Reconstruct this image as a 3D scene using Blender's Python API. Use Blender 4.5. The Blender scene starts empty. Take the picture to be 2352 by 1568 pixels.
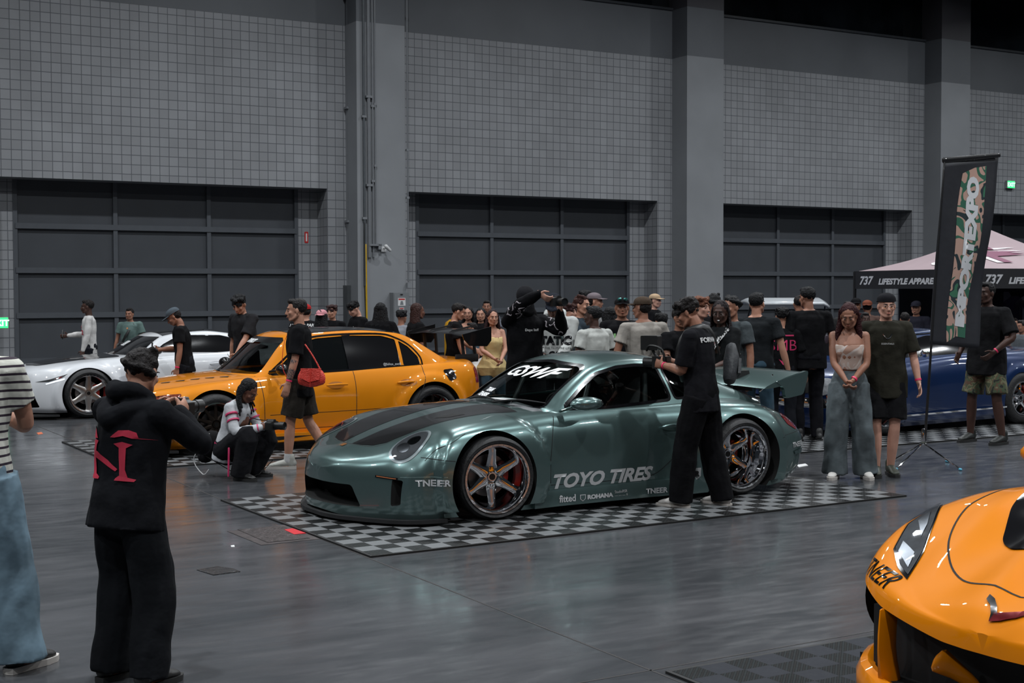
import bpy, bmesh, math, random
import numpy as np
from mathutils import Vector, Matrix, noise as mnoise
from mathutils.bvhtree import BVHTree
random.seed(7)
PI = math.pi
SC = bpy.context.scene
COL = SC.collection
# ---------------------------------------------------------------- camera
FPX, CX, CY, CH = 3155.0, 1176.0, 784.0, 1.78
_p, _r = math.radians(2.136), math.radians(.157)
_cp, _sp, _cr, _sr = math.cos(_p), math.sin(_p), math.cos(_r), math.sin(_r)
RC = np.array([[1, 0, 0], [0, _cp, _sp], [0, -_sp, _cp]]) @ np.array([[_cr, -_sr, 0], [_sr, _cr, 0], [0, 0, 1]])
def lev(v): return Vector((v[0], v[2], -v[1]))
cam = bpy.data.cameras.new('camera'); cam.sensor_width = 36; cam.lens = FPX / 2352 * 36
cam.clip_end = 200; cam.dof.use_dof = True; cam.dof.focus_distance = 8.6; cam.dof.aperture_fstop = 13.0
camo = bpy.data.objects.new('camera', cam); COL.objects.link(camo)
_R = lev(RC @ [1, 0, 0]); _U = -lev(RC @ [0, 1, 0]); _B = -lev(RC @ [0, 0, 1])
_m = Matrix(((_R.x, _U.x, _B.x, 0), (_R.y, _U.y, _B.y, 0), (_R.z, _U.z, _B.z, CH), (0, 0, 0, 1)))
camo.matrix_world = _m; SC.camera = camo
def ray(x, y):
    r = RC @ np.array([(x - CX) / FPX, (y - CY) / FPX, 1]); return Vector((r[0], r[2], -r[1]))
def onfloor(x, y, z=0.0):
    r = ray(x, y); return Vector((0, 0, CH)) + r * ((z - CH) / r.z)
def atY(x, y, Y):
    r = ray(x, y); return Vector((0, 0, CH)) + r * (Y / r.y)
# ---------------------------------------------------------------- world, lamps, exposure
SC.view_settings.view_transform = 'Standard'; SC.view_settings.look = 'None'
SC.view_settings.exposure = 0.2; SC.view_settings.gamma = 1.0; SC.view_settings.use_curve_mapping = False
SC.cycles.use_denoising = True
SC.cycles.max_bounces = 6; SC.cycles.diffuse_bounces = 3; SC.cycles.glossy_bounces = 4; SC.cycles.transparent_max_bounces = 12
SC.cycles.caustics_reflective = False; SC.cycles.caustics_refractive = False
SC.cycles.sample_clamp_indirect = 6
W = bpy.data.worlds.new('world'); SC.world = W; W.use_nodes = True
W.node_tree.nodes['Background'].inputs[0].default_value = (.55, .68, .8, 1)
W.node_tree.nodes['Background'].inputs[1].default_value = .025
YW = math.radians(30.09)
def wp(u, v, z=0.0):       # hall frame: u along the long wall, v away from the camera
    return Vector((u * math.cos(YW) - v * math.sin(YW), u * math.sin(YW) + v * math.cos(YW), z))
LAMP_W = 430.0
def lamp(u, v, z, r, w, col=(.93, .97, 1.0)):
    l = bpy.data.lights.new('high_bay_lamp', 'AREA'); l.shape = 'DISK'; l.size = r * 2; l.energy = w; l.color = col
    l.spread = math.radians(150)
    o = bpy.data.objects.new('high_bay_lamp', l); o.location = wp(u, v, z); COL.objects.link(o); return o
for i in range(6):
    for j in range(4):
        lamp(-10 + 9.3 * i + (j % 2) * 2.0, -3 + 8.4 * j, 12.2, .24, LAMP_W)
# ---------------------------------------------------------------- materials
MATS = {}
def nd(nt, t, **k):
    n = nt.nodes.new(t)
    for a, b in k.items(): setattr(n, a, b)
    return n
def mat(name, col=(.5, .5, .5), rough=.5, metal=0.0, coat=0.0, spec=.5, var=.12, scale=6.0, bump=0.0, bscale=30.0,
        emit=None, es=1.0, trans=0.0, sheen=0.0, alpha=1.0, crough=.03, ior=1.45):
    if name in MATS: return MATS[name]
    m = bpy.data.materials.new(name); m.use_nodes = True; nt = m.node_tree; P = nt.nodes['Principled BSDF']
    P.inputs['Roughness'].default_value = rough; P.inputs['Metallic'].default_value = metal
    P.inputs['Coat Weight'].default_value = coat; P.inputs['Coat Roughness'].default_value = crough
    P.inputs['Specular IOR Level'].default_value = spec; P.inputs['Transmission Weight'].default_value = trans
    P.inputs['Sheen Weight'].default_value = sheen; P.inputs['Alpha'].default_value = alpha; P.inputs['IOR'].default_value = ior
    P.inputs['Base Color'].default_value = (*col, 1)
    tc = nd(nt, 'ShaderNodeTexCoord')
    if var:
        n = nd(nt, 'ShaderNodeTexNoise'); n.inputs['Scale'].default_value = scale; n.inputs['Detail'].default_value = 5
        nt.links.new(tc.outputs['Object'], n.inputs['Vector'])
        r = nd(nt, 'ShaderNodeMapRange'); r.inputs[1].default_value = .3; r.inputs[2].default_value = .7
        r.inputs[3].default_value = 1 - var; r.inputs[4].default_value = 1 + var
        nt.links.new(n.outputs['Fac'], r.inputs[0])
        x = nd(nt, 'ShaderNodeMix', data_type='RGBA', blend_type='MULTIPLY'); x.inputs[0].default_value = 1
        x.inputs[6].default_value = (*col, 1); nt.links.new(r.outputs[0], x.inputs[7]); nt.links.new(x.outputs[2], P.inputs['Base Color'])
    if bump:
        n = nd(nt, 'ShaderNodeTexNoise'); n.inputs['Scale'].default_value = bscale; n.inputs['Detail'].default_value = 3
        nt.links.new(tc.outputs['Object'], n.inputs['Vector'])
        b = nd(nt, 'ShaderNodeBump'); b.inputs['Strength'].default_value = bump; b.inputs['Distance'].default_value = .02
        nt.links.new(n.outputs['Fac'], b.inputs['Height']); nt.links.new(b.outputs[0], P.inputs['Normal'])
    if emit: P.inputs['Emission Color'].default_value = (*emit, 1); P.inputs['Emission Strength'].default_value = es
    MATS[name] = m; return m
def cloth(name, col, var=.18, rough=.9): return mat(name, col, rough, 0, var=var, scale=5, bump=.6, bscale=9, spec=.12)
def skin(name, col): return mat(name, col, .5, var=.08, scale=12, spec=.4)
def glassm(name, tint, opac, rough=.02):
    # thin tinted glass: transparent tint plus a clear reflection
    if name in MATS: return MATS[name]
    m = bpy.data.materials.new(name); m.use_nodes = True; nt = m.node_tree; nt.nodes.clear()
    out = nd(nt, 'ShaderNodeOutputMaterial'); tr = nd(nt, 'ShaderNodeBsdfTransparent'); tr.inputs[0].default_value = (*tint, 1)
    gl = nd(nt, 'ShaderNodeBsdfGlossy'); gl.inputs['Roughness'].default_value = rough
    lw = nd(nt, 'ShaderNodeLayerWeight'); lw.inputs[0].default_value = .5; pw = nd(nt, 'ShaderNodeMath', operation='POWER'); pw.inputs[1].default_value = 4; nt.links.new(lw.outputs['Facing'], pw.inputs[0])
    fr = nd(nt, 'ShaderNodeMath', operation='MULTIPLY_ADD'); fr.inputs[1].default_value = .75; fr.inputs[2].default_value = .05; nt.links.new(pw.outputs[0], fr.inputs[0])
    df = nd(nt, 'ShaderNodeBsdfDiffuse'); df.inputs[0].default_value = (.01, .012, .013, 1)
    m1 = nd(nt, 'ShaderNodeMixShader'); m1.inputs[0].default_value = opac
    nt.links.new(tr.outputs[0], m1.inputs[1]); nt.links.new(df.outputs[0], m1.inputs[2])
    m2 = nd(nt, 'ShaderNodeMixShader'); nt.links.new(fr.outputs[0], m2.inputs[0]); nt.links.new(m1.outputs[0], m2.inputs[1]); nt.links.new(gl.outputs[0], m2.inputs[2])
    nt.links.new(m2.outputs[0], out.inputs[0]); MATS[name] = m; return m
# ---------------------------------------------------------------- object helpers
def link(name, me, m=None, parent=None, label=None):
    o = bpy.data.objects.new(name, me); COL.objects.link(o)
    if m is not None:
        for k in (m if isinstance(m, (list, tuple)) else [m]): me.materials.append(k)
    if parent is not None: o.parent = parent
    if label: o['label'] = label
    return o
def pydata(name, vs, fs, m=None, parent=None, smooth=True, label=None, mi=None):
    me = bpy.data.meshes.new(name); me.from_pydata([tuple(v) for v in vs], [], fs)
    if smooth: me.shade_smooth()
    if mi is not None: me.polygons.foreach_set('material_index', mi)
    me.update(); return link(name, me, m, parent, label)
def tag(o, label=None, cat=None, group=None, kind=None):
    if label: o['label'] = label
    if cat: o['category'] = cat
    if group: o['group'] = group
    if kind: o['kind'] = kind
    return o
def empty(name, loc=(0, 0, 0), rz=0.0, label=None, cat=None, group=None):
    o = bpy.data.objects.new(name, None); COL.objects.link(o); o.empty_display_size = .1
    o.location = loc; o.rotation_euler = (0, 0, rz); return tag(o, label, cat, group)
class G:            # geometry collector
    def __init__(s): s.v = []; s.f = []; s.m = []
    def add(s, vs, fs, mi=0):
        n = len(s.v); s.v += [tuple(v) for v in vs]; s.f += [tuple(i + n for i in f) for f in fs]; s.m += [mi] * len(fs); return s
    def box(s, x0, x1, y0, y1, z0, z1, mi=0, M=None):
        vs = [Vector((x, y, z)) for z in (z0, z1) for y in (y0, y1) for x in (x0, x1)]
        if M is not None: vs = [M @ v for v in vs]
        return s.add(vs, [(0, 2, 3, 1), (4, 5, 7, 6), (0, 1, 5, 4), (2, 6, 7, 3), (0, 4, 6, 2), (1, 3, 7, 5)], mi)
    def chain(s, pts, rad, lat=None, n=10, sub=3, mi=0, caps=True):
        # smooth tapered tube along pts; rad: float or (lateral, depth); lat: lateral direction
        P = [Vector(p) for p in pts]; Rr = [(r, r) if not isinstance(r, (tuple, list)) else r for r in rad]
        PP, RR = [], []
        for i in range(len(P) - 1):
            a = P[max(i - 1, 0)]; b = P[i]; c = P[i + 1]; d = P[min(i + 2, len(P) - 1)]
            for k in range(sub):
                t = k / sub; t2, t3 = t * t, t * t * t
                PP.append(.5 * ((2 * b) + (c - a) * t + (2 * a - 5 * b + 4 * c - d) * t2 + (3 * b - a - 3 * c + d) * t3))
                w = t * t * (3 - 2 * t); RR.append((Rr[i][0] * (1 - w) + Rr[i + 1][0] * w, Rr[i][1] * (1 - w) + Rr[i + 1][1] * w))
        PP.append(P[-1]); RR.append(Rr[-1])
        T = []
        for i in range(len(PP)):
            t = PP[min(i + 1, len(PP) - 1)] - PP[max(i - 1, 0)]; T.append(t.normalized() if t.length > 1e-9 else Vector((0, 0, 1)))
        X = Vector(lat) if lat is not None else (Vector((1, 0, 0)) if abs(T[0].x) < .9 else Vector((0, 1, 0)))
        vs = []; rings = []
        def ring(c, t, ra, rb):
            nonlocal X
            X = (X - t * X.dot(t)); X = X.normalized() if X.length > 1e-6 else t.orthogonal().normalized(); Y = t.cross(X)
            rings.append(len(vs))
            for k in range(n):
                a = 2 * PI * k / n; vs.append(c + X * (ra * math.cos(a)) + Y * (rb * math.sin(a)))
        if caps:
            e = min(RR[0]); 
            for q in (.97, .6): ring(PP[0] - T[0] * e * q, T[0], RR[0][0] * math.sqrt(1 - q * q), RR[0][1] * math.sqrt(1 - q * q))
        for c, t, r in zip(PP, T, RR): ring(c, t, r[0], r[1])
        if caps:
            e = min(RR[-1])
            for q in (.6, .97): ring(PP[-1] + T[-1] * e * q, T[-1], RR[-1][0] * math.sqrt(1 - q * q), RR[-1][1] * math.sqrt(1 - q * q))
        fs = []
        for a, b in zip(rings, rings[1:]):
            for k in range(n): k2 = (k + 1) % n; fs.append((a + k, a + k2, b + k2, b + k))
        fs.append(tuple(range(n))[::-1]); fs.append(tuple(rings[-1] + k for k in range(n)))
        return s.add(vs, fs, mi)
    def ell(s, c, r, M=None, n=12, mi=0):
        c = Vector(c); vs = []; fs = []; h = n // 2
        vs.append(Vector((0, 0, -1)))
        for i in range(1, h):
            a = PI * i / h - PI / 2
            for k in range(n): b = 2 * PI * k / n; vs.append(Vector((math.cos(a) * math.cos(b), math.cos(a) * math.sin(b), math.sin(a))))
        vs.append(Vector((0, 0, 1))); L = len(vs) - 1
        for k in range(n): k2 = (k + 1) % n; fs.append((0, 1 + k2, 1 + k)); fs.append((L, L - n + k, L - n + k2))
        for i in range(h - 2):
            for k in range(n): k2 = (k + 1) % n; a = 1 + i * n; fs.append((a + k, a + k2, a + n + k2, a + n + k))
        o = []
        for v in vs:
            v = Vector((v.x * r[0], v.y * r[1], v.z * r[2]))
            if M is not None: v = M @ v
            o.append(v + c)
        return s.add(o, fs, mi)
    def lathe(s, prof, c=(0, 0, 0), axis='y', n=40, mi=0, closed=True):
        # prof: (radius, offset along axis)
        vs = []; m = len(prof)
        for k in range(n):
            a = 2 * PI * k / n
            for r, y in prof:
                p = (r * math.cos(a), y, r * math.sin(a)) if axis == 'y' else (r * math.cos(a), r * math.sin(a), y)
                vs.append((p[0] + c[0], p[1] + c[1], p[2] + c[2]))
        fs = []
        for k in range(n):
            k2 = (k + 1) % n
            for j in range(m - (0 if closed else 1)):
                j2 = (j + 1) % m; fs.append((k * m + j, k2 * m + j, k2 * m + j2, k * m + j2))
        return s.add(vs, fs, mi)
    def prism(s, pts, a, b, plane='xz', mi=0):
        # polygon in a plane, extruded from a to b along the missing axis
        def P(p, w): return (p[0], w, p[1]) if plane == 'xz' else ((w, p[0], p[1]) if plane == 'yz' else (p[0], p[1], w))
        n = len(pts); vs = [P(p, a) for p in pts] + [P(p, b) for p in pts]
        fs = [tuple(range(n)), tuple(range(2 * n - 1, n - 1, -1))] + [(i, n + i, n + (i + 1) % n, (i + 1) % n) for i in range(n)]
        return s.add(vs, fs, mi)
    def xf(s, M): s.v = [tuple(M @ Vector(v)) for v in s.v]; return s
    def obj(s, name, m=None, parent=None, smooth=True, label=None, fixn=True):
        me = bpy.data.meshes.new(name); me.from_pydata(s.v, [], s.f)
        me.polygons.foreach_set('material_index', s.m)
        if fixn:
            bm = bmesh.new(); bm.from_mesh(me); bmesh.ops.recalc_face_normals(bm, faces=bm.faces[:]); bm.to_mesh(me); bm.free()
        if smooth: me.shade_smooth(); me.set_sharp_from_angle(angle=math.radians(38))
        me.update(); return link(name, me, m, parent, label)
def bake(o, mods):
    """apply a list of (type, settings) as modifiers and keep the result"""
    for t, k in mods:
        md = o.modifiers.new(t, t)
        for a, b in k.items(): setattr(md, a, b)
    dg = bpy.context.evaluated_depsgraph_get(); dg.update()
    me = bpy.data.meshes.new_from_object(o.evaluated_get(dg)); old = o.data; o.modifiers.clear(); o.data = me
    bpy.data.meshes.remove(old); return o
def remesh(o, vox, smooth=4, fac=.5):
    bake(o, [('REMESH', dict(mode='VOXEL', voxel_size=vox, adaptivity=0)), ('SMOOTH', dict(factor=fac, iterations=smooth))])
    o.data.shade_smooth(); return o
def catmull(pts, sub=6, closed=True):
    n = len(pts); out = []
    P = [Vector(p) for p in pts]
    for i in range(n if closed else n - 1):
        a, b, c, d = (P[(i - 1) % n], P[i], P[(i + 1) % n], P[(i + 2) % n]) if closed else (P[max(i - 1, 0)], P[i], P[i + 1], P[min(i + 2, n - 1)])
        for k in range(sub):
            t = k / sub; out.append(.5 * ((2 * b) + (c - a) * t + (2 * a - 5 * b + 4 * c - d) * t * t + (3 * b - a - 3 * c + d) * t ** 3))
    if not closed: out.append(P[-1])
    return out
def rounded(pts, r=.03, n=4):
    """polygon with rounded corners"""
    out = []; N = len(pts)
    for i in range(N):
        p = Vector(pts[i]); a = Vector(pts[i - 1]); b = Vector(pts[(i + 1) % N])
        da = (a - p); db = (b - p); q = min(r, da.length * .45, db.length * .45); s = p + da.normalized() * q; e = p + db.normalized() * q
        for k in range(n + 1): t = k / n; out.append(s * (1 - t) ** 2 + p * 2 * t * (1 - t) + e * t * t)
    return out
def hermite(xs, ys):
    """monotone cubic interpolation of a table"""
    xs = np.array(xs, float); ys = np.array(ys, float); h = np.diff(xs); d = np.diff(ys) / h; m = np.zeros_like(ys)
    m[0], m[-1] = d[0], d[-1]
    for i in range(1, len(xs) - 1):
        if d[i - 1] * d[i] > 0:
            w1, w2 = 2 * h[i] + h[i - 1], h[i] + 2 * h[i - 1]; m[i] = (w1 + w2) / (w1 / d[i - 1] + w2 / d[i])
    def f(x):
        x = min(max(x, xs[0]), xs[-1]); i = int(min(max(np.searchsorted(xs, x) - 1, 0), len(xs) - 2)); t = (x - xs[i]) / h[i]
        return ((1 + 2 * t) * (1 - t) ** 2 * ys[i] + t * (1 - t) ** 2 * h[i] * m[i] + t * t * (3 - 2 * t) * ys[i + 1] + t * t * (t - 1) * h[i] * m[i + 1])
    return f
def textmesh(s, size=1.0, shear=0.0, bold=0.0, spacing=1.0, wide=1.0, align='LEFT'):
    """flat letters as (verts2d, faces), baseline at y=0"""
    cu = bpy.data.curves.new('t', 'FONT'); cu.body = s; cu.size = size; cu.shear = shear; cu.offset = bold; cu.space_character = spacing
    cu.align_x = align; cu.resolution_u = 3
    o = bpy.data.objects.new('t', cu); COL.objects.link(o); dg = bpy.context.evaluated_depsgraph_get(); dg.update()
    me = bpy.data.meshes.new_from_object(o.evaluated_get(dg)); v = [(p.co.x * wide, p.co.y) for p in me.vertices]; f = [tuple(p.vertices) for p in me.polygons]
    bpy.data.objects.remove(o); bpy.data.curves.remove(cu); bpy.data.meshes.remove(me); return v, f
def flat_text(name, s, size, M, m, parent=None, depth=0.0, **k):
    """letters laid in the local xz plane of M, facing -y"""
    v, f = textmesh(s, size, **k)
    return pydata(name, [M @ Vector((x, -depth, y)) for x, y in v], f, m, parent, smooth=False)
def wrap(name, v2, f2, fn, m, parent, cell=.04, off=.002, label=None):
    """lay a flat 2-D mesh on a surface; fn(a,b) -> (point, normal) or None"""
    bm = bmesh.new(); vs = [bm.verts.new((p[0], p[1], 0)) for p in v2]
    for f in f2:
        try: bm.faces.new([vs[i] for i in f])
        except ValueError: pass
    bmesh.ops.triangulate(bm, faces=bm.faces[:])
    for ax in (0, 1):
        lo = min(p[ax] for p in v2); hi = max(p[ax] for p in v2); k = math.ceil(lo / cell)
        while k * cell < hi:
            co = [0, 0, 0]; no = [0, 0, 0]; co[ax] = k * cell + 1e-5; no[ax] = 1
            bmesh.ops.bisect_plane(bm, geom=bm.verts[:] + bm.edges[:] + bm.faces[:], plane_co=co, plane_no=no); k += 1
    bad = []
    for v in bm.verts:
        r = fn(v.co.x, v.co.y)
        if r is None: bad.append(v)
        else: v.co = r[0] + r[1] * off
    if bad: bmesh.ops.delete(bm, geom=bad, context='VERTS')
    me = bpy.data.meshes.new(name); bm.to_mesh(me); bm.free(); me.shade_smooth(); return link(name, me, m, parent, label)
def boolean(o, cutters, op='DIFFERENCE'):
    obs = []
    mods = []
    for c in cutters:
        mods.append(('BOOLEAN', dict(operation=op, solver='EXACT', object=c, material_mode='TRANSFER', use_hole_tolerant=True)))
    bake(o, mods)
    for c in cutters: bpy.data.objects.remove(c)
    return o
def shelf(o):      # a structure piece
    o['kind'] = 'structure'; return o
# ================================================================ the hall
def wallmat(name, col, grid=True):
    m = bpy.data.materials.new(name); m.use_nodes = True; nt = m.node_tree; P = nt.nodes['Principled BSDF']; L = nt.links.new
    P.inputs['Roughness'].default_value = .55; tc = nd(nt, 'ShaderNodeTexCoord')
    n = nd(nt, 'ShaderNodeTexNoise'); n.inputs['Scale'].default_value = .7; n.inputs['Detail'].default_value = 6; L(tc.outputs['Object'], n.inputs['Vector'])
    r = nd(nt, 'ShaderNodeMapRange'); r.inputs[1].default_value = .3; r.inputs[2].default_value = .7; r.inputs[3].default_value = .9; r.inputs[4].default_value = 1.1; L(n.outputs['Fac'], r.inputs[0])
    x = nd(nt, 'ShaderNodeMix', data_type='RGBA', blend_type='MULTIPLY'); x.inputs[0].default_value = 1; x.inputs[6].default_value = (*col, 1); L(r.outputs[0], x.inputs[7])
    c = x.outputs[2]
    if grid:
        mp = nd(nt, 'ShaderNodeMapping'); mp.inputs['Rotation'].default_value = (PI / 2, 0, 0); L(tc.outputs['Object'], mp.inputs[0])
        sx = nd(nt, 'ShaderNodeSeparateXYZ'); L(tc.outputs['Object'], sx.inputs[0])
        cb = nd(nt, 'ShaderNodeCombineXYZ')
        ad = nd(nt, 'ShaderNodeMath', operation='ADD'); L(sx.outputs[0], ad.inputs[0]); L(sx.outputs[1], ad.inputs[1])
        L(ad.outputs[0], cb.inputs[0]); L(sx.outputs[2], cb.inputs[1])
        b = nd(nt, 'ShaderNodeTexBrick', offset=0.0, squash=1.0); L(cb.outputs[0], b.inputs['Vector'])
        b.inputs['Scale'].default_value = 1; b.inputs['Brick Width'].default_value = .2032; b.inputs['Row Height'].default_value = .2032
        b.inputs['Mortar Size'].default_value = .009; b.inputs['Mortar Smooth'].default_value = .3
        b.inputs['Color1'].default_value = (.92, .92, .92, 1); b.inputs['Color2'].default_value = (1.06, 1.06, 1.06, 1); b.inputs['Mortar'].default_value = (.42, .43, .46, 1)
        x2 = nd(nt, 'ShaderNodeMix', data_type='RGBA', blend_type='MULTIPLY'); x2.inputs[0].default_value = 1; L(c, x2.inputs[6]); L(b.outputs['Color'], x2.inputs[7]); c = x2.outputs[2]
        bp = nd(nt, 'ShaderNodeBump'); bp.inputs['Strength'].default_value = .6; bp.inputs['Distance'].default_value = .01; bp.invert = True
        L(b.outputs['Fac'], bp.inputs['Height']); L(bp.outputs[0], P.inputs['Normal'])
    L(c, P.inputs['Base Color']); return m
WV, WT, WH, WB = 29.465, 7.865, 4.12, 9.13       # wall distance, top of block, door head, band top
HALL = Matrix.Rotation(YW, 4, 'Z')
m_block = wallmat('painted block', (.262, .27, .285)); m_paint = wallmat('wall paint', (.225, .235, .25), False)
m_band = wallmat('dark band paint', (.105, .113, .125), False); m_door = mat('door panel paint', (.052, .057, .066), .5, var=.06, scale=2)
m_rail = mat('door rail paint', (.075, .082, .094), .45, var=.05); m_jamb = m_block
def hall(o): o.matrix_world = HALL @ o.matrix_world; o['kind'] = 'structure'; return o
P0, PW, PD = 12.65, 1.25, .65       # first pillar, width, depth
PER = 9.33
# floor
def floormat():
    m = bpy.data.materials.new('polished concrete'); m.use_nodes = True; nt = m.node_tree; P = nt.nodes['Principled BSDF']; L = nt.links.new
    tc = nd(nt, 'ShaderNodeTexCoord'); mp = nd(nt, 'ShaderNodeMapping'); mp.inputs['Scale'].default_value = (.5, 1.6, 1); L(tc.outputs['Object'], mp.inputs[0])
    n = nd(nt, 'ShaderNodeTexNoise'); n.inputs['Scale'].default_value = 1.3; n.inputs['Detail'].default_value = 9; n.inputs['Roughness'].default_value = .62; n.inputs['Distortion'].default_value = .6; L(mp.outputs[0], n.inputs['Vector'])
    cr = nd(nt, 'ShaderNodeValToRGB'); cr.color_ramp.elements[0].position = .3; cr.color_ramp.elements[0].color = (.032, .035, .039, 1)
    cr.color_ramp.elements[1].position = .72; cr.color_ramp.elements[1].color = (.085, .086, .092, 1); L(n.outputs['Fac'], cr.inputs[0]); L(cr.outputs[0], P.inputs['Base Color'])
    n2 = nd(nt, 'ShaderNodeTexNoise'); n2.inputs['Scale'].default_value = 7; n2.inputs['Detail'].default_value = 6; L(mp.outputs[0], n2.inputs['Vector'])
    r = nd(nt, 'ShaderNodeMapRange'); r.inputs[1].default_value = .3; r.inputs[2].default_value = .7; r.inputs[3].default_value = .1; r.inputs[4].default_value = .26; L(n2.outputs['Fac'], r.inputs[0]); L(r.outputs[0], P.inputs['Roughness'])
    P.inputs['Specular IOR Level'].default_value = .9
    b = nd(nt, 'ShaderNodeBump'); b.inputs['Strength'].default_value = .03; b.inputs['Distance'].default_value = .02; L(n.outputs['Fac'], b.inputs['Height']); L(b.outputs[0], P.inputs['Normal'])
    return m
hall(G().box(-30, 55, -12, WV + .7, -.3, 0).obj('floor', floormat(), smooth=False))
hall(G().box(-30, 55, -12, WV + .8, 14, 14.2).obj('ceiling', mat('dark ceiling', (.02, .021, .024), .9), smooth=False))
m_joint = mat('joint filler', (.022, .02, .02), .7)
def joint(a, b, w=.012, name='trim_1'):
    a, b = Vector(a), Vector(b); t = (b - a).normalized(); s = Vector((-t.y, t.x, 0)) * w / 2
    q = [a - s, b - s, b + s, a + s]; return shelf(pydata(name, [(p.x, p.y, .0012) for p in q], [(0, 1, 2, 3)], m_joint, smooth=False))
p1, p2 = onfloor(869, 1290), onfloor(1530, 1553); d = (p2 - p1).normalized()
joint(p1 - d * 12, p1 + d * 8); q = onfloor(1500, 1538); e = Vector((-d.y, d.x, 0)); joint(q - e * 14, q + e * 10, name='trim_2')
joint(p1 - d * 9 - e * 25, p1 - d * 9 + e * 12, name='trim_3')
# wall: everything above the door heads plus the piers between the openings
G_ = G(); m_ = G()
opens = [(4.88 + PER * k, 12.18 + PER * k) for k in range(-3, 4)]
g = G(); g.box(-30, 55, WV, WV + .6, WH, WT)
edges = [-30] + [x for o_ in opens for x in o_] + [55]
for a, b in zip(edges[0::2], edges[1::2]): g.box(a, b, WV, WV + .6, 0, WH)
hall(g.obj('wall_back', m_block, smooth=False))
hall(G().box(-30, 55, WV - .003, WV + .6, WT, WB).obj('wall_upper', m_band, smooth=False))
# overhead glazing above the band, behind a dark sill
m_darkglass = mat('dark clerestory glass', (.006, .008, .01), .08, var=.6, scale=1.3, bump=.1, bscale=2)
for k in range(-2, 5):
    u0 = P0 + PER * k
    hall(G().box(u0 - PER + PW, u0, WV + .12, WV + .16, WB + .05, 13.9).obj('window_%d' % (k + 3), m_darkglass, smooth=False))
hall(G().box(-30, 55, WV - .05, WV + .6, WB, WB + .06).obj('trim_4', mat('sill metal', (.03, .034, .04), .5), smooth=False))
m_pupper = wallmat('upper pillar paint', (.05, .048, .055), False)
for k in range(-3, 4):
    u0 = P0 + PER * k
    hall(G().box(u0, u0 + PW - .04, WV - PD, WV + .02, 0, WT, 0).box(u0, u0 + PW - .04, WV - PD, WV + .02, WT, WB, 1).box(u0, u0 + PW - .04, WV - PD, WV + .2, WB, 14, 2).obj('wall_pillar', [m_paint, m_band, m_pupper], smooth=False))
    # recess behind every opening: back wall and sectional door
    a, b = opens[k + 3]; d0, d1 = a + .56, b - .52; V = WV + .6
    hall(G().box(a - .3, d0, V, V + .15, 0, WH + .4).box(d1, b + .3, V, V + .15, 0, WH + .4).obj('wall_recess', m_block, smooth=False))
    door = empty('door_%d' % (k + 4)); door['kind'] = 'structure'; door.matrix_world = HALL
    G().box(d0, d1, V + .05, V + .12, 0, WH + .3).obj('door_panel', m_door, door, smooth=False)
    g = G()
    for z in (.29, 1.25, 2.2, 3.13): g.box(d0, d1, V - .03, V + .06, z - .03, z + .085)
    w = (d1 - d0) / 3
    for q in range(4): g.box(d0 + w * q - .045, d0 + w * q + .045, V - .012, V + .06, 0, WH + .3)
    g.obj('door_rail', m_rail, door, smooth=False)
# services on the first pillar
m_cond = mat('conduit paint', (.20, .21, .225), .4, var=.05); F = WV - PD
def ud(px, py, v): p = ray(px, py); n_ = wp(0, 1); t = v / p.dot(n_); q = Vector((0, 0, CH)) + p * t; return q.dot(wp(1, 0)), q.z
cond = empty('conduit', (0, 0, 0)); cond.matrix_world = HALL; tag(cond, 'grey vertical conduits running down the first pillar', 'pipe', 'pillar conduits')
def conduit(px, r, z0, z1, v=None, m=None, py=300):
    v = v or F; u, _ = ud(px, py, v - r); return u
cu_list = [(803, .055, 1.95, 13.5, WV - .12, 'grey vertical pipe on the shaded left side of the pillar'), (836, .03, 1.9, 13.5, F - .035, 'dark grey conduit nearest the corner of the pillar'),
           (847, .04, 2.55, 13.5, F - .045, 'thicker pale conduit in the middle of the pillar bundle'), (856, .022, 2.55, 13.5, F - .03, 'thin conduit just right of the thick one on the pillar'),
           (862, .02, 2.8, 13.5, F - .03, 'thin conduit with the highest clip on the pillar'), (936, .018, 2.0, 13.5, F - .02, 'slim conduit along the right edge of the pillar')]
bpy.data.objects.remove(cond)
for i, (px, r, z0, z1, v, lab) in enumerate(cu_list):
    u, _ = ud(px, 300, v); r0 = empty('conduit', (0, 0, 0)); r0.matrix_world = HALL @ Matrix.Translation((u, v, z0)); tag(r0, lab, 'pipe', 'pillar conduits')
    G().chain([(0, 0, 0), (0, 0, z1 - z0)], [r, r], n=12, sub=1).obj('pipe', m_cond if i != 1 else mat('dark conduit', (.09, .1, .11), .5), r0)
    for z in (1.4 + i * .1, 4.0 - i * .2, 6.5): G().box(-r * 1.8, r * 1.8, -r * 1.1, r * 1.1 + .03, z, z + .05).obj('clamp', m_cond, r0, smooth=False)
def onpillar(name, px, py, label, cat, v=F, group=None):
    u, z = ud(px, py, v); o = empty(name); o.matrix_world = HALL @ Matrix.Translation((u, v, z)); return tag(o, label, cat, group)
m_box = mat('cabinet grey', (.17, .18, .19), .45, var=.05); m_white = mat('white print', (.62, .62, .62), .5, var=.03); m_red = mat('warning red', (.45, .02, .02), .5, var=.03)
b = onpillar('electrical_cabinet', 913, 672, 'grey electrical cabinet with warning stickers at the foot of the pillar', 'electrical box')
G().box(-.2, .2, -.2, 0, -1.4, 0).obj('cabinet_body', m_box, b, smooth=False); G().box(-.185, .185, -.212, -.2, -1.38, -.02).obj('cabinet_door', m_box, b, smooth=False)
s = G().box(-.09, .1, -.216, -.213, -.3, -.12).obj('warning_sticker', m_white, b, smooth=False); G().box(-.075, .085, -.219, -.216, -.165, -.135).obj('red_heading', m_red, s, smooth=False)
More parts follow.
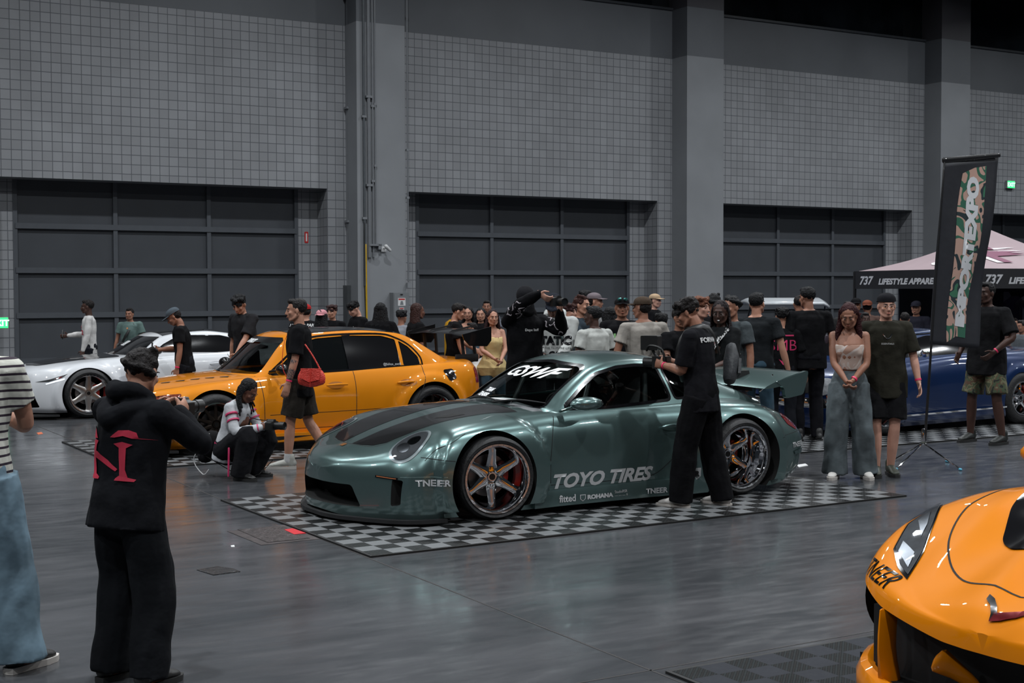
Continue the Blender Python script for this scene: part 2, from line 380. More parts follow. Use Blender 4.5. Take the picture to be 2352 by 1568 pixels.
G().prism([(-.04, -.28), (.05, -.28), (.03, -.19), (-.02, -.19)], -.218, -.216).obj('print_block', m_box, s, smooth=False)
s = G().box(-.06, .06, -.216, -.213, -.5, -.34).obj('warning_sticker', m_white, b, smooth=False); G().box(-.05, .05, -.219, -.216, -.37, -.35).obj('red_heading', m_red, s, smooth=False)
G().box(-.05, .05, -.219, -.216, -.45, -.44).obj('red_heading', m_red, s, smooth=False)
G().box(-.03, .03, -.225, -.21, -.05, -.03).obj('latch', mat('black plastic', (.01, .01, .01), .4), b, smooth=False)
b = onpillar('junction_box', 937, 655, 'small pale junction box ending the conduit on the pillar edge', 'electrical box'); G().box(-.05, .05, -.09, 0, -.06, .06).obj('box_body', m_cond, b, smooth=False)
b = onpillar('junction_box', 873, 563, 'white outlet boxes where the pillar conduits end above the yellow cable', 'electrical box')
G().box(-.3, .0, -.1, 0, -.02, .02).box(-.08, .0, -.1, 0, -.1, .03).obj('box_body', m_cond, b, smooth=False)
b = onpillar('wall_camera', 880, 572, 'small white security camera bracketed on the pillar', 'camera')
G().box(-.06, .06, -.03, 0, -.06, .06).obj('mount', m_white, b, smooth=False); G().chain([(0, 0, .02), (.03, -.18, .02)], [.02, .02]).obj('arm', m_white, b); G().chain([(-.03, -.22, .06), (.08, -.2, -.03)], [.045, .035]).obj('camera_head', m_white, b)
b = onpillar('yellow_cable', 840, 562, 'yellow cable hanging down from the pillar conduits', 'cable', F - .05)
G().chain([(0, 0, 0), (.01, 0, -1.2), (.02, 0, -2.75)], [.022] * 3, n=8).obj('cable', mat('yellow rubber', (.5, .3, .01), .5), b); G().chain([(-.03, -.01, .5), (-.03, 0, -1), (.03, 0, -2.75)], [.01] * 3, n=8).obj('wire', mat('black plastic'), b)
b = onpillar('red_sign', 703.5, 545, 'small red fire equipment sign on the recess wall beside the first door', 'sign', WV + .6)
G().prism(rounded([(-.045, -.13), (.045, -.13), (.045, .13), (-.045, .13)], .02), -.012, 0).obj('plate', m_red, b, smooth=False); G().box(-.018, .018, -.015, -.012, -.09, .09).obj('print_strip', m_white, b, smooth=False)
b = onpillar('switch_box', 803, 690, 'dark tall switch box with a red handle beside the pillar pipe', 'electrical box', WV - .1)
G().box(-.12, .1, -.15, .1, -.6, .35).obj('box_body', mat('dark box', (.06, .065, .07), .5), b, smooth=False); G().chain([(.02, -.17, -.05), (.1, -.2, -.2)], [.03, .02]).obj('handle', mat('red plastic', (.5, .05, .02), .4), b)
# exit signs
def exitsign(px, py, lab, t=True):
    b = onpillar('exit_sign', px, py, lab, 'exit sign', WV)
    G().box(-.17, .17, -.09, 0, -.12, .12).obj('housing', mat('exit housing', (.25, .26, .27), .5), b, smooth=False)
    f = G().box(-.155, .155, -.1, -.09, -.105, .105).obj('lit_face', mat('exit green', (.02, .5, .1), .5, emit=(.04, 1, .2), es=1.6), b, smooth=False)
    flat_text('letters', 'EXIT', .17, Matrix.Translation((0, -.102, -.06)), mat('exit letters', (.7, 1, .75), .5, emit=(.5, 1, .6), es=1.4), f, align='CENTER', bold=.006)
exitsign(2317, 424, 'lit green exit sign high on the block wall')
exitsign(-2, 741, 'lit green exit sign low on the wall at the edge of the picture')
# yellow bollard behind the orange saloon's wing
pb = wp(*ud(1037, 700, WV - 3.2)[:1], WV - 3.2)
b = empty('bollard', (pb.x, pb.y, 0)); tag(b, 'yellow steel bollard standing by the middle door', 'bollard')
G().chain([(0, 0, 0), (0, 0, 1.0)], [.16, .16], n=20, sub=1).obj('post', mat('bollard yellow', (.48, .24, .01), .45), b); G().lathe([(.0, .0), (.2, .0), (.2, .02), (0, .02)], axis='z').obj('base_plate', m_cond, b)
# floor hatch, taped patch and small litter
m_hatch = mat('worn steel cover', (.05, .042, .042), .4, metal=.3, var=.5, scale=20, bump=.6, bscale=40)
c = [onfloor(x, y) for x, y in ((545, 1217), (612, 1247), (745, 1233), (700, 1205), (650, 1212))]
def flatpoly(name, pts, z, m, parent=None, lab=None, cat=None, th=.004):
    n = len(pts); o = G().prism([(p.x, p.y) for p in pts], z - th, z, 'xy').obj(name, m, parent, smooth=False)
    if lab: tag(o, lab, cat)
    return o
h_ = flatpoly('floor_hatch', [onfloor(*p) for p in ((545, 1217), (614, 1247), (712, 1237), (650, 1210))], .006, m_hatch, None, 'worn dark steel floor hatch beside the checkered mat', 'floor hatch')
flatpoly('hatch_frame', [onfloor(*p) for p in ((522, 1220), (600, 1252), (735, 1238), (655, 1205))], .003, mat('stained surround', (.04, .032, .032), .5, var=.5, scale=9), h_)
flatpoly('red_marker_tape', [onfloor(*p) for p in ((653, 1218), (676, 1229), (703, 1226), (672, 1215))], .008, mat('red tape', (.5, .012, .02), .5), None, 'red tape patch on the floor hatch at the mat edge', 'tape')
t_ = flatpoly('tape_patch', [onfloor(*p) for p in ((452, 1309), (490, 1321), (552, 1313), (535, 1306), (500, 1301))], .004, mat('black tape', (.012, .013, .015), .25, bump=1, bscale=60), None, 'shiny black taped patch on the open floor', 'tape')
flatpoly('paper_scrap', [onfloor(*p) for p in ((1828, 1068), (1835, 1073), (1856, 1069), (1850, 1065))], .004, m_white, None, 'white paper scrap on the floor behind the green coupe', 'paper')
flatpoly('paper_scrap', [onfloor(*p) for p in ((530, 1253), (531, 1256), (539, 1256), (538, 1252))], .003, m_white, None, 'tiny white paper scrap beside the steel floor hatch', 'paper')
flatpoly('orange_marker_tape', [onfloor(*p) for p in ((84, 994), (88, 998), (99, 996), (95, 992))], .003, mat('orange tape', (.5, .12, .05), .5), None, 'orange tape mark on the floor before the white coupe', 'tape')
random.seed(3)
# ---------------------------------------------------------------- checkered mats
def matmat(name, light, dark, rg=.28):
    m = bpy.data.materials.new(name); m.use_nodes = True; nt = m.node_tree; P = nt.nodes['Principled BSDF']; L = nt.links.new
    tc = nd(nt, 'ShaderNodeTexCoord'); ck = nd(nt, 'ShaderNodeTexChecker'); ck.inputs['Scale'].default_value = 1 / .1525; L(tc.outputs['Object'], ck.inputs['Vector'])
    mp = nd(nt, 'ShaderNodeMapping'); mp.inputs['Rotation'].default_value = (0, 0, PI / 4 + .0); L(tc.outputs['Object'], mp.inputs[0])
    wv = nd(nt, 'ShaderNodeTexWave', wave_type='BANDS'); wv.inputs['Scale'].default_value = 14; L(mp.outputs[0], wv.inputs['Vector'])
    r = nd(nt, 'ShaderNodeMapRange'); r.inputs[1].default_value = .35; r.inputs[2].default_value = .6; L(wv.outputs['Fac'], r.inputs[0])
    mx = nd(nt, 'ShaderNodeMix', data_type='RGBA'); mx.inputs[6].default_value = (.004, .004, .004, 1); mx.inputs[7].default_value = (*dark, 1); L(r.outputs[0], mx.inputs[0])
    ng = nd(nt, 'ShaderNodeTexNoise'); ng.inputs['Scale'].default_value = 40; L(tc.outputs['Object'], ng.inputs['Vector'])
    mz = nd(nt, 'ShaderNodeMix', data_type='RGBA'); L(ck.outputs['Fac'], mz.inputs[0]); L(mx.outputs[2], mz.inputs[6]); mz.inputs[7].default_value = (*light, 1); L(mz.outputs[2], P.inputs['Base Color'])
    ro = nd(nt, 'ShaderNodeMapRange'); ro.inputs[3].default_value = rg; ro.inputs[4].default_value = rg + .14; P.inputs['Specular IOR Level'].default_value = .5 if rg < .4 else .15; L(ng.outputs['Fac'], ro.inputs[0]); L(ro.outputs[0], P.inputs['Roughness'])
    b = nd(nt, 'ShaderNodeBump'); b.inputs['Strength'].default_value = .7; b.inputs['Distance'].default_value = .004
    mh = nd(nt, 'ShaderNodeMath', operation='MULTIPLY'); iv = nd(nt, 'ShaderNodeMath', operation='SUBTRACT'); iv.inputs[0].default_value = 1; L(ck.outputs['Fac'], iv.inputs[1]); L(iv.outputs[0], mh.inputs[0]); L(r.outputs[0], mh.inputs[1])
    L(mh.outputs[0], b.inputs['Height']); L(b.outputs[0], P.inputs['Normal']); return m
def checkmat(origin, yaw, nx, ny, label, m):
    """origin: near-left corner; x along yaw, y away"""
    r = empty('checkered_mat', (origin.x, origin.y, 0), yaw); tag(r, label, 'mat', 'checkered display mats'); s_ = .1525
    G().box(0, nx * s_, 0, ny * s_, .001, .014).obj('tile_field', m, r, smooth=False)
    e_ = mat('mat edge rubber', (.006, .006, .006), .5); w = .022
    G().box(-w, nx * s_ + w, -w, 0, .0005, .013).box(-w, nx * s_ + w, ny * s_, ny * s_ + w, .0005, .013).box(-w, 0, 0, ny * s_, .0005, .013).box(nx * s_, nx * s_ + w, 0, ny * s_, .0005, .013).obj('edge_ramp', e_, r, smooth=False)
    return r
m_mat1 = matmat('checker tiles grey', (.15, .155, .16), (.009, .0095, .010)); m_mat2 = matmat('checker tiles dark', (.016, .018, .024), (.006, .009, .010), .55)
pA = onfloor(855, 1279); YP = math.radians(31.41)
checkmat(pA, YP, 33, 19, 'grey and black checkered mat under the green coupe', m_mat1)
pq = onfloor(1537, 1545); a30 = math.radians(30.3)
ex = Vector((math.cos(a30), math.sin(a30), 0)); ey = Vector((-math.sin(a30), math.cos(a30), 0))
checkmat(pq - ey * (.1525 * 19 + .022), a30, 33, 19, 'dark grey checkered mat under the orange sports car nose', m_mat2)
pq = onfloor(147, 1016); checkmat(pq - ey * (.1525 * 19), a30, 34, 19, 'checkered mat under the orange saloon', m_mat1)
pq = onfloor(20, 968); checkmat(pq - ex * 3.0, a30, 50, 19, 'grey checkered mat under the white coupe', m_mat1)
pq = onfloor(2038, 1024); checkmat(pq - ex * 1.5, a30, 34, 19, 'checkered mat under the dark blue car', m_mat1)
# ================================================================ cars
# car frame: x runs from the front axle (0) to the tail, y across (negative = side facing the camera), z up
def tab(*p): return hermite([a for a, b in p], [b for a, b in p])
def flare_amp(x, y, z, fl):
    d = 0
    for (x0, z0, R1, R2, amp, zmin) in fl:
        r = math.hypot(x - x0, z - z0)
        if r < R2 and z > zmin:
            t = min(1, (R2 - r) / (R2 - R1)); d = max(d, amp * t * t * (3 - 2 * t))
    return d
def carbody(name, S, m, flares=(), xs=None, nside=44):
    """S: dict of tables zb yb zs ys zm ym zsh ysh zh yh zc"""
    x0, x1 = S['range']; st = []
    n = S.get('n', 150)
    for i in range(n + 1):
        t = i / n; st.append(x0 + (x1 - x0) * (t - .09 * math.sin(2 * PI * t)))
    rings = []; vs = []; fs = []
    for x in st:
        p = [Vector((S['yb'](x), S['zb'](x))), Vector((S['ys'](x), S['zs'](x))), Vector((S['ym'](x), S['zm'](x))), Vector((S['ysh'](x), S['zsh'](x))), Vector((S['yh'](x), S['zh'](x))), Vector((0, S['zc'](x)))]
        if 'crease' in S: pass
        ext = [Vector((max(p[0].x - .1, 0), p[0].y - .0))] + p + [Vector((-p[4].x, p[4].y))]
        half = [Vector((0, p[0].y)), Vector((p[0].x * .5, p[0].y))]
        per = [4, 8, 10, 10, 12]
        for k in range(5):
            a, b, c, d = ext[k], ext[k + 1], ext[k + 2], ext[k + 3]
            # centripetal-like: scale tangents to the local segment
            L = (c - b).length; m0 = (c - a); m1 = (d - b)
            m0 = m0 * (L / max((b - a).length + L, 1e-6)); m1 = m1 * (L / max((d - c).length + L, 1e-6))
            if k == 0: m0 = (c - b)
            for q in range(per[k]):
                t = q / per[k]; t2 = t * t; t3 = t2 * t
                half.append((2 * t3 - 3 * t2 + 1) * b + (t3 - 2 * t2 + t) * m0 + (-2 * t3 + 3 * t2) * c + (t3 - t2) * m1)
        half.append(p[5])
        ring = []
        for v in half:
            y = max(v.x, 0); z = v.y
            if y > .5 * S['ym'](x): y += flare_amp(x, y, z, flares)
            if 'relief' in S: z += S['relief'](x, y, z)
            ring.append((x, -y, z))
        mir = [(a, -b, c) for (a, b, c) in ring[1:-1]][::-1]
        rings.append(len(vs)); ring = ring + mir; N = len(ring); vs += ring
    for a, b in zip(rings, rings[1:]):
        for k in range(N): k2 = (k + 1) % N; fs.append((a + k, a + k2, b + k2, b + k))
    for r, s in ((rings[0], 1), (rings[-1], -1)):
        c = np.mean([vs[r + k] for k in range(N)], axis=0); ci = len(vs); vs.append(tuple(c))
        for k in range(N): k2 = (k + 1) % N; fs.append((ci, r + k2, r + k) if s > 0 else (ci, r + k, r + k2))
    bm = bmesh.new(); bv = [bm.verts.new(v) for v in vs]
    for f in fs:
        try: bm.faces.new([bv[i] for i in f])
        except ValueError: pass
    bmesh.ops.remove_doubles(bm, verts=bm.verts[:], dist=1e-5); bmesh.ops.recalc_face_normals(bm, faces=bm.faces[:])
    me = bpy.data.meshes.new(name); bm.to_mesh(me); bm.free(); me.shade_smooth()
    return link(name, me, m)
def shell(name, S, m, thick=.022):
    """greenhouse: yb zb (belt) yr ze (roof rail) zc (centre)"""
    x0, x1 = S['range']; n = S.get('n', 90); vs = []; fs = []; N = 0
    for i in range(n + 1):
        x = x0 + (x1 - x0) * i / n
        B = Vector((S['yb'](x), S['zb'](x))); R = Vector((S['yr'](x), S['ze'](x))); C = Vector((0, S['zc'](x)))
        h = []; bow = S.get('bow', .02)
        for q in range(12):
            t = q / 12; v = B.lerp(R, t); h.append((v.x + bow * math.sin(PI * t), v.y))
        # blend rail corner then roof crown
        for q in range(21):
            t = q / 20; y = R.x * (1 - t); s = 1 - (y / R.x) ** 2.2 if R.x > 1e-6 else 1; h.append((y, R.y + (C.y - R.y) * s))
        # soften the rail corner
        hh = h[:]
        for _ in range(2):
            g_ = hh[:]
            for k in range(9, 16): g_[k] = ((hh[k - 1][0] + hh[k][0] * 2 + hh[k + 1][0]) / 4, (hh[k - 1][1] + hh[k][1] * 2 + hh[k + 1][1]) / 4)
            hh = g_
        ring = [(x, -y, z) for y, z in hh] + [(x, y, z) for y, z in hh[:-1][::-1]]
        N = len(ring); vs += ring
    for i in range(n):
        for k in range(N - 1): a = i * N + k; fs.append((a, a + N, a + N + 1, a + 1))
    o = pydata(name, vs, fs, m); bvh_src = o.data.copy()
    bake(o, [('SOLIDIFY', dict(thickness=thick, offset=-1))]); o.data.shade_smooth()
    return o, bvh(bvh_src)
def bvh(me): return BVHTree.FromPolygons([v.co.copy() for v in me.vertices], [tuple(p.vertices) for p in me.polygons])
def caster(trees, O, A, B, D):
    """2-D point (a,b) -> nearest surface hit along D"""
    O, A, B, D = Vector(O), Vector(A), Vector(B), Vector(D).normalized()
    def fn(a, b):
        p = O + A * a + B * b - D * 3; best = None
        for t in trees:
            h = t.ray_cast(p, D)
            if h[0] is not None and (best is None or h[3] < best[2]):
                n = h[1] if h[1].dot(D) < 0 else -h[1]; best = (h[0], n, h[3])
        return best[:2] if best else None
    return fn
def side(trees): return caster(trees, (0, 0, 0), (1, 0, 0), (0, 0, 1), (0, 1, 0))
def side2(trees): return caster(trees, (0, 0, 0), (1, 0, 0), (0, 0, 1), (0, -1, 0))
def front(trees): return caster(trees, (0, 0, 0), (0, 1, 0), (0, 0, 1), (1, 0, 0))
def back(trees): return caster(trees, (0, 0, 0), (0, 1, 0), (0, 0, 1), (-1, 0, 0))
def top(trees): return caster(trees, (0, 0, 0), (1, 0, 0), (0, 1, 0), (0, 0, -1))
def patch(name, pts, fn, m, parent, off=.003, cell=.03, label=None):
    return wrap(name, [tuple(p)[:2] for p in pts], [tuple(range(len(pts)))], fn, m, parent, cell, off, label)
def seam(name, pts, fn, m, parent, w=.005, off=.0012, closed=False, smooth=True):
    P = catmull([(a, b, 0) for a, b in pts], 8, closed) if smooth else [Vector((a, b, 0)) for a, b in pts]
    vs = []; fs = []
    for i, p in enumerate(P):
        t = (P[min(i + 1, len(P) - 1)] - P[max(i - 1, 0)]); t = t.normalized() if t.length else Vector((1, 0, 0)); s = Vector((-t.y, t.x, 0)) * w / 2
        for q in (p - s, p + s):
            h = fn(q.x, q.y)
            if h is None: return None
            vs.append(h[0] + h[1] * off)
    for i in range(len(P) - 1): fs.append((2 * i, 2 * i + 1, 2 * i + 3, 2 * i + 2))
    return pydata(name, vs, fs, m, parent)
def words(name, s, a, b, size, fn, m, parent, off=.004, rot=0.0, flip=1, **k):
    v, f = textmesh(s, size, **k); c, q = math.cos(rot), math.sin(rot)
    return wrap(name, [(a + flip * (x * c - y * q), b + x * q + y * c) for x, y in v], f, fn, m, parent, .03, off)
m_tyre = mat('tyre rubber', (.012, .012, .013), .62, var=.2, bump=.3, bscale=40); m_blk = mat('gloss black', (.006, .006, .007), .12, coat=.5, var=0)
m_matt = mat('matt black', (.008, .008, .009), .7, var=.1); m_void = mat('dark void', (.003, .003, .003), .9, var=.1)
m_chrome = mat('polished chrome', (.82, .82, .84), .05, metal=1, var=.02); m_disc = mat('brake disc', (.18, .17, .17), .35, metal=1, var=.1)
m_seam = mat('panel gap', (.006, .006, .006), .8, var=0); m_decal = mat('decal grey', (.42, .43, .44), .4, var=.02); m_decw = mat('decal white', (.75, .76, .77), .4, var=.02)
m_carbon = mat('carbon fibre', (.004, .004, .0045), .3, coat=.55, spec=.25, var=.35, scale=160)
m_lens = glassm('lamp lens', (.9, .92, .95), .12); m_gl = glassm('windscreen glass', (.62, .67, .66), .03); m_tint = glassm('tinted glass', (.10, .11, .11), .5)
m_dim = mat('interior trim', (.014, .014, .015), .7, var=.2); m_tail = mat('tail lamp red', (.18, .004, .006), .12, coat=1, var=.2, scale=40)
m_caliper = mat('red caliper', (.45, .02, .01), .35, coat=.4, var=.05); m_bolt = mat('dark bolts', (.05, .05, .05), .3, metal=1, var=0)
def wheel(parent, x, y, R, rim, width, face, spokes=6, side=-1, dish=.1, sp_w=.05, face_m=None, camber=0.0, hub_m=None, disc=True, lip_bolts=True, steer=0.0):
    """side -1: outer face toward -y. dish: how far the face sits behind the rim edge"""
    w = empty('wheel', (0, 0, 0)); w.parent = parent; w.location = (x, y, R); w.rotation_euler = (camber * side, 0, steer)
    s = side; fm = face_m or m_chrome
    g = G(); h = width
    # tyre: outer edge at y=0 going inward
    prof = [(rim, .012), (rim + .012, 0), (rim + .03, -.006), (R - .04, .0), (R - .012, .018), (R, .05), (R, h - .05), (R - .012, h - .018), (R - .04, h), (rim, h - .01), (rim - .02, h * .5)]
    g.lathe([(r, -s * yy) for r, yy in prof], n=64); g.obj('tyre', m_tyre, w)
    g = G(); prof = [(rim + .006, .004), (rim + .002, -.004), (rim - .012, -.004), (rim - .02, .006), (rim - .028, .02), (rim - .034, dish), (rim - .05, dish + .03), (rim - .07, h * .8), (rim - .03, h - .02), (rim + .004, h - .012)]
    g.lathe([(r, -s * yy) for r, yy in prof], n=64, closed=False); g.obj('rim_barrel', m_chrome, w)
    if lip_bolts:
        g = G()
        for k in range(36): a = 2 * PI * k / 36; g.ell((math.cos(a) * (rim - .006), s * .005, math.sin(a) * (rim - .006)), (.004, .004, .004), n=6)
        g.obj('rim_bolts', fm, w)
    rr = rim - .03
    for k in range(spokes):
        a = 2 * PI * k / spokes + PI / 2 + .0; M = Matrix.Rotation(-a, 4, 'Y'); g = G(); d0 = -s * (dish + face); d1 = -s * (dish + .0)
        W0, W1 = sp_w * .55, sp_w * .42
        sec = [(.05, W0 * 1.1, d0 + s * .018), (rr * .45, W0 * .8, d0 + s * .012), (rr * .8, W1 * .8, d1), (rr * 1.01, W1 * .9, d1 - s * .004)]
        vs = []
        for (r, hw, yy) in sec:
            for (q, dy) in ((-1, 0), (-.45, s * .012), (.45, s * .012), (1, 0), (.8, -s * .03), (-.8, -s * .03)): vs.append((r, yy + dy, hw * q))
        fs = []
        for i in range(len(sec) - 1):
            for q in range(6): q2 = (q + 1) % 6; fs.append((6 * i + q, 6 * i + q2, 6 * i + 6 + q2, 6 * i + 6 + q))
        fs += [tuple(range(6)), tuple(range(18, 24))]
        g.add(vs, fs); g.xf(M); g.obj('spoke', fm, w)
    hy = dish + face - .012
    g = G(); g.lathe([(0, -s * (hy - .02)), (.035, -s * (hy - .02)), (.04, -s * (hy - .004)), (.088, -s * (hy)), (.094, -s * (hy + .03)), (0, -s * (hy + .05))], n=32, closed=False); hb = g.obj('hub', hub_m or fm, w)
    G().lathe([(0, -s * (hy - .026)), (.024, -s * (hy - .026)), (.026, -s * (hy - .018))], n=24, closed=False).obj('centre_cap', m_bolt, hb)
    for k in range(5):
        a = 2 * PI * k / 5 + .3; G().ell((.058 * math.cos(a), -s * (hy - .006), .058 * math.sin(a)), (.01, .012, .01), n=8).obj('lug_nut', m_bolt, hb)
    if disc:
        G().lathe([(.07, -s * (dish + face + .06)), (rim * .62, -s * (dish + face + .06)), (rim * .62, -s * (dish + face + .085)), (.07, -s * (dish + face + .085))], n=40).obj('brake_disc', m_disc, w)
        g = G(); yy = -s * (dish + face + .05)
        pts = [Vector((math.cos(a) * rim * .5, yy, math.sin(a) * rim * .5)) for a in [(-.6 + .25 * q) for q in range(6)]]
        g.chain(pts, [(.03, .04)] * 6, lat=(0, 1, 0), n=8); g.obj('brake_caliper', m_caliper, w)
    return w
def cutcyl(x, z, r, y0, y1, m, squash=1.0):
    g = G(); n = 72; pts = [(x + r * math.cos(2 * PI * k / n), z + r * squash * math.sin(2 * PI * k / n)) for k in range(n)]
    return g.prism(pts, y0, y1).obj('cut', m, None, smooth=False)
def cutprism(pts, a, b, plane, m=None): return G().prism([tuple(p)[:2] for p in pts], a, b, plane).obj('cut', m, None, smooth=False)
def carroot(name, X, Y, yaw, label):
    return empty(name, (X, Y, .012), yaw, label, 'car')
def seat(parent, x, y, z, m, k=1.0):
    s = G(); s.chain([(x - .25, y, z), (x + .12, y, z - .02)], [(.22, .07)] * 2, lat=(0, 1, 0)); s.chain([(x + .18, y, z), (x + .3, y, z + .3), (x + .38, y, z + .58 * k)], [(.23, .06), (.21, .06), (.13, .05)], lat=(0, 1, 0))
    o = s.obj('seat', m, parent); return o
# ================================================================ green widebody coupe
def green_coupe():
    O = onfloor(1146, 1200); yaw = math.radians(31.5); O = O + Vector((-math.sin(yaw), math.cos(yaw), 0)) * 1.0
    r = carroot('sports_coupe', O.x, O.y, yaw, 'metallic green-grey widebody sports coupe with chrome deep-dish wheels on a checkered mat')
    mp = mat('green metallic paint', (.125, .195, .19), .29, metal=.78, coat=1, var=.03, scale=300, crough=.015)
    S = dict(range=(-1.075, 3.53), n=190,
        zb=tab((-1.15, .10), (-1.0, .05), (-.4, .05), (2.8, .06), (3.1, .12), (3.4, .16), (3.53, .24)),
        yb=tab((-1.075, .10), (-1.05, .24), (-.98, .42), (-.88, .60), (-.75, .78), (-.6, .885), (-.3, .93), (.5, .90), (1.4, .88), (2.1, .93), (2.45, .97), (2.9, .95), (3.2, .82), (3.42, .6), (3.53, .28)),
        zs=tab((-1.15, .14), (-.8, .12), (2.8, .14), (3.2, .2), (3.53, .28)),
        ys=tab((-1.075, .12), (-1.05, .27), (-.98, .45), (-.88, .63), (-.75, .81), (-.6, .905), (-.3, .95), (.5, .905), (1.4, .885), (2.1, .93), (2.45, .98), (2.9, .965), (3.2, .85), (3.42, .64), (3.53, .32)),
        zm=tab((-1.15, .27), (-.8, .36), (-.4, .42), (.6, .42), (1.8, .44), (2.45, .46), (3.2, .45), (3.53, .40)),
        ym=tab((-1.075, .12), (-1.05, .27), (-.98, .45), (-.88, .63), (-.75, .81), (-.6, .91), (-.3, .955), (.2, .93), (.6, .905), (1.4, .90), (1.9, .92), (2.3, .975), (2.7, .98), (3.0, .93), (3.25, .83), (3.42, .68), (3.5, .50), (3.53, .34)),
        zsh=tab((-1.15, .37), (-1.0, .415), (-.9, .44), (-.7, .51), (-.5, .59), (-.3, .655), (0, .685), (.6, .68), (1.4, .69), (1.9, .71), (2.4, .745), (2.8, .715), (3.1, .63), (3.35, .53), (3.53, .44)),
        ysh=tab((-1.075, .09), (-1.05, .22), (-.98, .40), (-.88, .58), (-.75, .74), (-.62, .82), (-.5, .87), (-.3, .875), (.2, .87), (.6, .855), (1.4, .855), (1.9, .86), (2.4, .89), (2.8, .87), (3.1, .80), (3.35, .66), (3.5, .42), (3.53, .28)),
        zh=tab((-1.075, .385), (-1.03, .44), (-.95, .475), (-.8, .525), (-.6, .61), (-.4, .685), (-.2, .73), (0, .752), (.4, .775), (.8, .785), (1.8, .80), (2.3, .815), (2.6, .80), (2.9, .74), (3.2, .655), (3.4, .57), (3.53, .46)),
        yh=tab((-1.075, .06), (-1.05, .15), (-.98, .30), (-.88, .45), (-.75, .60), (-.6, .68), (-.4, .72), (0, .73), (.6, .75), (1.8, .77), (2.4, .74), (2.9, .68), (3.2, .58), (3.4, .40), (3.53, .18)),
        zc=tab((-1.075, .39), (-1.04, .45), (-.95, .50), (-.8, .56), (-.5, .665), (-.2, .745), (0, .785), (.4, .825), (.8, .80), (2.0, .86), (2.4, .875), (2.8, .86), (3.1, .81), (3.3, .74), (3.45, .62), (3.53, .47)))
    fl = [(0, .33, .49, .532, .065, .10), (2.45, .33, .51, .562, .05, .10)]
    b = carbody('body', S, mp, fl)
    full = bvh(b.data)
    T = side([full]); F = front([full]); P = top([full])
    boolean(b, [cutcyl(-.03, .31, .385, -1.3, -.55, m_void), cutcyl(-.03, .31, .385, .55, 1.3, m_void), cutcyl(2.46, .32, .385, -1.3, -.55, m_void), cutcyl(2.46, .32, .385, .55, 1.3, m_void),
        cutprism(rounded([(.60, .30), (2.2, .30), (2.2, 1.0), (.60, 1.0)], .05), -.70, .70, 'xz', m_dim),
        cutprism(rounded([(-.53, .125), (-.45, .29), (.45, .29), (.53, .125)], .03), -1.3, -.82, 'yz', m_void),
        cutprism(rounded([(-.815, .16), (-.83, .345), (-.765, .355), (-.755, .15)], .015), -1.2, -.55, 'yz', m_void),
        cutprism(rounded([(.815, .16), (.83, .345), (.765, .355), (.755, .15)], .015), -1.2, -.55, 'yz', m_void)])
    b.parent = r; b.data.set_sharp_from_angle(angle=math.radians(35))
    GS = dict(range=(.40, 2.92), bow=.022,
        yb=tab((.40, .10), (.44, .32), (.5, .46), (.64, .70), (.8, .755), (1.2, .775), (1.8, .78), (2.2, .76), (2.92, .70)), zb=tab((.4, .74), (.64, .745), (1.2, .77), (2.2, .79), (2.92, .72)),
        yr=tab((.40, .08), (.44, .30), (.5, .44), (.64, .675), (.8, .65), (1.0, .605), (1.13, .58), (1.5, .565), (2.0, .56), (2.4, .56), (2.92, .60)),
        ze=tab((.40, .775), (.5, .778), (.64, .79), (.8, .905), (1.0, 1.035), (1.15, 1.112), (1.35, 1.155), (1.6, 1.165), (1.85, 1.145), (2.1, 1.085), (2.4, .985), (2.7, .88), (2.92, .80)),
        zc=tab((.40, .775), (.44, .80), (.64, .915), (.8, 1.0), (1.0, 1.10), (1.15, 1.165), (1.35, 1.218), (1.6, 1.235), (1.85, 1.22), (2.1, 1.17), (2.4, 1.07), (2.7, .95), (2.92, .86)))
    sh, st = shell('roof', GS, mp)
    sw = rounded([(.79, .815), (1.0, .96), (1.18, 1.065), (1.4, 1.11), (1.6, 1.12), (1.80, 1.105), (1.84, .845), (1.2, .812)], .03)
    qw = rounded([(1.905, .85), (1.87, 1.095), (2.05, 1.05), (2.22, .99), (2.36, .90), (2.34, .865)], .03)
    ws = rounded([(-.60, .83), (-.60, .815), (.60, .815), (.60, .83), (.515, 1.10), (.44, 1.125), (0, 1.148), (-.44, 1.125), (-.515, 1.10)], .03)
    boolean(sh, [cutprism(sw, -1, -.45, 'xz', m_blk), cutprism(sw, .45, 1, 'xz', m_blk), cutprism(qw, -1, -.45, 'xz', m_blk), cutprism(qw, .45, 1, 'xz', m_blk), cutprism(ws, .2, 1.3, 'yz', m_blk)])
    sh.parent = r; sh.data.set_sharp_from_angle(angle=math.radians(35))
    SS, SF = side([st]), front([st])
    big = lambda pts, k: [(sum(p[0] for p in pts) / len(pts) * (1 - k) + p[0] * k, sum(p[1] for p in pts) / len(pts) * (1 - k) + p[1] * k) for p in pts]
    patch('windscreen', big(ws, 1.02), SF, m_gl, r, -.01, .05); patch('side_window', big(sw, 1.02), SS, m_gl, r, -.01, .05); patch('quarter_window', big(qw, 1.03), SS, m_gl, r, -.01, .05)
    patch('side_window', big(sw, 1.02), side2([st]), m_gl, r, -.01, .05); patch('quarter_window', big(qw, 1.03), side2([st]), m_tint, r, -.01, .05)
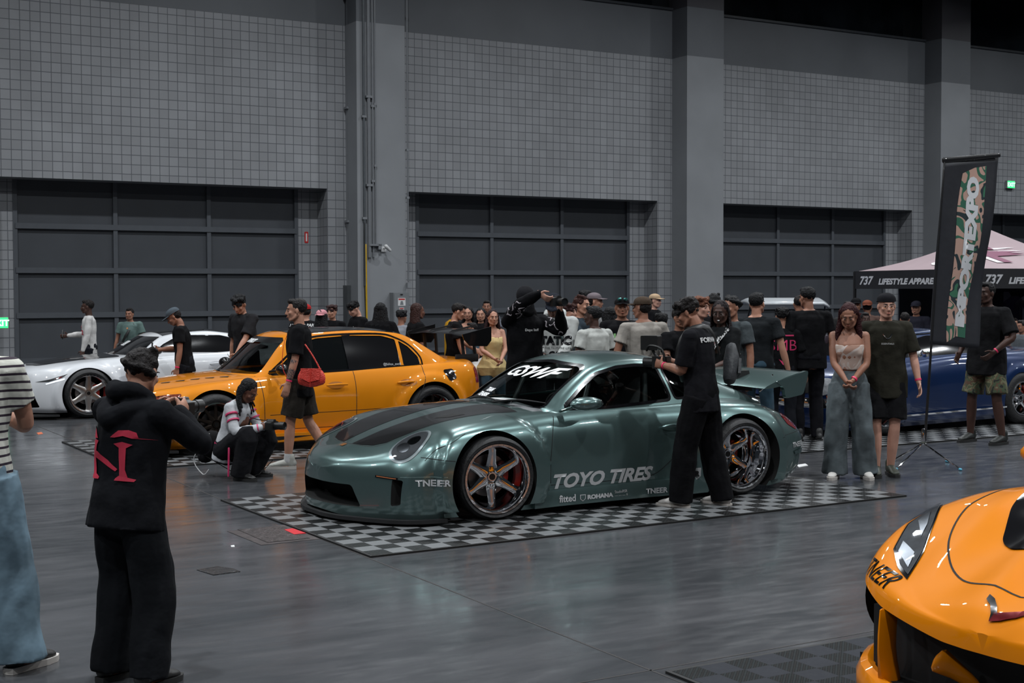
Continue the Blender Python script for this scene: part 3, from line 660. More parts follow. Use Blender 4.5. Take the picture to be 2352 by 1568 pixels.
    # black frames round the glass
    def frame(name, pts, fn, w, k=1.0):
        o = [Vector(p) for p in pts]; c = Vector((sum(p[0] for p in pts), sum(p[1] for p in pts))) / len(pts); n = len(o); v = []; f = []
        for i, p in enumerate(o):
            t = (o[(i + 1) % n] - o[i - 1]).normalized(); q = Vector((-t.y, t.x)); q = q if q.dot(p.xy - c) > 0 else -q; v += [tuple(p.xy - q * .002), tuple(p.xy + q * w)]
        for i in range(n): j = (i + 1) % n; f.append((2 * i, 2 * j, 2 * j + 1, 2 * i + 1))
        return wrap(name, v, f, fn, m_blk, r, .05, .0025)
    frame('window_frame', sw, SS, .022); frame('window_frame', qw, SS, .018); 
    for s_, pts in ((1, [(-.60, .83), (-.60, .815), (.60, .815), (.60, .83), (.515, 1.10), (.44, 1.125), (0, 1.148), (-.44, 1.125), (-.515, 1.10)]),):
        frame('windscreen_band', rounded(pts, .03), SF, .018)
    # hood panels
    blk = [(-.80, -.08), (-.785, -.22), (-.75, -.36), (-.68, -.45), (-.5, -.50), (-.2, -.53), (.1, -.56), (.40, -.62), (.44, -.35), (.40, -.15), (.1, -.13), (-.4, -.10)]
    patch('hood_inlay', blk, P, m_carbon, r, .002); patch('hood_inlay', [(x, -y) for x, y in blk][::-1], P, m_carbon, r, .002)
    seam('hood_gap', [(-.81, .0), (-.795, -.2), (-.76, -.37), (-.68, -.465), (-.5, -.515), (0, -.565), (.4, -.635)], P, m_seam, r); seam('hood_gap', [(-.81, .0), (-.795, .2), (-.76, .37), (-.68, .465), (-.5, .515), (0, .565), (.4, .635)], P, m_seam, r)
    # vents in the hood
    vt = [(-.20, -.32), (-.12, -.44), (.02, -.46), (-.05, -.34)]
    patch('hood_vent', rounded(vt, .02), P, m_void, r, .004)
    # crest
    c_ = patch('nose_badge', rounded([(-.86, -.03), (-.86, .03), (-.82, .035), (-.82, -.035)], .012), P, mat('badge gold', (.5, .22, .08), .3, metal=.8, var=.3, scale=60), r, .004)
    # headlamps
    for s in (-1, 1):
        C = Vector((-.585, s * .69, .575)); D = Vector((.62, -s * .18, -.76)).normalized(); A = Vector((0, s, 0)); A = (A - D * A.dot(D)).normalized(); B = A.cross(D).normalized()
        if B.z < 0: B = -B
        fn = caster([full], C, A, B, D)
        def el(a, b, tilt=.28): return [(a * math.cos(t) * math.cos(tilt) - b * math.sin(t) * math.sin(tilt), a * math.cos(t) * math.sin(tilt) + b * math.sin(t) * math.cos(tilt)) for t in [2 * PI * k / 40 for k in range(40)]]
        hl = patch('headlamp', el(.135, .205), fn, mat('headlamp trim', (.33, .38, .39), .25, metal=.6, var=.02), r, .004)
        patch('lamp_bowl', el(.113, .180), fn, mat('lamp bowl', (.015, .017, .019), .5, coat=.4, var=.6, scale=25), hl, .007)
        patch('reflector', [(x * .5, y * .4 + .045) for x, y in el(.11, .15)], fn, m_chrome, hl, .009)
        patch('reflector', [(x * .55, y * .35 - .06) for x, y in el(.11, .15)], fn, mat('lamp bezel', (.25, .26, .27), .2, metal=1, var=.1), hl, .009)
        patch('lamp_cover', el(.119, .188), fn, m_lens, hl, .013)
    # indicator strip, seams, painted highlight on the bumper crease
    patch('indicator', [(-.80, .365), (-.64, .378), (-.64, .362), (-.80, .347)], F, m_blk, r, .004); patch('indicator_lens', [(-.79, .361), (-.65, .374), (-.65, .367), (-.79, .354)], F, mat('amber', (.35, .12, .05), .3, var=.1), r, .007)
    seam('bumper_gap_highlight', [(-.60, .515), (-.5, .50), (-.42, .49), (-.38, .485)], T, m_seam, r); seam('bumper_gap_highlight', [(-.75, .37), (-.6, .372), (-.45, .37)], T, mat('painted crease highlight', (.35, .5, .48), .2, metal=.8, var=0), r, .008)  # first seam is the gap, second a pale strip painting the crease's highlight
    seam('fender_gap', [(-.58, .49), (-.5, .56), (-.38, .62), (-.25, .68)], T, m_seam, r, .004)
    door = [(.63, .76), (.585, .66), (.55, .5), (.53, .36), (.535, .24)]
    seam('door_gap', door, T, m_seam, r, .006); seam('door_gap', [(1.93, .78), (1.96, .68), (1.93, .55), (1.80, .40), (1.62, .26), (1.5, .22)], T, m_seam, r, .006); seam('door_gap', [(.535, .225), (1.0, .215), (1.5, .22)], T, m_seam, r, .005)
    seam('rear_gap', [(2.9, .47), (3.1, .49), (3.3, .50)], T, m_seam, r, .004)
    for s_, f_ in ((-1, T), (1, side2([full]))):
        seam('flare_edge', [(.532 * math.cos(a), .33 + .532 * math.sin(a)) for a in [PI * (.10 + .075 * k) for k in range(11)]], f_, m_seam, r, .0035, .001); seam('flare_edge', [(2.45 + .562 * math.cos(a), .33 + .562 * math.sin(a)) for a in [PI * (.12 + .08 * k) for k in range(10)]], f_, m_seam, r, .0035, .001)
    # flare end fins
    for s in (-1, 1):
        G().prism([(.40, .46), (.53, .415), (.50, .38), (.42, .08), (.36, .08), (.37, .3)], s * .86, s * .945).obj('flare_fin', mp, r, smooth=False)
    # skirts and splitter
    for s in (-1, 1):
        g = G(); sec = []
        for x in (.36, .6, 1.0, 1.5, 1.95, 2.08):
            w = .925 + (.05 if x > 1.9 else 0) + (.02 if x < .5 else 0)
            sec.append([(x, s * w * .9, .055), (x, s * (w + .005), .055), (x, s * (w + .004), .13), (x, s * (w - .012), .185), (x, s * w * .9, .19)])
        vs = [p for q in sec for p in q]; fs = [(5 * i + k, 5 * i + k + 1, 5 * i + 6 + k, 5 * i + 5 + k) for i in range(5) for k in range(4)] + [(0, 1, 2, 3, 4), (25, 26, 27, 28, 29)]
        g.add(vs, fs).obj('side_skirt', mp, r)
    ol = [(x, -S['ym'](x) - .02) for x in (-1.075, -1.06, -1.03, -.98, -.9, -.8, -.7, -.6, -.45, -.40)]
    ol = [(x - .03, y) for x, y in ol]; G().prism(ol + [(x, -y) for x, y in ol][::-1], .022, .05, 'xy').obj('front_splitter', m_matt, r, smooth=False)
    # lower lip
    # wheels
    for s in (-1, 1):
        wheel(r, 0, s * .985, .322, .268, .26, .03, side=s, dish=.11, sp_w=.09, camber=-.035, steer=-.13); wheel(r, 2.45, s * 1.005, .33, .268, .31, .04, side=s, dish=.20, sp_w=.08, camber=-.035)
    # mirror
    for s in (-1,):
        g = G(); g.chain([(.70, s * .80, .795), (.74, s * .90, .83)], [(.03, .012), (.025, .012)]); g.ell((.84, s * .965, .862), (.15, .08, .055), n=20); mr = g.obj('door_mirror', mp, r)
        G().ell((.925, s * .96, .862), (.072, .062, .042), n=16).obj('mirror_glass', m_blk, mr)
    h_ = G(); h_.chain([(1.66, -.905, .625), (1.74, -.935, .637), (1.86, -.93, .64), (1.92, -.905, .632)], [.012, .016, .016, .012]); h_.obj('door_handle', mp, r)
    patch('handle_recess_shade', [(1.79 + .14 * math.cos(t), .625 + .04 * math.sin(t)) for t in [2 * PI * k / 24 for k in range(24)]], T, mat('recess shade paint', (.10, .16, .15), .3, metal=.7, coat=1, var=0), r, .002)  # flat darker green patch paints the shade of the handle hollow
    # wing
    g = G(); vs = []; ys = [-.88, -.86, -.8, -.6, -.3, 0, .3, .6, .8, .86, .88]; K = 12
    for y in ys:
        e_ = abs(y) / .88; c0 = 2.74 + .05 * e_; c1 = 3.27 + .03 * e_; zt = 1.01 - .012 * e_ ** 3
        for k in range(K):
            a = 2 * PI * k / K; x = (c0 + c1) / 2 - math.cos(a) * (c1 - c0) / 2; t = math.sin(a); th = (.022 + .02 * (x - c0) / (c1 - c0)); z = zt - .10 * (c1 - x) / (c1 - c0) + (th if t > 0 else th * 1.1) * t + .02 * ((x - c0) / (c1 - c0))
            vs.append((x, y, z))
    fs = [(K * i + k, K * i + (k + 1) % K, K * i + K + (k + 1) % K, K * i + K + k) for i in range(len(ys) - 1) for k in range(K)] + [tuple(range(K)), tuple(range(len(vs) - K, len(vs)))]
    g.add(vs, fs); wg = g.obj('rear_wing', mp, r)
    for s in (-1, 1):
        G().prism(rounded([(2.92, .955), (3.31, 1.045), (3.30, .97), (3.25, .83), (3.04, .80), (3.02, .90)], .03), s * .845, s * .885).obj('end_plate', mp, wg)
        G().prism([(2.9, 1.03), (3.02, 1.03), (3.06, .84), (2.84, .86)], s * .40, s * .42).obj('wing_stay', m_matt, wg, smooth=False)
        G().chain([(2.9, s * .7, .86), (3.02, s * .72, .96), (3.05, s * .7, 1.0)], [.008] * 3).obj('wing_stay', m_chrome, wg)
    # tail lamp, rear bits
    patch('tail_lamp', rounded([(3.02, .66), (3.12, .665), (3.30, .60), (3.30, .53), (3.22, .51), (3.08, .57)], .02), T, m_tail, r, .004)
    words('bumper_lettering', 'TNEER', 3.10, .365, .062, T, m_decal, r, bold=.002, wide=1.15)
    patch('rear_vent', rounded([(3.12, .33), (3.34, .35), (3.34, .3), (3.14, .30)], .01), T, mp, r, .01)
    # lettering
    words('door_lettering', 'TOYO TIRES', .535, .197, .152, T, m_decal, r, off=.0015, shear=.3, bold=.006, wide=1.19, spacing=.98, rot=.0)
    patch('door_stripe', [(.54, .178), (1.30, .178), (1.30, .164), (.54, .164)], T, mat('pale green stripe', (.12, .42, .38), .3, metal=.4, var=0), r, .003)  # pale green strip below the door lettering
    sk = caster([bvh(o_.data) for o_ in r.children if o_.name.startswith('side_skirt')] + [full], (0, 0, 0), (1, 0, 0), (0, 0, 1), (0, 1, 0))
    words('skirt_lettering', 'fitted', .60, .085, .075, sk, m_decal, r, bold=.002); words('skirt_lettering', 'ROHANA', .87, .09, .045, sk, m_decal, r, bold=.003, wide=1.3)
    words('skirt_lettering', 'StudioRSR', 1.14, .115, .03, sk, m_decal, r); words('skirt_lettering', '— — — 9', 1.14, .085, .03, sk, m_decal, r); words('skirt_lettering', 'TNEER', 1.46, .085, .06, sk, m_decal, r, bold=.002, wide=1.15)
    patch('shield_decal', [(.80, .13), (.855, .13), (.855, .095), (.828, .075), (.80, .095)], sk, m_decal, r, .002); patch('shield_decal', [(.807, .124), (.848, .124), (.848, .098), (.828, .083), (.807, .098)], sk, mp, r, .0035)
    words('bumper_lettering', 'TNEER', -.66, .305, .066, T, m_decal, r, bold=.002, wide=1.15)
    patch('shield_decal', [(1.93, .27), (2.0, .27), (2.0, .2), (1.965, .17), (1.93, .2)], T, m_decal, r, .003); words('shield_letter', 'R', 1.945, .2, .06, T, m_matt, r, off=.006, bold=.004)
    words('screen_lettering', 'GSWF', .47, 1.035, .112, SF, m_decw, r, off=-.0085, flip=-1, shear=.5, bold=.003, wide=2.6, spacing=.95)
    words('screen_lettering', 'TEAM', .36, .905, .035, SF, m_decw, r, off=-.0085, flip=-1, bold=.002, wide=1.9); words('screen_lettering', 'TENSEI', .42, .868, .034, SF, m_decw, r, off=-.0085, flip=-1, bold=.002, wide=2.4)
    # wipers
    for y0 in (.35, -.12):
        pts = [SF(y0, .835)[0] + Vector((-.03, 0, .0)), SF(y0 - .25, .855)[0] + Vector((-.03, 0, .01)), SF(y0 - .5, .84)[0] + Vector((-.03, 0, .01))]
        G().chain(pts, [.01, .008, .005]).obj('wiper', m_matt, r)
    # interior
    m_cage = mat('roll cage paint', (.10, .115, .115), .4, metal=.3, var=.05); g = G()
    for s in (-1, 1):
        for pts in ([(1.75, s * .55, .35), (1.75, s * .52, 1.10)], [(1.0, s * .6, .4), (1.2, s * .5, 1.05), (1.75, s * .5, 1.12)], [(1.75, s * .5, 1.1), (2.35, s * .45, .8)]): G().chain(pts, [.022] * len(pts), sub=2).obj('cage_tube', m_cage, r)
    G().chain([(1.75, -.52, 1.1), (1.75, .52, 1.1)], [.022] * 2).obj('cage_tube', m_cage, r); G().chain([(1.75, -.5, 1.08), (1.75, .45, .5)], [.022] * 2).obj('cage_tube', m_cage, r); G().chain([(1.75, .5, 1.08), (1.75, -.45, .5)], [.022] * 2).obj('cage_tube', m_cage, r)
    for s in (-1, 1): seat(r, 1.35, s * .36, .48, m_dim)
    g = G(); g.chain([(.58, -.62, .74), (.6, 0, .78), (.58, .62, .74)], [(.12, .07)] * 3, lat=(1, 0, 0)); g.obj('dashboard', mat('dashboard', (.05, .055, .06), .5, var=.2), r)
    G().chain([(.95, -.36 + .17 * math.cos(a), .74 + .16 * math.sin(a)) for a in [2 * PI * k / 12 for k in range(13)]], [.014] * 13, n=8).obj('steering_wheel', m_dim, r)
    G().box(.52, .64, -.25, .0, .853, .86).obj('dash_papers', m_decw, r, smooth=False)
    return r
green_coupe()
# ================================================================ the other cars
def stdcar(name, label, O, yaw, mp, xf, xr, wb, W, zf, zw, zb0, zb1, zd, zr, wsb, wst, rwt, rwb, wr=.56, wR=.33, arch=.37, bump=.36, fl=.03, bow=.02, glass=None, noseplan=.45, cuts=(), n=130, roofm=None, rear='notch'):
    r = carroot(name, O.x, O.y, yaw, label); wp_ = W - .03; m1 = xf + noseplan
    S = dict(range=(xf, xr), n=n,
        zb=tab((xf, .12), (xf + .15, .08), (xr - .5, .10), (xr, .22)),
        yb=tab((xf, .22), (xf + .06, .5), (xf + .2, W - .26), (m1, W - .1), (wb / 2, W - .1), (wb, W - .07), (xr - .25, W - .2), (xr - .05, W - .36), (xr, .3)),
        zs=tab((xf, .16), (xf + .2, .15), (xr - .3, .18), (xr, .28)),
        ys=tab((xf, .26), (xf + .06, .56), (xf + .2, W - .2), (m1, W - .05), (wb / 2, W - .07), (wb, W - .03), (xr - .25, W - .13), (xr - .05, W - .30), (xr, .35)),
        zm=tab((xf, bump - .06), (0, .44), (wb, .50), (xr, .48)),
        ym=tab((xf, .28), (xf + .05, .58), (xf + .2, W - .18), (m1, W - .04), (0, W - .015), (wb / 2, W - .05), (wb, W), (xr - .3, W - .08), (xr - .08, W - .22), (xr, W - .42)),
        zsh=tab((xf, bump + .04), (xf + .2, zf - .12), (0, zw - .12), (wb / 2, zb0 - .12), (wb, zb1 - .12), (xr - .2, zd - .13), (xr, zd - .2)),
        ysh=tab((xf, .24), (xf + .06, .54), (xf + .2, W - .22), (m1, W - .09), (0, W - .06), (wb / 2, W - .075), (wb, W - .05), (xr - .3, W - .11), (xr - .08, W - .25), (xr, W - .46)),
        zh=tab((xf, bump + .1), (xf + .12, zf - .03), (m1, (zf + zw) / 2 - .02), (0, zw - .03), (wsb + .2, zb0 - .01), (wb, zb1), (xr - .2, zd - .01), (xr, zd - .08)),
        yh=tab((xf, .18), (xf + .06, .44), (xf + .2, W - .34), (m1, W - .22), (0, W - .2), (wb, W - .17), (xr - .25, W - .24), (xr, W - .52)),
        zc=tab((xf, bump + .12), (xf + .1, zf), (m1, (zf + zw) / 2 + .03), (wsb, zw + .04), (wsb + .4, zb0 + .01), (rwb, zb1 + .02), (xr - .15, zd + .02), (xr, zd - .04)))
    b = carbody('body', S, mp, [(0, wR, arch + .06, arch + .13, fl, .1), (wb, wR, arch + .06, arch + .13, fl, .1)])
    full = bvh(b.data)
    cl = [cutcyl(x, wR, arch, s * (W - .5), s * (W + .3), m_void) for x in (0, wb) for s in (-1, 1)] if arch else []
    if glass: cl.append(cutprism([(wsb + .25, .35), (rwb - .3, .35), (rwb - .3, 1.2), (wsb + .25, 1.2)], -W + .2, W - .2, 'xz', m_dim))
    boolean(b, cl + [cutprism(*c) for c in cuts]); b.parent = r; b.data.set_sharp_from_angle(angle=math.radians(36))
    yb_ = W - .13
    GS = dict(range=(wsb - .12, rwb + .1), bow=bow,
        yb=tab((wsb - .12, .12), (wsb - .06, .42), (wsb + .06, yb_ - .08), (wsb + .3, yb_), (rwb - .3, yb_), (rwb + .1, yb_ - .1)), zb=tab((wsb - .12, zw - .06), (wsb + .3, zb0 - .05), (rwb + .1, zb1 - .06)),
        yr=tab((wsb - .12, .1), (wsb - .06, .40), (wsb + .06, yb_ - .10), (wst, wr + .02), ((wst + rwt) / 2, wr), (rwt, wr), (rwb + .1, wr + .06)),
        ze=tab((wsb - .12, zw - .01), (wsb + .06, zw), (wst - .05, zr - .10), (wst + .2, zr - .055), ((wst + rwt) / 2 + .1, zr - .03), (rwt, zr - .07), (rwb, zb1 + .03), (rwb + .1, zb1 - .02)),
        zc=tab((wsb - .12, zw + .01), (wsb + .02, zw + .09), (wst - .05, zr - .045), (wst + .25, zr - .01), ((wst + rwt) / 2 + .1, zr), (rwt, zr - .03), (rwb, zb1 + .06), (rwb + .1, zb1)))
    sh, st = shell('roof', GS, mp)
    return r, b, full, sh, st, S, GS
def ring(c, a, b, n=28): return [(c[0] + a * math.cos(2 * PI * k / n), c[1] + b * math.sin(2 * PI * k / n)) for k in range(n)]
def orange_saloon():
    O = Vector((-3.652, 15.543, 0)); yaw = math.radians(30.3)
    mp = mat('orange gloss paint', (.62, .20, .002), .5, metal=.0, coat=1, var=.02, crough=.02, spec=.15)
    ws = rounded([(-.66, .845), (.66, .845), (.535, 1.20), (.45, 1.235), (-.45, 1.235), (-.535, 1.20)], .03)
    f1 = rounded([(.72, .86), (.98, 1.08), (1.12, 1.185), (1.28, 1.225), (1.61, 1.245), (1.62, .87)], .02); f2 = rounded([(1.70, .875), (1.695, 1.25), (2.1, 1.24), (2.27, 1.195), (2.27, .89)], .02); f3 = rounded([(2.31, .895), (2.31, 1.18), (2.42, 1.11), (2.52, .99), (2.53, .905)], .02)
    r, b, full, sh, st, S, GS = stdcar('saloon_car', 'orange four-door saloon with black carbon roof and tall black rear wing', O, yaw, mp, -.84, 3.43, 2.62, .93, .68, .80, .83, .90, .93, 1.335, .42, 1.06, 2.3, 2.98, glass=True, fl=.045, wR=.33, arch=.375)
    boolean(sh, [cutprism(p, s * .4, s * 1.2, 'xz', m_blk) for p in (f1, f2, f3) for s in (-1, 1)] + [cutprism(ws, .2, 1.16, 'yz', m_blk)]); sh.parent = r; sh.data.set_sharp_from_angle(angle=math.radians(35))
    SS, SF, T, P, F, ST = side([st]), front([st]), side([full]), top([full]), front([full]), top([st])
    patch('windscreen', ws, SF, m_gl, r, -.008, .05)
    for p in (f1, f2, f3): patch('side_window', p, SS, m_tint if p is f1 else m_blk, r, -.008, .05); patch('side_window', p, side2([st]), m_tint, r, -.008, .05)
    patch('windscreen_band', [(-.55, 1.175), (.55, 1.175), (.53, 1.205), (.45, 1.235), (-.45, 1.235), (-.53, 1.205)], SF, m_carbon, r, .003)
    patch('pillar_trim', [(1.612, .87), (1.60, 1.25), (1.705, 1.255), (1.71, .87)], SS, m_blk, r, .003)
    patch('window_frame', [(.66, .845), (.72, .862), (1.6, .872), (2.54, .905), (2.54, .882), (1.6, .85), (.7, .83)], SS, m_blk, r, .003)
    fr = [(.66, .845), (.98, 1.10), (1.12, 1.205), (1.28, 1.245), (1.62, 1.265), (2.1, 1.26), (2.29, 1.21), (2.44, 1.125), (2.545, .995), (2.555, .89)]
    seam('window_frame', fr, SS, m_blk, r, .02, .003, smooth=True)
    patch('roof_panel', [(1.05, -.54), (1.05, .54), (2.40, .52), (2.40, -.52)], ST, m_carbon, r, .003, .06)
    for k in range(8):
        y = -.45 + .9 * k / 7; h = ST(2.3, y)
        if h: G().add([(2.2, y, h[0].z + .005), (2.32, y - .012, h[0].z), (2.32, y + .012, h[0].z), (2.33, y, h[0].z + .05)], [(0, 1, 3), (0, 3, 2), (1, 2, 3), (0, 2, 1)]).obj('vortex_fin', m_blk, r, smooth=False)
    for x0, pts in ((0, [(.52, .84), (.55, .6), (.56, .35)]), (1, [(1.655, .86), (1.66, .6), (1.655, .24)]), (2, [(2.53, .89), (2.50, .7), (2.38, .5), (2.25, .35)])): seam('door_gap', pts, T, m_seam, r, .007)
    seam('side_moulding', [(.62, .40), (1.4, .405), (2.15, .42)], T, m_seam, r, .006); seam('skirt_gap', [(.6, .24), (1.4, .235), (2.2, .25)], T, m_seam, r, .006)
    for x in (1.42, 2.30):
        patch('handle_recess_shade', ring((x, .70), .10, .04), T, mat('orange recess shade', (.33, .11, .004), .35, coat=1, var=0), r, .002); G().chain([(x - .13, -.915, .705), (x, -.93, .712), (x + .11, -.92, .71)], [.012, .016, .012]).obj('door_handle', mp, r)  # darker orange ovals paint the shade in the handle hollows
    patch('fuel_flap', rounded([(2.78, .83), (2.92, .84), (2.96, .72), (2.83, .70)], .03), T, m_blk, r, .006)
    patch('tail_lamp', rounded([(3.24, .84), (3.40, .85), (3.42, .66), (3.27, .66)], .02), T, m_tail, r, .004)
    patch('headlamp', rounded([(-.72, .62), (-.50, .66), (-.34, .67), (-.40, .60), (-.6, .57), (-.72, .57)], .03), T, mat('lamp amber glass', (.20, .05, .03), .1, coat=1, metal=.3, var=.9, scale=30), r, .004)
    # hood vents
    for s in (-1, 1):
        for k in range(5): x = -.42 + .15 * k; y = s * (.30 + .05 * k); patch('hood_louvre', [(x, y), (x + .10, y + s * .035), (x + .07, y + s * .08), (x + .0, y + s * .03)][::1], P, m_void, r, .004)
    patch('hood_vent', rounded([(-.55, -.12), (-.5, .32), (-.35, .30), (-.38, -.1)], .03), P, m_void, r, .004)
    seam('hood_gap', [(-.75, -.55), (-.3, -.68), (.38, -.72)], P, m_seam, r); seam('wiper', [(.30, .5), (.36, .0), (.33, -.45)], P, m_matt, r, .02, .03)
    words('screen_lettering', 'GSWIROT', .46, 1.165, .055, SF, m_decw, r, off=.004, flip=-1, bold=.003, wide=1.6, shear=.3); words('screen_lettering', 'TEAM', .56, .92, .05, SF, m_decw, r, off=.004, flip=-1, wide=1.2); words('screen_lettering', 'TENSEI', .6, .875, .05, SF, m_decw, r, off=.004, flip=-1, wide=1.4)
    words('window_lettering', '@fuliox_evo8', 2.05, .90, .04, SS, m_decal, r, off=.004)
    # mouldings: lip, skirts, canard, mirror
    for s in (-1, 1):
        G().prism([(.42, .10), (2.18, .12), (2.14, .26), (1.2, .19), (.6, .2), (.45, .28)], s * .86, s * .935).obj('side_skirt', mp, r, smooth=False)
        G().prism([(.62, .165), (1.1, .16), (.7, .125)], s * .93, s * .94).obj('skirt_vent', m_void, r, smooth=False)
        g = G(); g.chain([(.66, s * .80, .87), (.70, s * .9, .885)], [.02, .02]); g.ell((.74, s * .97, .90), (.075, .11, .065), n=16); g.obj('door_mirror', m_carbon, r)
        G().prism([(-.62, .24), (-.40, .30), (-.42, .28), (-.6, .2)], s * .85, s * 1.0).obj('canard', m_matt, r, smooth=False)
        wheel(r, 0, s * .955, .33, .24, .25, .02, spokes=10, side=s, dish=.04, sp_w=.05, face_m=mat('bronze black wheel', (.03, .022, .018), .35, metal=.8), hub_m=None, lip_bolts=False); wheel(r, 2.62, s * .955, .33, .24, .25, .02, spokes=10, side=s, dish=.04, sp_w=.05, face_m=mat('bronze black wheel'), lip_bolts=False)
    G().prism([(-.88, -.60), (-.75, -.84), (-.42, -.95), (-.42, .95), (-.75, .84), (-.88, .60)], .05, .075, 'xy').obj('front_splitter', m_matt, r, smooth=False)
    for s in (-1, 1): seat(r, 1.55, s * .36, .5, mat('red seat cloth', (.10, .008, .01), .7, var=.2)); 
    g = G(); g.chain([(.7, -.6, .76), (.7, .6, .76)], [(.12, .06)] * 2, lat=(1, 0, 0)); g.obj('dashboard', m_dim, r)
    # wing
    g = G(); K = 10; vs = []; ys = [-.74, -.4, 0, .4, .74]
    for y in ys:
        for k in range(K): a = 2 * PI * k / K; x = 3.30 - math.cos(a) * .16; vs.append((x, y, 1.235 + .055 * (x - 3.14) / .32 - (.03 if abs(y) > .6 else 0) + .014 * math.sin(a)))
    g.add(vs, [(K * i + k, K * i + (k + 1) % K, K * i + K + (k + 1) % K, K * i + K + k) for i in range(4) for k in range(K)] + [tuple(range(K)), tuple(range(4 * K, 5 * K))]); wg = g.obj('rear_wing', m_carbon, r)
    for s in (-1, 1):
        G().prism([(3.10, 1.24), (3.50, 1.33), (3.50, 1.16), (3.44, 1.09), (3.2, 1.10), (3.12, 1.18)], s * .74, s * .755).obj('end_plate', m_carbon, wg, smooth=False)
        for x in (3.2, 3.36): G().chain([(x + .05, s * .52, .94), (x - .03 + .05, s * .5, 1.22)], [(.022, .008)] * 2, lat=(1, 0, 0)).obj('wing_stay', m_matt, wg)
        G().chain([(3.12, s * .55, .945), (3.42, s * .55, .945)], [(.012, .05)] * 2).obj('stay_foot', m_matt, wg)
    for y in (-.3, .25): G().prism([(3.15, 1.25), (3.46, 1.31), (3.46, 1.33), (3.2, 1.28)], y, y + .012).obj('wing_fence', m_matt, wg, smooth=False)
    return r
orange_saloon()
def white_coupe():
    O = Vector((-6.405, 20.012, 0)); yaw = math.radians(30.3); mp = mat('white gloss paint', (.60, .615, .64), .35, coat=1, var=.02)
    m_bw = mat('black bonnet', (.012, .012, .013), .2, coat=1, var=.1)
    r, b, full, sh, st, S, GS = stdcar('white_coupe', 'white two-door coupe with black bonnet and roof, parked furthest to the left', O, yaw, mp, -.86, 3.5, 2.70, .95, .66, .80, .84, .88, .90, 1.20, .60, 1.22, 2.15, 3.1, wr=.6, arch=.37, fl=.06, glass=None,
        cuts=[(rounded([(-.50, .14), (-.78, .16), (-.74, .34), (-.66, .36)], .02), -1.2, -.45, 'yz', m_void), (rounded([(.50, .14), (.78, .16), (.74, .34), (.66, .36)], .02), -1.2, -.45, 'yz', m_void), (rounded([(-.36, .16), (.36, .16), (.22, .34), (.34, .50), (-.34, .50), (-.22, .34)], .02), -1.2, -.78, 'yz', m_void)])
    sh.parent = r; SS, SF, T, P, F, ST = side([st]), front([st]), side([full]), top([full]), front([full]), top([st])
    fw = rounded([(.98, .885), (1.12, .99), (1.3, 1.075), (1.55, 1.115), (2.0, 1.105), (2.45, 1.0), (2.72, .93), (2.7, .905), (1.9, .87)], .03)
    patch('side_window', fw, SS, m_blk, r, .003); seam('window_trim', fw + [fw[0]], SS, m_chrome, r, .008, .006, smooth=False); seam('window_divider', [(1.98, .875), (2.0, 1.1)], SS, m_chrome, r, .012, .005, smooth=False)
    patch('windscreen', rounded([(-.68, .845), (.68, .845), (.56, 1.10), (-.56, 1.10)], .03), SF, m_blk, r, .003)
    patch('roof_panel', [(1.16, -.55), (1.16, .55), (2.5, .5), (2.5, -.5)], ST, m_bw, r, .003, .06)
    patch('bonnet_panel', rounded([(-.58, -.42), (.52, -.66), (.56, 0), (.52, .66), (-.58, .42), (-.66, 0)], .1), P, m_bw, r, .003, .06)
    words('screen_lettering', 'LEXNSR', .5, .96, .09, SF, m_decw, r, off=.006, flip=-1, shear=.3, wide=1.5, bold=.003)
    patch('headlamp', rounded([(-.68, .51), (-.50, .55), (-.28, .625), (-.36, .57), (-.52, .515)], .01), T, mat('lamp bowl'), r, .004); patch('lamp_lens', [(-.45, .55), (-.35, .59), (-.38, .565)], T, m_tail, r, .007)
    patch('day_light', [(-.56, .49), (-.33, .565), (-.33, .545), (-.55, .475)], T, mat('daylight strip', (.8, .85, .9), .3, emit=(.9, .95, 1), es=.5), r, .006)
    seam('grille_trim', [(-.38, .52), (-.2, .34), (-.36, .16)], F, m_chrome, r, .015, .008); seam('grille_trim', [(.38, .52), (.2, .34), (.36, .16)], F, m_chrome, r, .015, .008)
    patch('fender_vent', [(.42, .55), (.55, .58), (.62, .40), (.50, .30)], T, mat('white painted shade', (.42, .43, .46), .4, coat=1, var=0), r, .004)  # greyed copy of the white paint, shade of the vent put into colour
    seam('door_gap', [(.68, .80), (.66, .5), (.68, .26)], T, m_seam, r, .007); seam('door_gap', [(2.05, .84), (2.1, .6), (1.98, .32)], T, m_seam, r, .007)
    patch('handle_recess_shade', ring((1.86, .70), .10, .035), T, mat('white painted shade'), r, .003); G().chain([(1.76, -.93, .705), (1.86, -.945, .71), (1.96, -.93, .71)], [.012] * 3).obj('door_handle', mp, r)  # same greyed white paints the shade behind the handle
    patch('tail_lamp', [(3.2, .80), (3.4, .80), (3.42, .68), (3.25, .70)], T, m_tail, r, .004)
    fm = mat('brushed wheel', (.5, .48, .46), .28, metal=1, var=.1)
    for s in (-1, 1):
        G().prism([(.42, .07), (2.3, .09), (2.26, .2), (.46, .2)], s * .88, s * .975).obj('side_skirt', mp, r, smooth=False)
        wheel(r, 0, s * .985, .34, .268, .27, .02, spokes=6, side=s, dish=.06, sp_w=.1, face_m=fm, camber=-.05); wheel(r, 2.70, s * .99, .34, .262, .29, .03, spokes=6, side=s, dish=.1, sp_w=.1, face_m=fm, camber=-.05)
        g = G(); g.chain([(.90, s * .82, .88), (.94, s * .92, .90)], [.02, .02]); g.ell((.96, s * 1.0, .92), (.07, .12, .06), n=16); g.obj('door_mirror', m_bw, r)
    G().prism([(-.92, -.60), (-.76, -.84), (-.40, -.96), (-.40, .96), (-.76, .84), (-.92, .60)], .035, .06, 'xy').obj('front_splitter', m_matt, r, smooth=False)
    return r
white_coupe()
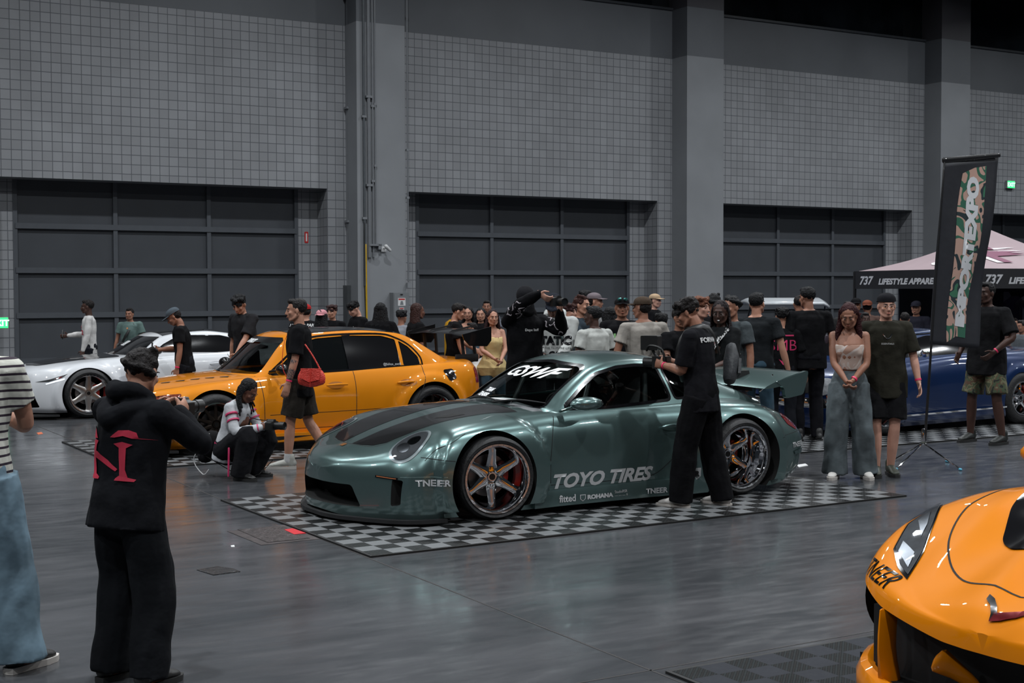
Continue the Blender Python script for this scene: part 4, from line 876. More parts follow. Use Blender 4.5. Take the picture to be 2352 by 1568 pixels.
def orange_nose():
    O = Vector((2.5635, 5.3925, 0)); yaw = math.radians(30.3); r = carroot('orange_sports_car', O.x, O.y, yaw, 'glossy orange mid-engined sports car, only its nose in view in the near corner')
    mp = mat('bright orange paint', (.66, .195, .0005), .45, metal=0, coat=.85, var=.02, crough=.015, spec=.1)
    S = dict(range=(-1.02, 3.45), n=190,
        zb=tab((-1.02, .30), (-.95, .12), (-.6, .09), (2.9, .1), (3.45, .3)),
        yb=tab((-1.02, .05), (-.99, .28), (-.92, .55), (-.8, .74), (-.6, .86), (0, .88), (2.7, .88), (3.3, .7), (3.45, .4)),
        zs=tab((-1.02, .34), (-.95, .2), (2.9, .18), (3.45, .35)),
        ys=tab((-1.02, .07), (-.99, .31), (-.92, .58), (-.8, .77), (-.6, .90), (0, .93), (1.3, .88), (2.7, .93), (3.3, .8), (3.45, .5)),
        zm=tab((-1.02, .44), (-.8, .45), (-.4, .48), (2.7, .55), (3.45, .55)),
        ym=tab((-1.02, .09), (-.99, .34), (-.92, .62), (-.8, .83), (-.65, .93), (-.4, .975), (0, .98), (1.3, .92), (2.7, .965), (3.3, .86), (3.45, .6)),
        zsh=tab((-1.02, .51), (-.9, .555), (-.7, .645), (-.45, .75), (0, .81), (1.3, .76), (2.7, .86), (3.3, .85), (3.45, .75)),
        ysh=tab((-1.02, .06), (-.99, .28), (-.92, .55), (-.8, .76), (-.6, .88), (-.3, .92), (0, .92), (1.3, .88), (2.7, .9), (3.3, .78), (3.45, .5)),
        zh=tab((-1.02, .53), (-.9, .57), (-.75, .63), (-.5, .755), (-.25, .855), (0, .895), (.4, .90), (1.3, .90), (2.7, 1.0), (3.45, .85)),
        yh=tab((-1.02, .03), (-.99, .18), (-.92, .38), (-.8, .52), (-.6, .60), (-.3, .64), (0, .66), (1.3, .68), (2.7, .7), (3.45, .4)),
        zc=tab((-1.02, .535), (-.95, .60), (-.8, .655), (-.5, .735), (-.2, .80), (.1, .86), (1.3, .95), (2.7, 1.0), (3.45, .85)))
    def rel(x, y, z):
        if x > .3 or z < S['zsh'](x) - .02: return 0
        k = min(1, (x + 1.0) / .25); k = max(k, 0) * min(1, (.35 - x) / .3); c1 = .10 + .20 * (x + 1.0); c2 = .52 + .10 * (x + .8)
        return k * (.020 * max(0, 1 - abs(y - c1) / .10) - .014 * max(0, 1 - abs(y - (c1 + c2) / 2) / .12) + .012 * max(0, 1 - abs(y - c2) / .09) - .010 * max(0, 1 - y / .09))
    S['relief'] = rel
    b = carbody('body', S, mp, [(0, .34, .43, .50, .02, .1), (2.72, .34, .43, .5, .02, .1)]); full = bvh(b.data); P, F, T2, T = top([full]), front([full]), side2([full]), side([full])
    gr = [(-.93, .22), (-.91, .585), (-.6, .505), (-.2, .46), (.2, .46), (.6, .505), (.91, .585), (.93, .22), (.5, .205), (-.5, .205)]
    boolean(b, [cutcyl(0, .34, .375, s * .5, s * 1.3, m_void) for s in (-1, 1)] + [cutcyl(2.72, .34, .38, s * .5, s * 1.3, m_void) for s in (-1, 1)] + [cutprism(rounded(gr, .03), -1.4, -.55, 'yz', m_void)])
    b.parent = r; b.data.set_sharp_from_angle(angle=math.radians(35))
    GS = dict(range=(.05, 3.0), bow=.02, yb=tab((.05, .1), (.12, .5), (.3, .75), (1, .8), (2.2, .78), (3, .6)), zb=tab((.05, .8), (1, .86), (3, .95)), yr=tab((.05, .08), (.12, .46), (.3, .7), (.95, .56), (1.6, .54), (3, .55)),
        ze=tab((.05, .86), (.3, .88), (.95, 1.12), (1.4, 1.16), (1.9, 1.12), (3, .98)), zc=tab((.05, .86), (.3, .96), (.95, 1.18), (1.4, 1.21), (1.9, 1.17), (3, 1.0)))
    sh, st = shell('roof', GS, mp); sh.parent = r
    patch('windscreen', rounded([(-.7, .89), (.7, .89), (.52, 1.12), (-.52, 1.12)], .04), front([st]), m_blk, r, .003)
    for fn in (side([st]), side2([st])): patch('side_window', rounded([(.45, .92), (1.0, 1.08), (1.5, 1.12), (2.1, 1.05), (2.0, .93)], .04), fn, m_blk, r, .003)
    # hood lines, scoop, creases
    ol = [(.0, .74), (-.3, .70), (-.52, .60), (-.69, .44), (-.79, .22), (-.82, 0)]
    seam('hood_gap', ol, P, m_seam, r, .008, .002); seam('hood_gap', [(x, -y) for x, y in ol], P, m_seam, r, .008, .002)
    patch('hood_scoop', rounded([(-.50, 0), (-.52, .28), (-.47, .38), (-.25, .52), (.0, .62), (.10, .5), (.10, -.5), (.0, -.62), (-.25, -.52), (-.47, -.38), (-.52, -.28)], .04), P, m_blk, r, .006)
    # headlamps
    for s in (-1, 1):
        pl = [(-.82, .55), (-.76, .66), (-.67, .77), (-.50, .85), (-.26, .87), (-.44, .75), (-.64, .63)]
        pl = [(x, s * y) for x, y in pl]; c_ = (sum(p[0] for p in pl) / 7, sum(p[1] for p in pl) / 7); sc = lambda k: [(c_[0] + (x - c_[0]) * k, c_[1] + (y - c_[1]) * k) for x, y in pl]
        h = patch('headlamp', sc(1.0), P, m_blk, r, .004); patch('lamp_bowl', sc(.88), P, mat('lamp bowl'), h, .007)
        patch('reflector', [(x, s * y) for x, y in [(-.75, .61), (-.68, .73), (-.62, .76), (-.66, .66)]], P, mat('lamp inner silver', (.12, .125, .13), .3, metal=1, var=.4), h, .010); patch('reflector', [(x, s * y) for x, y in [(-.57, .71), (-.48, .81), (-.38, .83), (-.49, .75)]], P, mat('lamp inner silver', (.12, .125, .13), .3, metal=1, var=.4), h, .010)
        patch('lamp_cover', sc(.94), P, m_lens, h, .014)
        # lower lip, struts, side blades
        G().chain([(-.50, s * .93, .17), (-.66, s * .88, .17), (-.84, s * .74, .16), (-.94, s * .50, .15), (-.99, s * .2, .14)], [(.09, .05), (.09, .05), (.08, .05), (.06, .05), (.05, .05)], lat=(0, 0, 1)).obj('lower_lip', mp, r)
        G().chain([(-.90, s * .57, .49), (-.91, s * .57, .34), (-.86, s * .60, .17)], [(.010, .05), (.014, .05), (.05, .05)], lat=(0, 1, 0)).obj('intake_strut', mp, r)
        G().chain([(-.93, s * .28, .36), (-.86, s * .22, .30), (-.80, s * .18, .22)], [(.05, .02), (.03, .015), (.02, .01)], lat=(0, 0, 1)).obj('intake_blade', mp, r)
        G().prism([(-.60, s * .86), (-.66, s * .97), (-.5, s * 1.0), (-.42, s * .9)], .10, .20, 'xy').obj('splitter_winglet', m_matt, r, smooth=False)
        wheel(r, 0, s * .965, .33, .25, .24, .02, side=s, dish=.05, spokes=10, face_m=m_bolt, lip_bolts=False); wheel(r, 2.72, s * .975, .345, .26, .3, .03, side=s, dish=.07, spokes=10, face_m=m_bolt, lip_bolts=False)
        g = G(); g.ell((.55, s * 1.0, .98), (.08, .12, .06), n=14); g.chain([(.62, s * .70, .90), (.60, s * .82, .93), (.56, s * .97, .97)], [.025, .02, .02]); g.obj('door_mirror', mp, r)
    G().prism(rounded([(-1.05, -.30), (-.97, -.62), (-.82, -.84), (-.5, -.98), (-.4, -.98), (-.4, .98), (-.5, .98), (-.82, .84), (-.97, .62), (-1.05, .30)], .03), .05, .085, 'xy').obj('front_splitter', m_matt, r, smooth=False)
    G().box(-.80, -.76, -.75, .75, .2, .47).obj('grille_mesh', m_matt, r, smooth=False)
    # nose emblem: two crossed flags in a V
    e_ = empty('nose_emblem'); e_.parent = r
    def flag(pts, m, nm):
        return patch(nm, pts, P, m, r, .008)
    bpy.data.objects.remove(e_)
    em = flag([(-.985, .0), (-.96, .012), (-.925, .045), (-.90, .085), (-.87, .095), (-.885, .06), (-.92, .02), (-.955, -.012)], mat('emblem black', (.03, .03, .032), .2, metal=.7), 'nose_emblem')
    q = flag([(-.985, 0), (-.955, .005), (-.94, -.04), (-.92, -.09), (-.88, -.125), (-.905, -.135), (-.95, -.09), (-.975, -.04)], mat('emblem red', (.22, .02, .025), .2, metal=.7), 'emblem_flag'); q.parent = em
    patch('emblem_tip', [(-.885, -.12), (-.87, -.13), (-.90, -.14)], P, m_chrome, em, .01)
    C = Vector((-.79, .73, .575)); D = Vector((.75, -.55, -.36)).normalized(); A = Vector((-.60, -.80, 0)); A = (A - D * A.dot(D)).normalized(); B = D.cross(A)
    if B.z < 0: B = -B
    words('nose_lettering', 'TNEER', -.13, -.01, .10, caster([full], C, A, B, D), m_blk, r, off=.003, bold=.001, wide=.95)
    seam('fender_gap', [(-.57, .90), (-.3, .93), (0, .93)], P, m_seam, r, .006)
    return r
orange_nose()
def blue_car():
    p = onfloor(2035, 1003); yaw = math.radians(33); O = p + Vector((-math.sin(yaw), math.cos(yaw), 0)) * .95
    mp = mat('deep blue paint', (.003, .02, .085), .3, metal=.3, coat=1, var=.03)
    r, b, full, sh, st, S, GS = stdcar('blue_coupe', 'deep blue classic coupe with chrome trim behind the banner flag', O, yaw, mp, -.85, 3.45, 2.60, .93, .72, .84, .88, .95, .96, 1.27, .18, .72, 1.75, 2.75, arch=.35, fl=.02, glass=None, roofm=None)
    sh.parent = r; SS, SF, T, F = side([st]), front([st]), side([full]), front([full])
    patch('side_window', rounded([(.50, .92), (.8, 1.13), (1.1, 1.18), (1.65, 1.17), (2.2, 1.0), (2.15, .96)], .03), SS, m_blk, r, .003); patch('windscreen', rounded([(-.66, .92), (.66, .92), (.55, 1.18), (-.55, 1.18)], .03), SF, m_blk, r, .003)
    fr = [(.48, .90), (.79, 1.15), (1.1, 1.2), (1.67, 1.19), (2.25, .99)]; seam('window_trim', fr, SS, m_chrome, r, .012, .006)
    seam('door_gap', [(.45, .84), (.44, .3)], T, m_seam, r, .008, smooth=False); seam('door_gap', [(1.75, .9), (1.72, .3)], T, m_seam, r, .008, smooth=False); seam('chrome_strip', [(.4, .22), (2.3, .24)], T, m_chrome, r, .02, .008, smooth=False)
    for y in (-.62, .62): patch('headlamp', ring((y, .60), .10, .10), F, mat('round lamp glass', (.5, .52, .55), .1, coat=1, metal=.5, var=.3, scale=30), r, .01)
    patch('grille', rounded([(-.48, .52), (-.48, .68), (.48, .68), (.48, .52)], .02), F, m_void, r, .006)
    G().chain([(-.70, -.92, .42), (-.90, -.7, .42), (-.96, 0, .42), (-.90, .7, .42), (-.70, .92, .42)], [(.03, .06)] * 5, lat=(1, 0, 0)).obj('chrome_bumper', m_chrome, r)
    patch('marker_lamp', [(-.72, .50), (-.6, .50), (-.6, .45), (-.72, .45)], T, mat('orange lamp', (.5, .1, .02), .3), r, .006); patch('tail_lamp', [(3.3, .8), (3.5, .8), (3.5, .66), (3.32, .66)], T, m_tail, r, .005)
    for s in (-1, 1):
        wheel(r, 0, s * .95, .33, .22, .22, .02, side=s, dish=.03, spokes=5, face_m=m_chrome, lip_bolts=False); wheel(r, 2.60, s * .95, .34, .22, .26, .02, side=s, dish=.05, spokes=5, face_m=m_chrome, lip_bolts=False)
        g = G(); g.chain([(.60, s * .85, .91), (.62, s * .95, .95)], [.012, .012]); g.ell((.64, s * .99, .98), (.03, .07, .05), n=12); g.obj('door_mirror', m_chrome, r)
    return r
blue_car()
def hatch_car():
    yaw = math.radians(-90); O = Vector((4.08, 23.3, 0))
    mp = mat('bright blue paint', (.01, .07, .25), .3, metal=.3, coat=1, var=.03); ms = mat('silver lid paint', (.36, .38, .40), .4, metal=.1, coat=.6, var=.02)
    r, b, full, sh, st, S, GS = stdcar('blue_hatchback', 'bright blue hatchback with its silver tailgate raised behind the crowd', O, yaw, mp, -.8, 3.2, 2.5, .88, .72, .85, .88, .90, .84, 1.30, .5, 1.1, 2.1, 2.7, arch=.34, fl=.01, glass=None)
    sh.parent = r
    for fn in (side([st]), side2([st])): patch('side_window', rounded([(.85, .93), (1.2, 1.18), (2.1, 1.2), (2.4, 1.0), (2.4, .95)], .03), fn, m_blk, r, .003)
    # raised tailgate hinged at the roof's rear edge
    g = G(); vs = []; n = 10
    for i in range(n + 1):
        t = i / n; x = 2.15 + 1.1 * t; z = 1.60 + .06 * math.sin(t * PI) - .03 * t
        for y in (-.64 + .08 * t, -.54 + .06 * t, 0, .54 - .06 * t, .64 - .08 * t): vs.append((x, y, z - (.05 if abs(y) > .55 else 0)))
    g.add(vs, [(5 * i + k, 5 * i + k + 1, 5 * i + 6 + k, 5 * i + 5 + k) for i in range(n) for k in range(4)]); lid = g.obj('tailgate', ms, r); bake(lid, [('SOLIDIFY', dict(thickness=.04, offset=-1))])
    for s in (-1, 1): G().chain([(2.5, s * .6, .9), (3.0, s * .55, 1.56)], [.012, .012]).obj('gas_strut', m_matt, lid)
    for s in (-1, 1): wheel(r, 0, s * .9, .32, .22, .22, .02, side=s, dish=.03, spokes=8, lip_bolts=False); wheel(r, 2.5, s * .9, .32, .22, .22, .02, side=s, dish=.03, spokes=8, lip_bolts=False)
    patch('tail_lamp', [(-.78, .75), (-.6, .75), (-.6, .62), (-.78, .62)], back([full]), m_tail, r, .005); patch('tail_lamp', [(.78, .75), (.6, .75), (.6, .62), (.78, .62)], back([full]), m_tail, r, .005)
    return r
hatch_car()
# ================================================================ people
# person frame: feet on z=0, facing +y, right hand toward +x, sizes for 1.75 m scaled by H/1.75
def ik(a, b, l1, l2, pole):
    a, b, pole = Vector(a), Vector(b), Vector(pole); d = b - a; L = min(max(d.length, abs(l1 - l2) + .02), l1 + l2 - .002); u = d.normalized() if d.length > 1e-6 else Vector((0, 0, -1))
    q = (l1 * l1 - l2 * l2 + L * L) / (2 * L); h = math.sqrt(max(l1 * l1 - q * q, 0)); p = pole - u * pole.dot(u); p = p.normalized() if p.length > 1e-6 else u.orthogonal()
    return a + u * q + p * h, a + u * L
def hand(g, w, d, n, s, side, curl=.5, spread=1.0, k=1.0):
    """w wrist, d pointing direction, n palm normal, side +1 right / -1 left"""
    w, d = Vector(w), Vector(d).normalized(); n = Vector(n); n = (n - d * n.dot(d)).normalized(); t = d.cross(n) * (side)
    S = s * k
    g.chain([w - d * .02 * S, w + d * .035 * S, w + d * .085 * S], [(.026 * S, .019 * S), (.038 * S, .016 * S), (.041 * S, .013 * S)], lat=t, n=10)
    for i, (o, L) in enumerate(((.032, .070), (.011, .080), (-.010, .075), (-.030, .058))):
        b = w + d * .085 * S + t * o * S; L *= S; p = [b]; a = curl * .5; dd = (d + t * (o * 1.2 * spread)).normalized()
        for j, f in enumerate((.45, .32, .23)):
            v = dd * math.cos(a) + n * math.sin(a); p.append(p[-1] + v * L * f); a += curl * .95
        g.chain(p, [.0095 * S, .009 * S, .0082 * S, .0072 * S], n=7, sub=2)
    b = w + d * .02 * S + t * .028 * S
    g.chain([b, b + (t * .8 + d * .55 + n * .25).normalized() * .035 * S, b + (t * .5 + d * .9 + n * (.3 + curl * .4)).normalized() * .07 * S], [.013 * S, .0105 * S, .0085 * S], n=7, sub=2)
def noisy(o, amp, sc, seed=0.0, zc=None):
    me = o.data; n = len(me.vertices); co = np.empty(n * 3); me.vertices.foreach_get('co', co); co = co.reshape(-1, 3); no = np.empty(n * 3); me.vertices.foreach_get('normal', no); no = no.reshape(-1, 3)
    d = np.array([mnoise.noise(Vector((c[0] * sc + seed, c[1] * sc, c[2] * sc * .8))) + .5 * mnoise.noise(Vector((c[0] * sc * 2.3, c[1] * sc * 2.3 + seed, c[2] * sc * 1.2))) for c in co])
    co = co + no * (d * amp)[:, None]; me.vertices.foreach_set('co', co.ravel()); me.update(); return o
SKIN = dict(pale=(.50, .27, .20), light=(.40, .20, .135), tan=(.27, .125, .08), brown=(.13, .055, .035), dark=(.055, .025, .018))
def person(name, px, py, H, face, label, skin_='light', top=('tee', (.01, .01, .012)), bottom=('pants', (.012, .012, .014)), shoes=(.03, .03, .03), hair=('short', (.01, .008, .007)), hat=None,
           lh=None, rh=None, lean=0.0, head=(0, 0), hipz=None, feet=None, W=1.0, vox=.009, pos=None, sole=None, lpole=None, rpole=None, lhd=None, rhd=None, curl=.55, knee=None, twist=0.0, female=False, slv=None, faceparts=True, group=None, side_lean=0.0, stance=.11, band=None, bare=False, extra=None):
    """face: direction the person faces, degrees in the hall's world frame (0 = to the right of the picture, 90 = away, 180 = left, 270 = to the camera)"""
    p = Vector((pos[0], pos[1], 0)) if pos else onfloor(px, py); s = H / 1.75
    r = empty('person', (p.x, p.y, 0), math.radians(face - 90), label, 'person', group)
    sk = skin('skin ' + skin_, SKIN[skin_]); fem = .88 if female else 1.0
    hz = (hipz if hipz is not None else .93) * s
    Pv = Vector((0, 0, hz)) if hipz is None else Vector((0, -.10 * s, hz)); ln = math.radians(lean); sl = math.radians(side_lean)
    Rt = Matrix.Rotation(-ln, 3, 'X') @ Matrix.Rotation(sl, 3, 'Y') @ Matrix.Rotation(math.radians(twist), 3, 'Z')
    up = Matrix.Rotation(-ln, 3, 'X') @ Matrix.Rotation(sl, 3, 'Y')
    def T(x, y, z): return Pv + Rt @ Vector((x, y, z)) * s
    neck = T(0, .0, .52); sw = .183 * (.55 + .45 * W) * fem; SH = {1: T(sw, -.005, .468), -1: T(-sw, -.005, .468)}
    yaw, pit = math.radians(head[0]), math.radians(head[1])
    Rh = Matrix.Rotation(yaw, 3, 'Z') @ Matrix.Rotation(-pit - ln * .3, 3, 'X')
    HC = neck + (up @ Vector((0, .012, .034)) + Rh @ Vector((0, .018, .108))) * s
    HM = Matrix.Translation(HC) @ Rh.to_4x4() @ Matrix.Scale(s * (1.0 if H > 1.3 else 1.12), 4)
    def hp(x, y, z): return HM @ Vector((x, y, z))
    hs = s * (1.0 if H > 1.3 else 1.12)
    # legs
    feet = feet or ((-stance, 0, 0), (stance, .0, 0)); LEG = {}
    for sd, ft in ((-1, feet[0]), (1, feet[1])):
        fx, fy = ft[0], ft[1]; fz = ft[3] if len(ft) > 3 else 0; a = math.radians(ft[2]); hj = Pv + Vector((sd * .092 * s * fem, 0, -.02 * s)); an = Vector((fx * s, fy * s, (.085 + fz) * s))
        pole = Vector(knee[0 if sd < 0 else 1]) if knee else Vector((sd * .12, 1, 0)); kn, an2 = ik(hj, an, .43 * s, .405 * s, pole); LEG[sd] = (hj, kn, an2, a)
    # arms
    ARM = {}
    for sd, tg, pl, hd in ((-1, lh, lpole, lhd), (1, rh, rpole, rhd)):
        S = SH[sd]; tgt = Vector(tg) * s if tg is not None else Pv + Rt @ Vector((sd * (.27 * W + .0), .03, -.07)) * s
        pole = Vector(pl) if pl else Vector((sd * .35, -1, -.3)); el, wr = ik(S, tgt, .285 * s, .25 * s, pole); d = (wr - el).normalized() if hd is None else Vector(hd).normalized(); ARM[sd] = (S, el, wr, d)
    g = G()
    # head
    g.ell(hp(0, -.014, .030), (.074 * hs, .094 * hs, .086 * hs), Rh.to_4x4(), 16); g.ell(hp(0, .022, -.026), (.060 * hs, .068 * hs, .076 * hs), Rh.to_4x4(), 14); g.ell(hp(0, .056, -.086), (.026 * hs, .024 * hs, .022 * hs), Rh.to_4x4(), 10)
    for q in (-1, 1):
        g.chain([hp(q * .058, -.01, -.045), hp(q * .045, .028, -.078), hp(q * .015, .058, -.092)], [.018 * hs, .017 * hs, .017 * hs], n=8)
        g.ell(hp(q * .038, .062, -.022), (.024 * hs, .02 * hs, .02 * hs), Rh.to_4x4(), 8)
        g.ell(hp(q * .078, -.008, -.008), (.009 * hs, .019 * hs, .031 * hs), (Rh @ Matrix.Rotation(q * .35, 3, 'Z')).to_4x4(), 8)
    g.chain([hp(0, .085, .018), hp(0, .094, -.008), hp(0, .1015, -.030)], [.008 * hs, .010 * hs, .013 * hs], n=8); g.ell(hp(0, .092, -.033), (.019 * hs, .012 * hs, .009 * hs), Rh.to_4x4(), 8)
    g.ell(hp(0, .078, .030), (.046 * hs, .012 * hs, .010 * hs), Rh.to_4x4(), 8); g.ell(hp(0, .082, -.057), (.021 * hs, .011 * hs, .006 * hs), Rh.to_4x4(), 8); g.ell(hp(0, .080, -.067), (.018 * hs, .011 * hs, .007 * hs), Rh.to_4x4(), 8)
    g.chain([neck - up @ Vector((0, 0, .06)) * s, neck + up @ Vector((0, .006, .03)) * s, hp(0, -.022, -.055)], [.062 * s * fem, .054 * s * fem, .05 * s * fem], n=12)
    lat = Rt @ Vector((1, 0, 0)); bust = .012 if female else 0
    TOR = [(T(0, 0, -.05), (.155, .105)), (T(0, 0, .04), (.158, .105)), (T(0, .005, .16), (.132 * fem, .092)), (T(0, .01 + bust, .32), (.158 * fem, .110 + bust)), (T(0, 0, .43), (.150 * fem, .088)), (T(0, -.005, .485), (.092 * fem, .058))]
    g.chain([a for a, b in TOR], [(b[0] * s * (.5 + .5 * W), b[1] * s * (.4 + .6 * W)) for a, b in TOR], lat=lat, n=16)
    for sd in (-1, 1):
        S, el, wr, d = ARM[sd]; g.chain([T(sd * .05, -.005, .470), S + Rt @ Vector((-sd * .016, 0, -.018)) * s], [.046 * s, .048 * s * fem], n=10)
        mid = (S + el) / 2; g.chain([S + Rt @ Vector((-sd * .008, 0, -.012)) * s, mid, el, el.lerp(wr, .35), wr], [.047 * s * fem, .045 * s * fem, .038 * s * fem, .040 * s * fem, .026 * s * fem], n=10)
        inw = Rt @ Vector((-sd, .15, 0)); n_ = inw if abs(inw.normalized().dot(d)) < .9 else Vector((0, 1, 0)); hand(g, wr, d, n_, s * fem, sd, curl)
        hj, kn, an, a = LEG[sd]; g.chain([hj, hj.lerp(kn, .4), kn, kn.lerp(an, .35), an], [.085 * s, .078 * s, .052 * s, .054 * s, .036 * s], n=12)
        fd = Vector((math.sin(-a), math.cos(a), 0)); g.chain([an - fd * .03 * s + Vector((0, 0, -.04 * s)), an + fd * .06 * s + Vector((0, 0, -.045 * s)), an + fd * .15 * s + Vector((0, 0, -.062 * s))], [.032 * s, .033 * s, .02 * s], n=8)
    b = g.obj('body', sk, r, fixn=False); remesh(b, vox, 3)
    # eyes, brows, mouth
    if faceparts:
        for q in (-1, 1):
            e = G().ell(hp(q * .031, .0795, .002), (.0115 * hs, .007 * hs, .0052 * hs), Rh.to_4x4(), 8).obj('eye', mat('eye white', (.17, .14, .13), .4, var=0), r)
            G().ell(hp(q * .031, .086, .002), (.0055 * hs, .003 * hs, .0055 * hs), Rh.to_4x4(), 8).obj('iris', mat('iris', (.012, .007, .005), .2, var=0), e)
            G().chain([hp(q * .014, .090, .020), hp(q * .032, .089, .026), hp(q * .050, .078, .020)], [.0028 * hs, .004 * hs, .002 * hs], n=6).obj('eyebrow', mat('brow hair', (.012, .009, .008), .8, var=0), r)
        G().ell(hp(0, .0925, -.062), (.020 * hs, .005 * hs, .007 * hs), Rh.to_4x4(), 10).obj('mouth', mat('lip ' + skin_, tuple(c * f for c, f in zip(SKIN[skin_], (.85, .58, .58))), .45, var=.05), r)
    # top
    kind, tc = top[0], top[1]; loose = dict(tee=.010, long=.010, hoodie=.024, tank=.008, crop=.008, jersey=.014, big=.022)[kind]; mt = cloth('cloth %02x%02x%02x' % tuple(int(min(c, 1) * 255) for c in tc) + '_%s' % kind, tc)
    g = G(); hem = dict(tee=-.12, long=-.12, hoodie=-.13, tank=-.02, crop=.13, jersey=-.15, big=-.20)[kind]
    lw = loose * s
    if kind == 'crop':
        TT = [(.13, (.145, .10)), (.22, (.150, .112)), (.32, (.172, .138)), (.375, (.168, .120))]
    elif kind == 'tank':
        TT = [(-.04, (.19, .13)), (.04, (.172, .118)), (.16, (.148, .103)), (.31, (.175, .135)), (.385, (.165, .118))]
    else:
        TT = [(hem, (.176, .124)), (.0, (.170, .118)), (.16, (.152, .107)), (.32, (.162, .116)), (.43, (.168, .106)), (.488, (.118, .080)), (.520, (.066, .064))]
    g.chain([T(0, .004, z) for z, _ in TT], [((a * (fem if kind in ('crop', 'tank') else (.94 if female else 1)) * s + lw) * (.5 + .5 * W), (b * s + lw * .8) * (.4 + .6 * W)) for z, (a, b) in TT], lat=lat, n=18, caps=False)
    if kind in ('crop', 'tank') and female:
        for q in (-1, 1): g.ell(T(q * .07, .085, .30), (.055 * s, .045 * s, .05 * s), n=10)
    if kind == 'tank':
        for q in (-1, 1): g.chain([T(q * .075, .09, .36), T(q * .085, .02, .50), T(q * .075, -.08, .42)], [(.009, .004)] * 3, n=6)
    if kind not in ('crop', 'tank'):
        for sd in (-1, 1):
            S, el, wr, d = ARM[sd]; g.chain([T(sd * .055, -.005, .474), T(sd * .12, -.004, .462), S + Rt @ Vector((-sd * .010, 0, -.012)) * s], [(.055 * s + lw * .3), (.056 * s + lw * .4), (.059 * s * fem + lw * .5)], n=10)
            S = S + Rt @ Vector((-sd * .006, 0, -.014)) * s; ur = .058 * s * fem + lw * .5; g.ell(S, (.062 * s * fem + lw * .5,) * 3, n=12)
            if kind in ('tee', 'jersey', 'big'):
                f = slv or (.62 if kind == 'tee' else .86); e = S.lerp(el, f); g.chain([S - (e - S) * .05, S.lerp(e, .5), e], [ur, ur + .006, ur + .014], n=12, caps=False)
            else:
                g.chain([S, S.lerp(el, .5), el, el.lerp(wr, .5), wr], [ur, ur - .003, .044 * s + lw * .8, .042 * s + lw * .7, .032 * s + lw * .3], n=12)
    if kind == 'hoodie':
        g.chain([T(-.085, .02, .53), T(-.075, -.07, .56), T(0, -.10, .555), T(.075, -.07, .56), T(.085, .02, .53)], [.036 * s, .046 * s, .055 * s, .046 * s, .036 * s], n=10); g.chain([T(-.13, -.03, .48), T(-.07, -.12, .46), T(0, -.15, .42), T(.07, -.12, .46), T(.13, -.03, .48)], [.04 * s, .05 * s, .055 * s, .05 * s, .04 * s], n=10); g.chain([T(-.08, .03, .51), T(0, .075, .46), T(.08, .03, .51)], [.03 * s, .03 * s, .03 * s], n=8)
    o = g.obj('shirt' if kind not in ('hoodie', 'crop') else ('hoodie' if kind == 'hoodie' else 'crop_top'), mt, r, fixn=False); remesh(o, max(vox, .009), 3); noisy(o, .010 if kind not in ('crop', 'tank') else .003, 9, px * .01)
    r_shirt = o
    # bottom
    bk, bc = bottom[0], bottom[1]; mb = bottom[2] if len(bottom) > 2 else cloth('cloth %02x%02x%02x_%s' % (*[int(min(c, 1) * 255) for c in bc], bk), bc)
    g = G(); ex = dict(pants=.018, baggy=.045, shorts=.035, jeans=.015, wide=.05)[bk]
    g.chain([T(0, 0, .07), T(0, 0, -.0), Pv + Vector((0, 0, -.06 * s))], [(.158 * fem * s + .012) * (.5 + .5 * W), (.168 * s + .012) * (.5 + .5 * W), (.14 * s + ex * .5)] if False else [((.150 * s + .012) * (.5 + .5 * W), (.108 * s + .008) * (.4 + .6 * W)), ((.166 * s + .012) * (.5 + .5 * W), (.118 * s + .01) * (.4 + .6 * W)), ((.150 * s + ex * .5), .11 * s + ex * .3)], lat=lat, n=16)
    for sd in (-1, 1):
        hj, kn, an, a = LEG[sd]; r0 = .088 * s + ex * .5
        if bk == 'shorts': e = kn.lerp(hj, .10); g.chain([hj, hj.lerp(e, .5), e], [r0, .086 * s + ex * .7, .084 * s + ex], n=14, caps=False)
        else:
            an_ = an + Vector((0, 0, -.035 * s)); f = dict(pants=(.060, .058, .052), baggy=(.058, .055, .052), jeans=(.058, .054, .046), wide=(.056, .062, .072))[bk]
            g.chain([hj, hj.lerp(kn, .4), kn, kn.lerp(an_, .5), an_], [r0, .080 * s + ex * .7, f[0] * s + ex, f[1] * s + ex, f[2] * s + ex], n=14, caps=False)
    o = g.obj('shorts' if bk == 'shorts' else 'trousers', mb, r, fixn=False); remesh(o, max(vox, .009), 3); noisy(o, .011, 8, px * .02)
    # shoes
    ms = mat('shoe %02x%02x%02x' % tuple(int(c * 255) for c in shoes), shoes, .5, var=.15, bump=.2); mso = mat('shoe sole %s' % ('light' if (sole or shoes[0] > .2) else 'dark'), (.5, .47, .44) if (sole or shoes[0] > .2) else (.015, .015, .015), .6, var=.05)
    for sd in (-1, 1):
        hj, kn, an, a = LEG[sd]; fd = Vector((math.sin(-a), math.cos(a), 0)); sdv = Vector((fd.y, -fd.x, 0)); ft = feet[0 if sd < 0 else 1]; fz = (ft[3] if len(ft) > 3 else 0) * s; ht = ft[4] if len(ft) > 4 else 0
        c = Vector((an.x, an.y, fz)); g = G(); up_ = Vector((0, 0, 1)); 
        def q(f, z): return c + fd * f * s + up_ * ((z + max(0, (.10 - f)) * ht) * s)
        g.chain([q(-.055, .06), q(.0, .065), q(.07, .055), q(.15, .042), q(.185, .036)], [(.034 * s, .038 * s), (.04 * s, .045 * s), (.044 * s, .035 * s), (.044 * s, .024 * s), (.035 * s, .018 * s)], lat=sdv, n=12); g.chain([q(-.03, .05), q(-.03, .12)], [.040 * s, .042 * s], n=10)
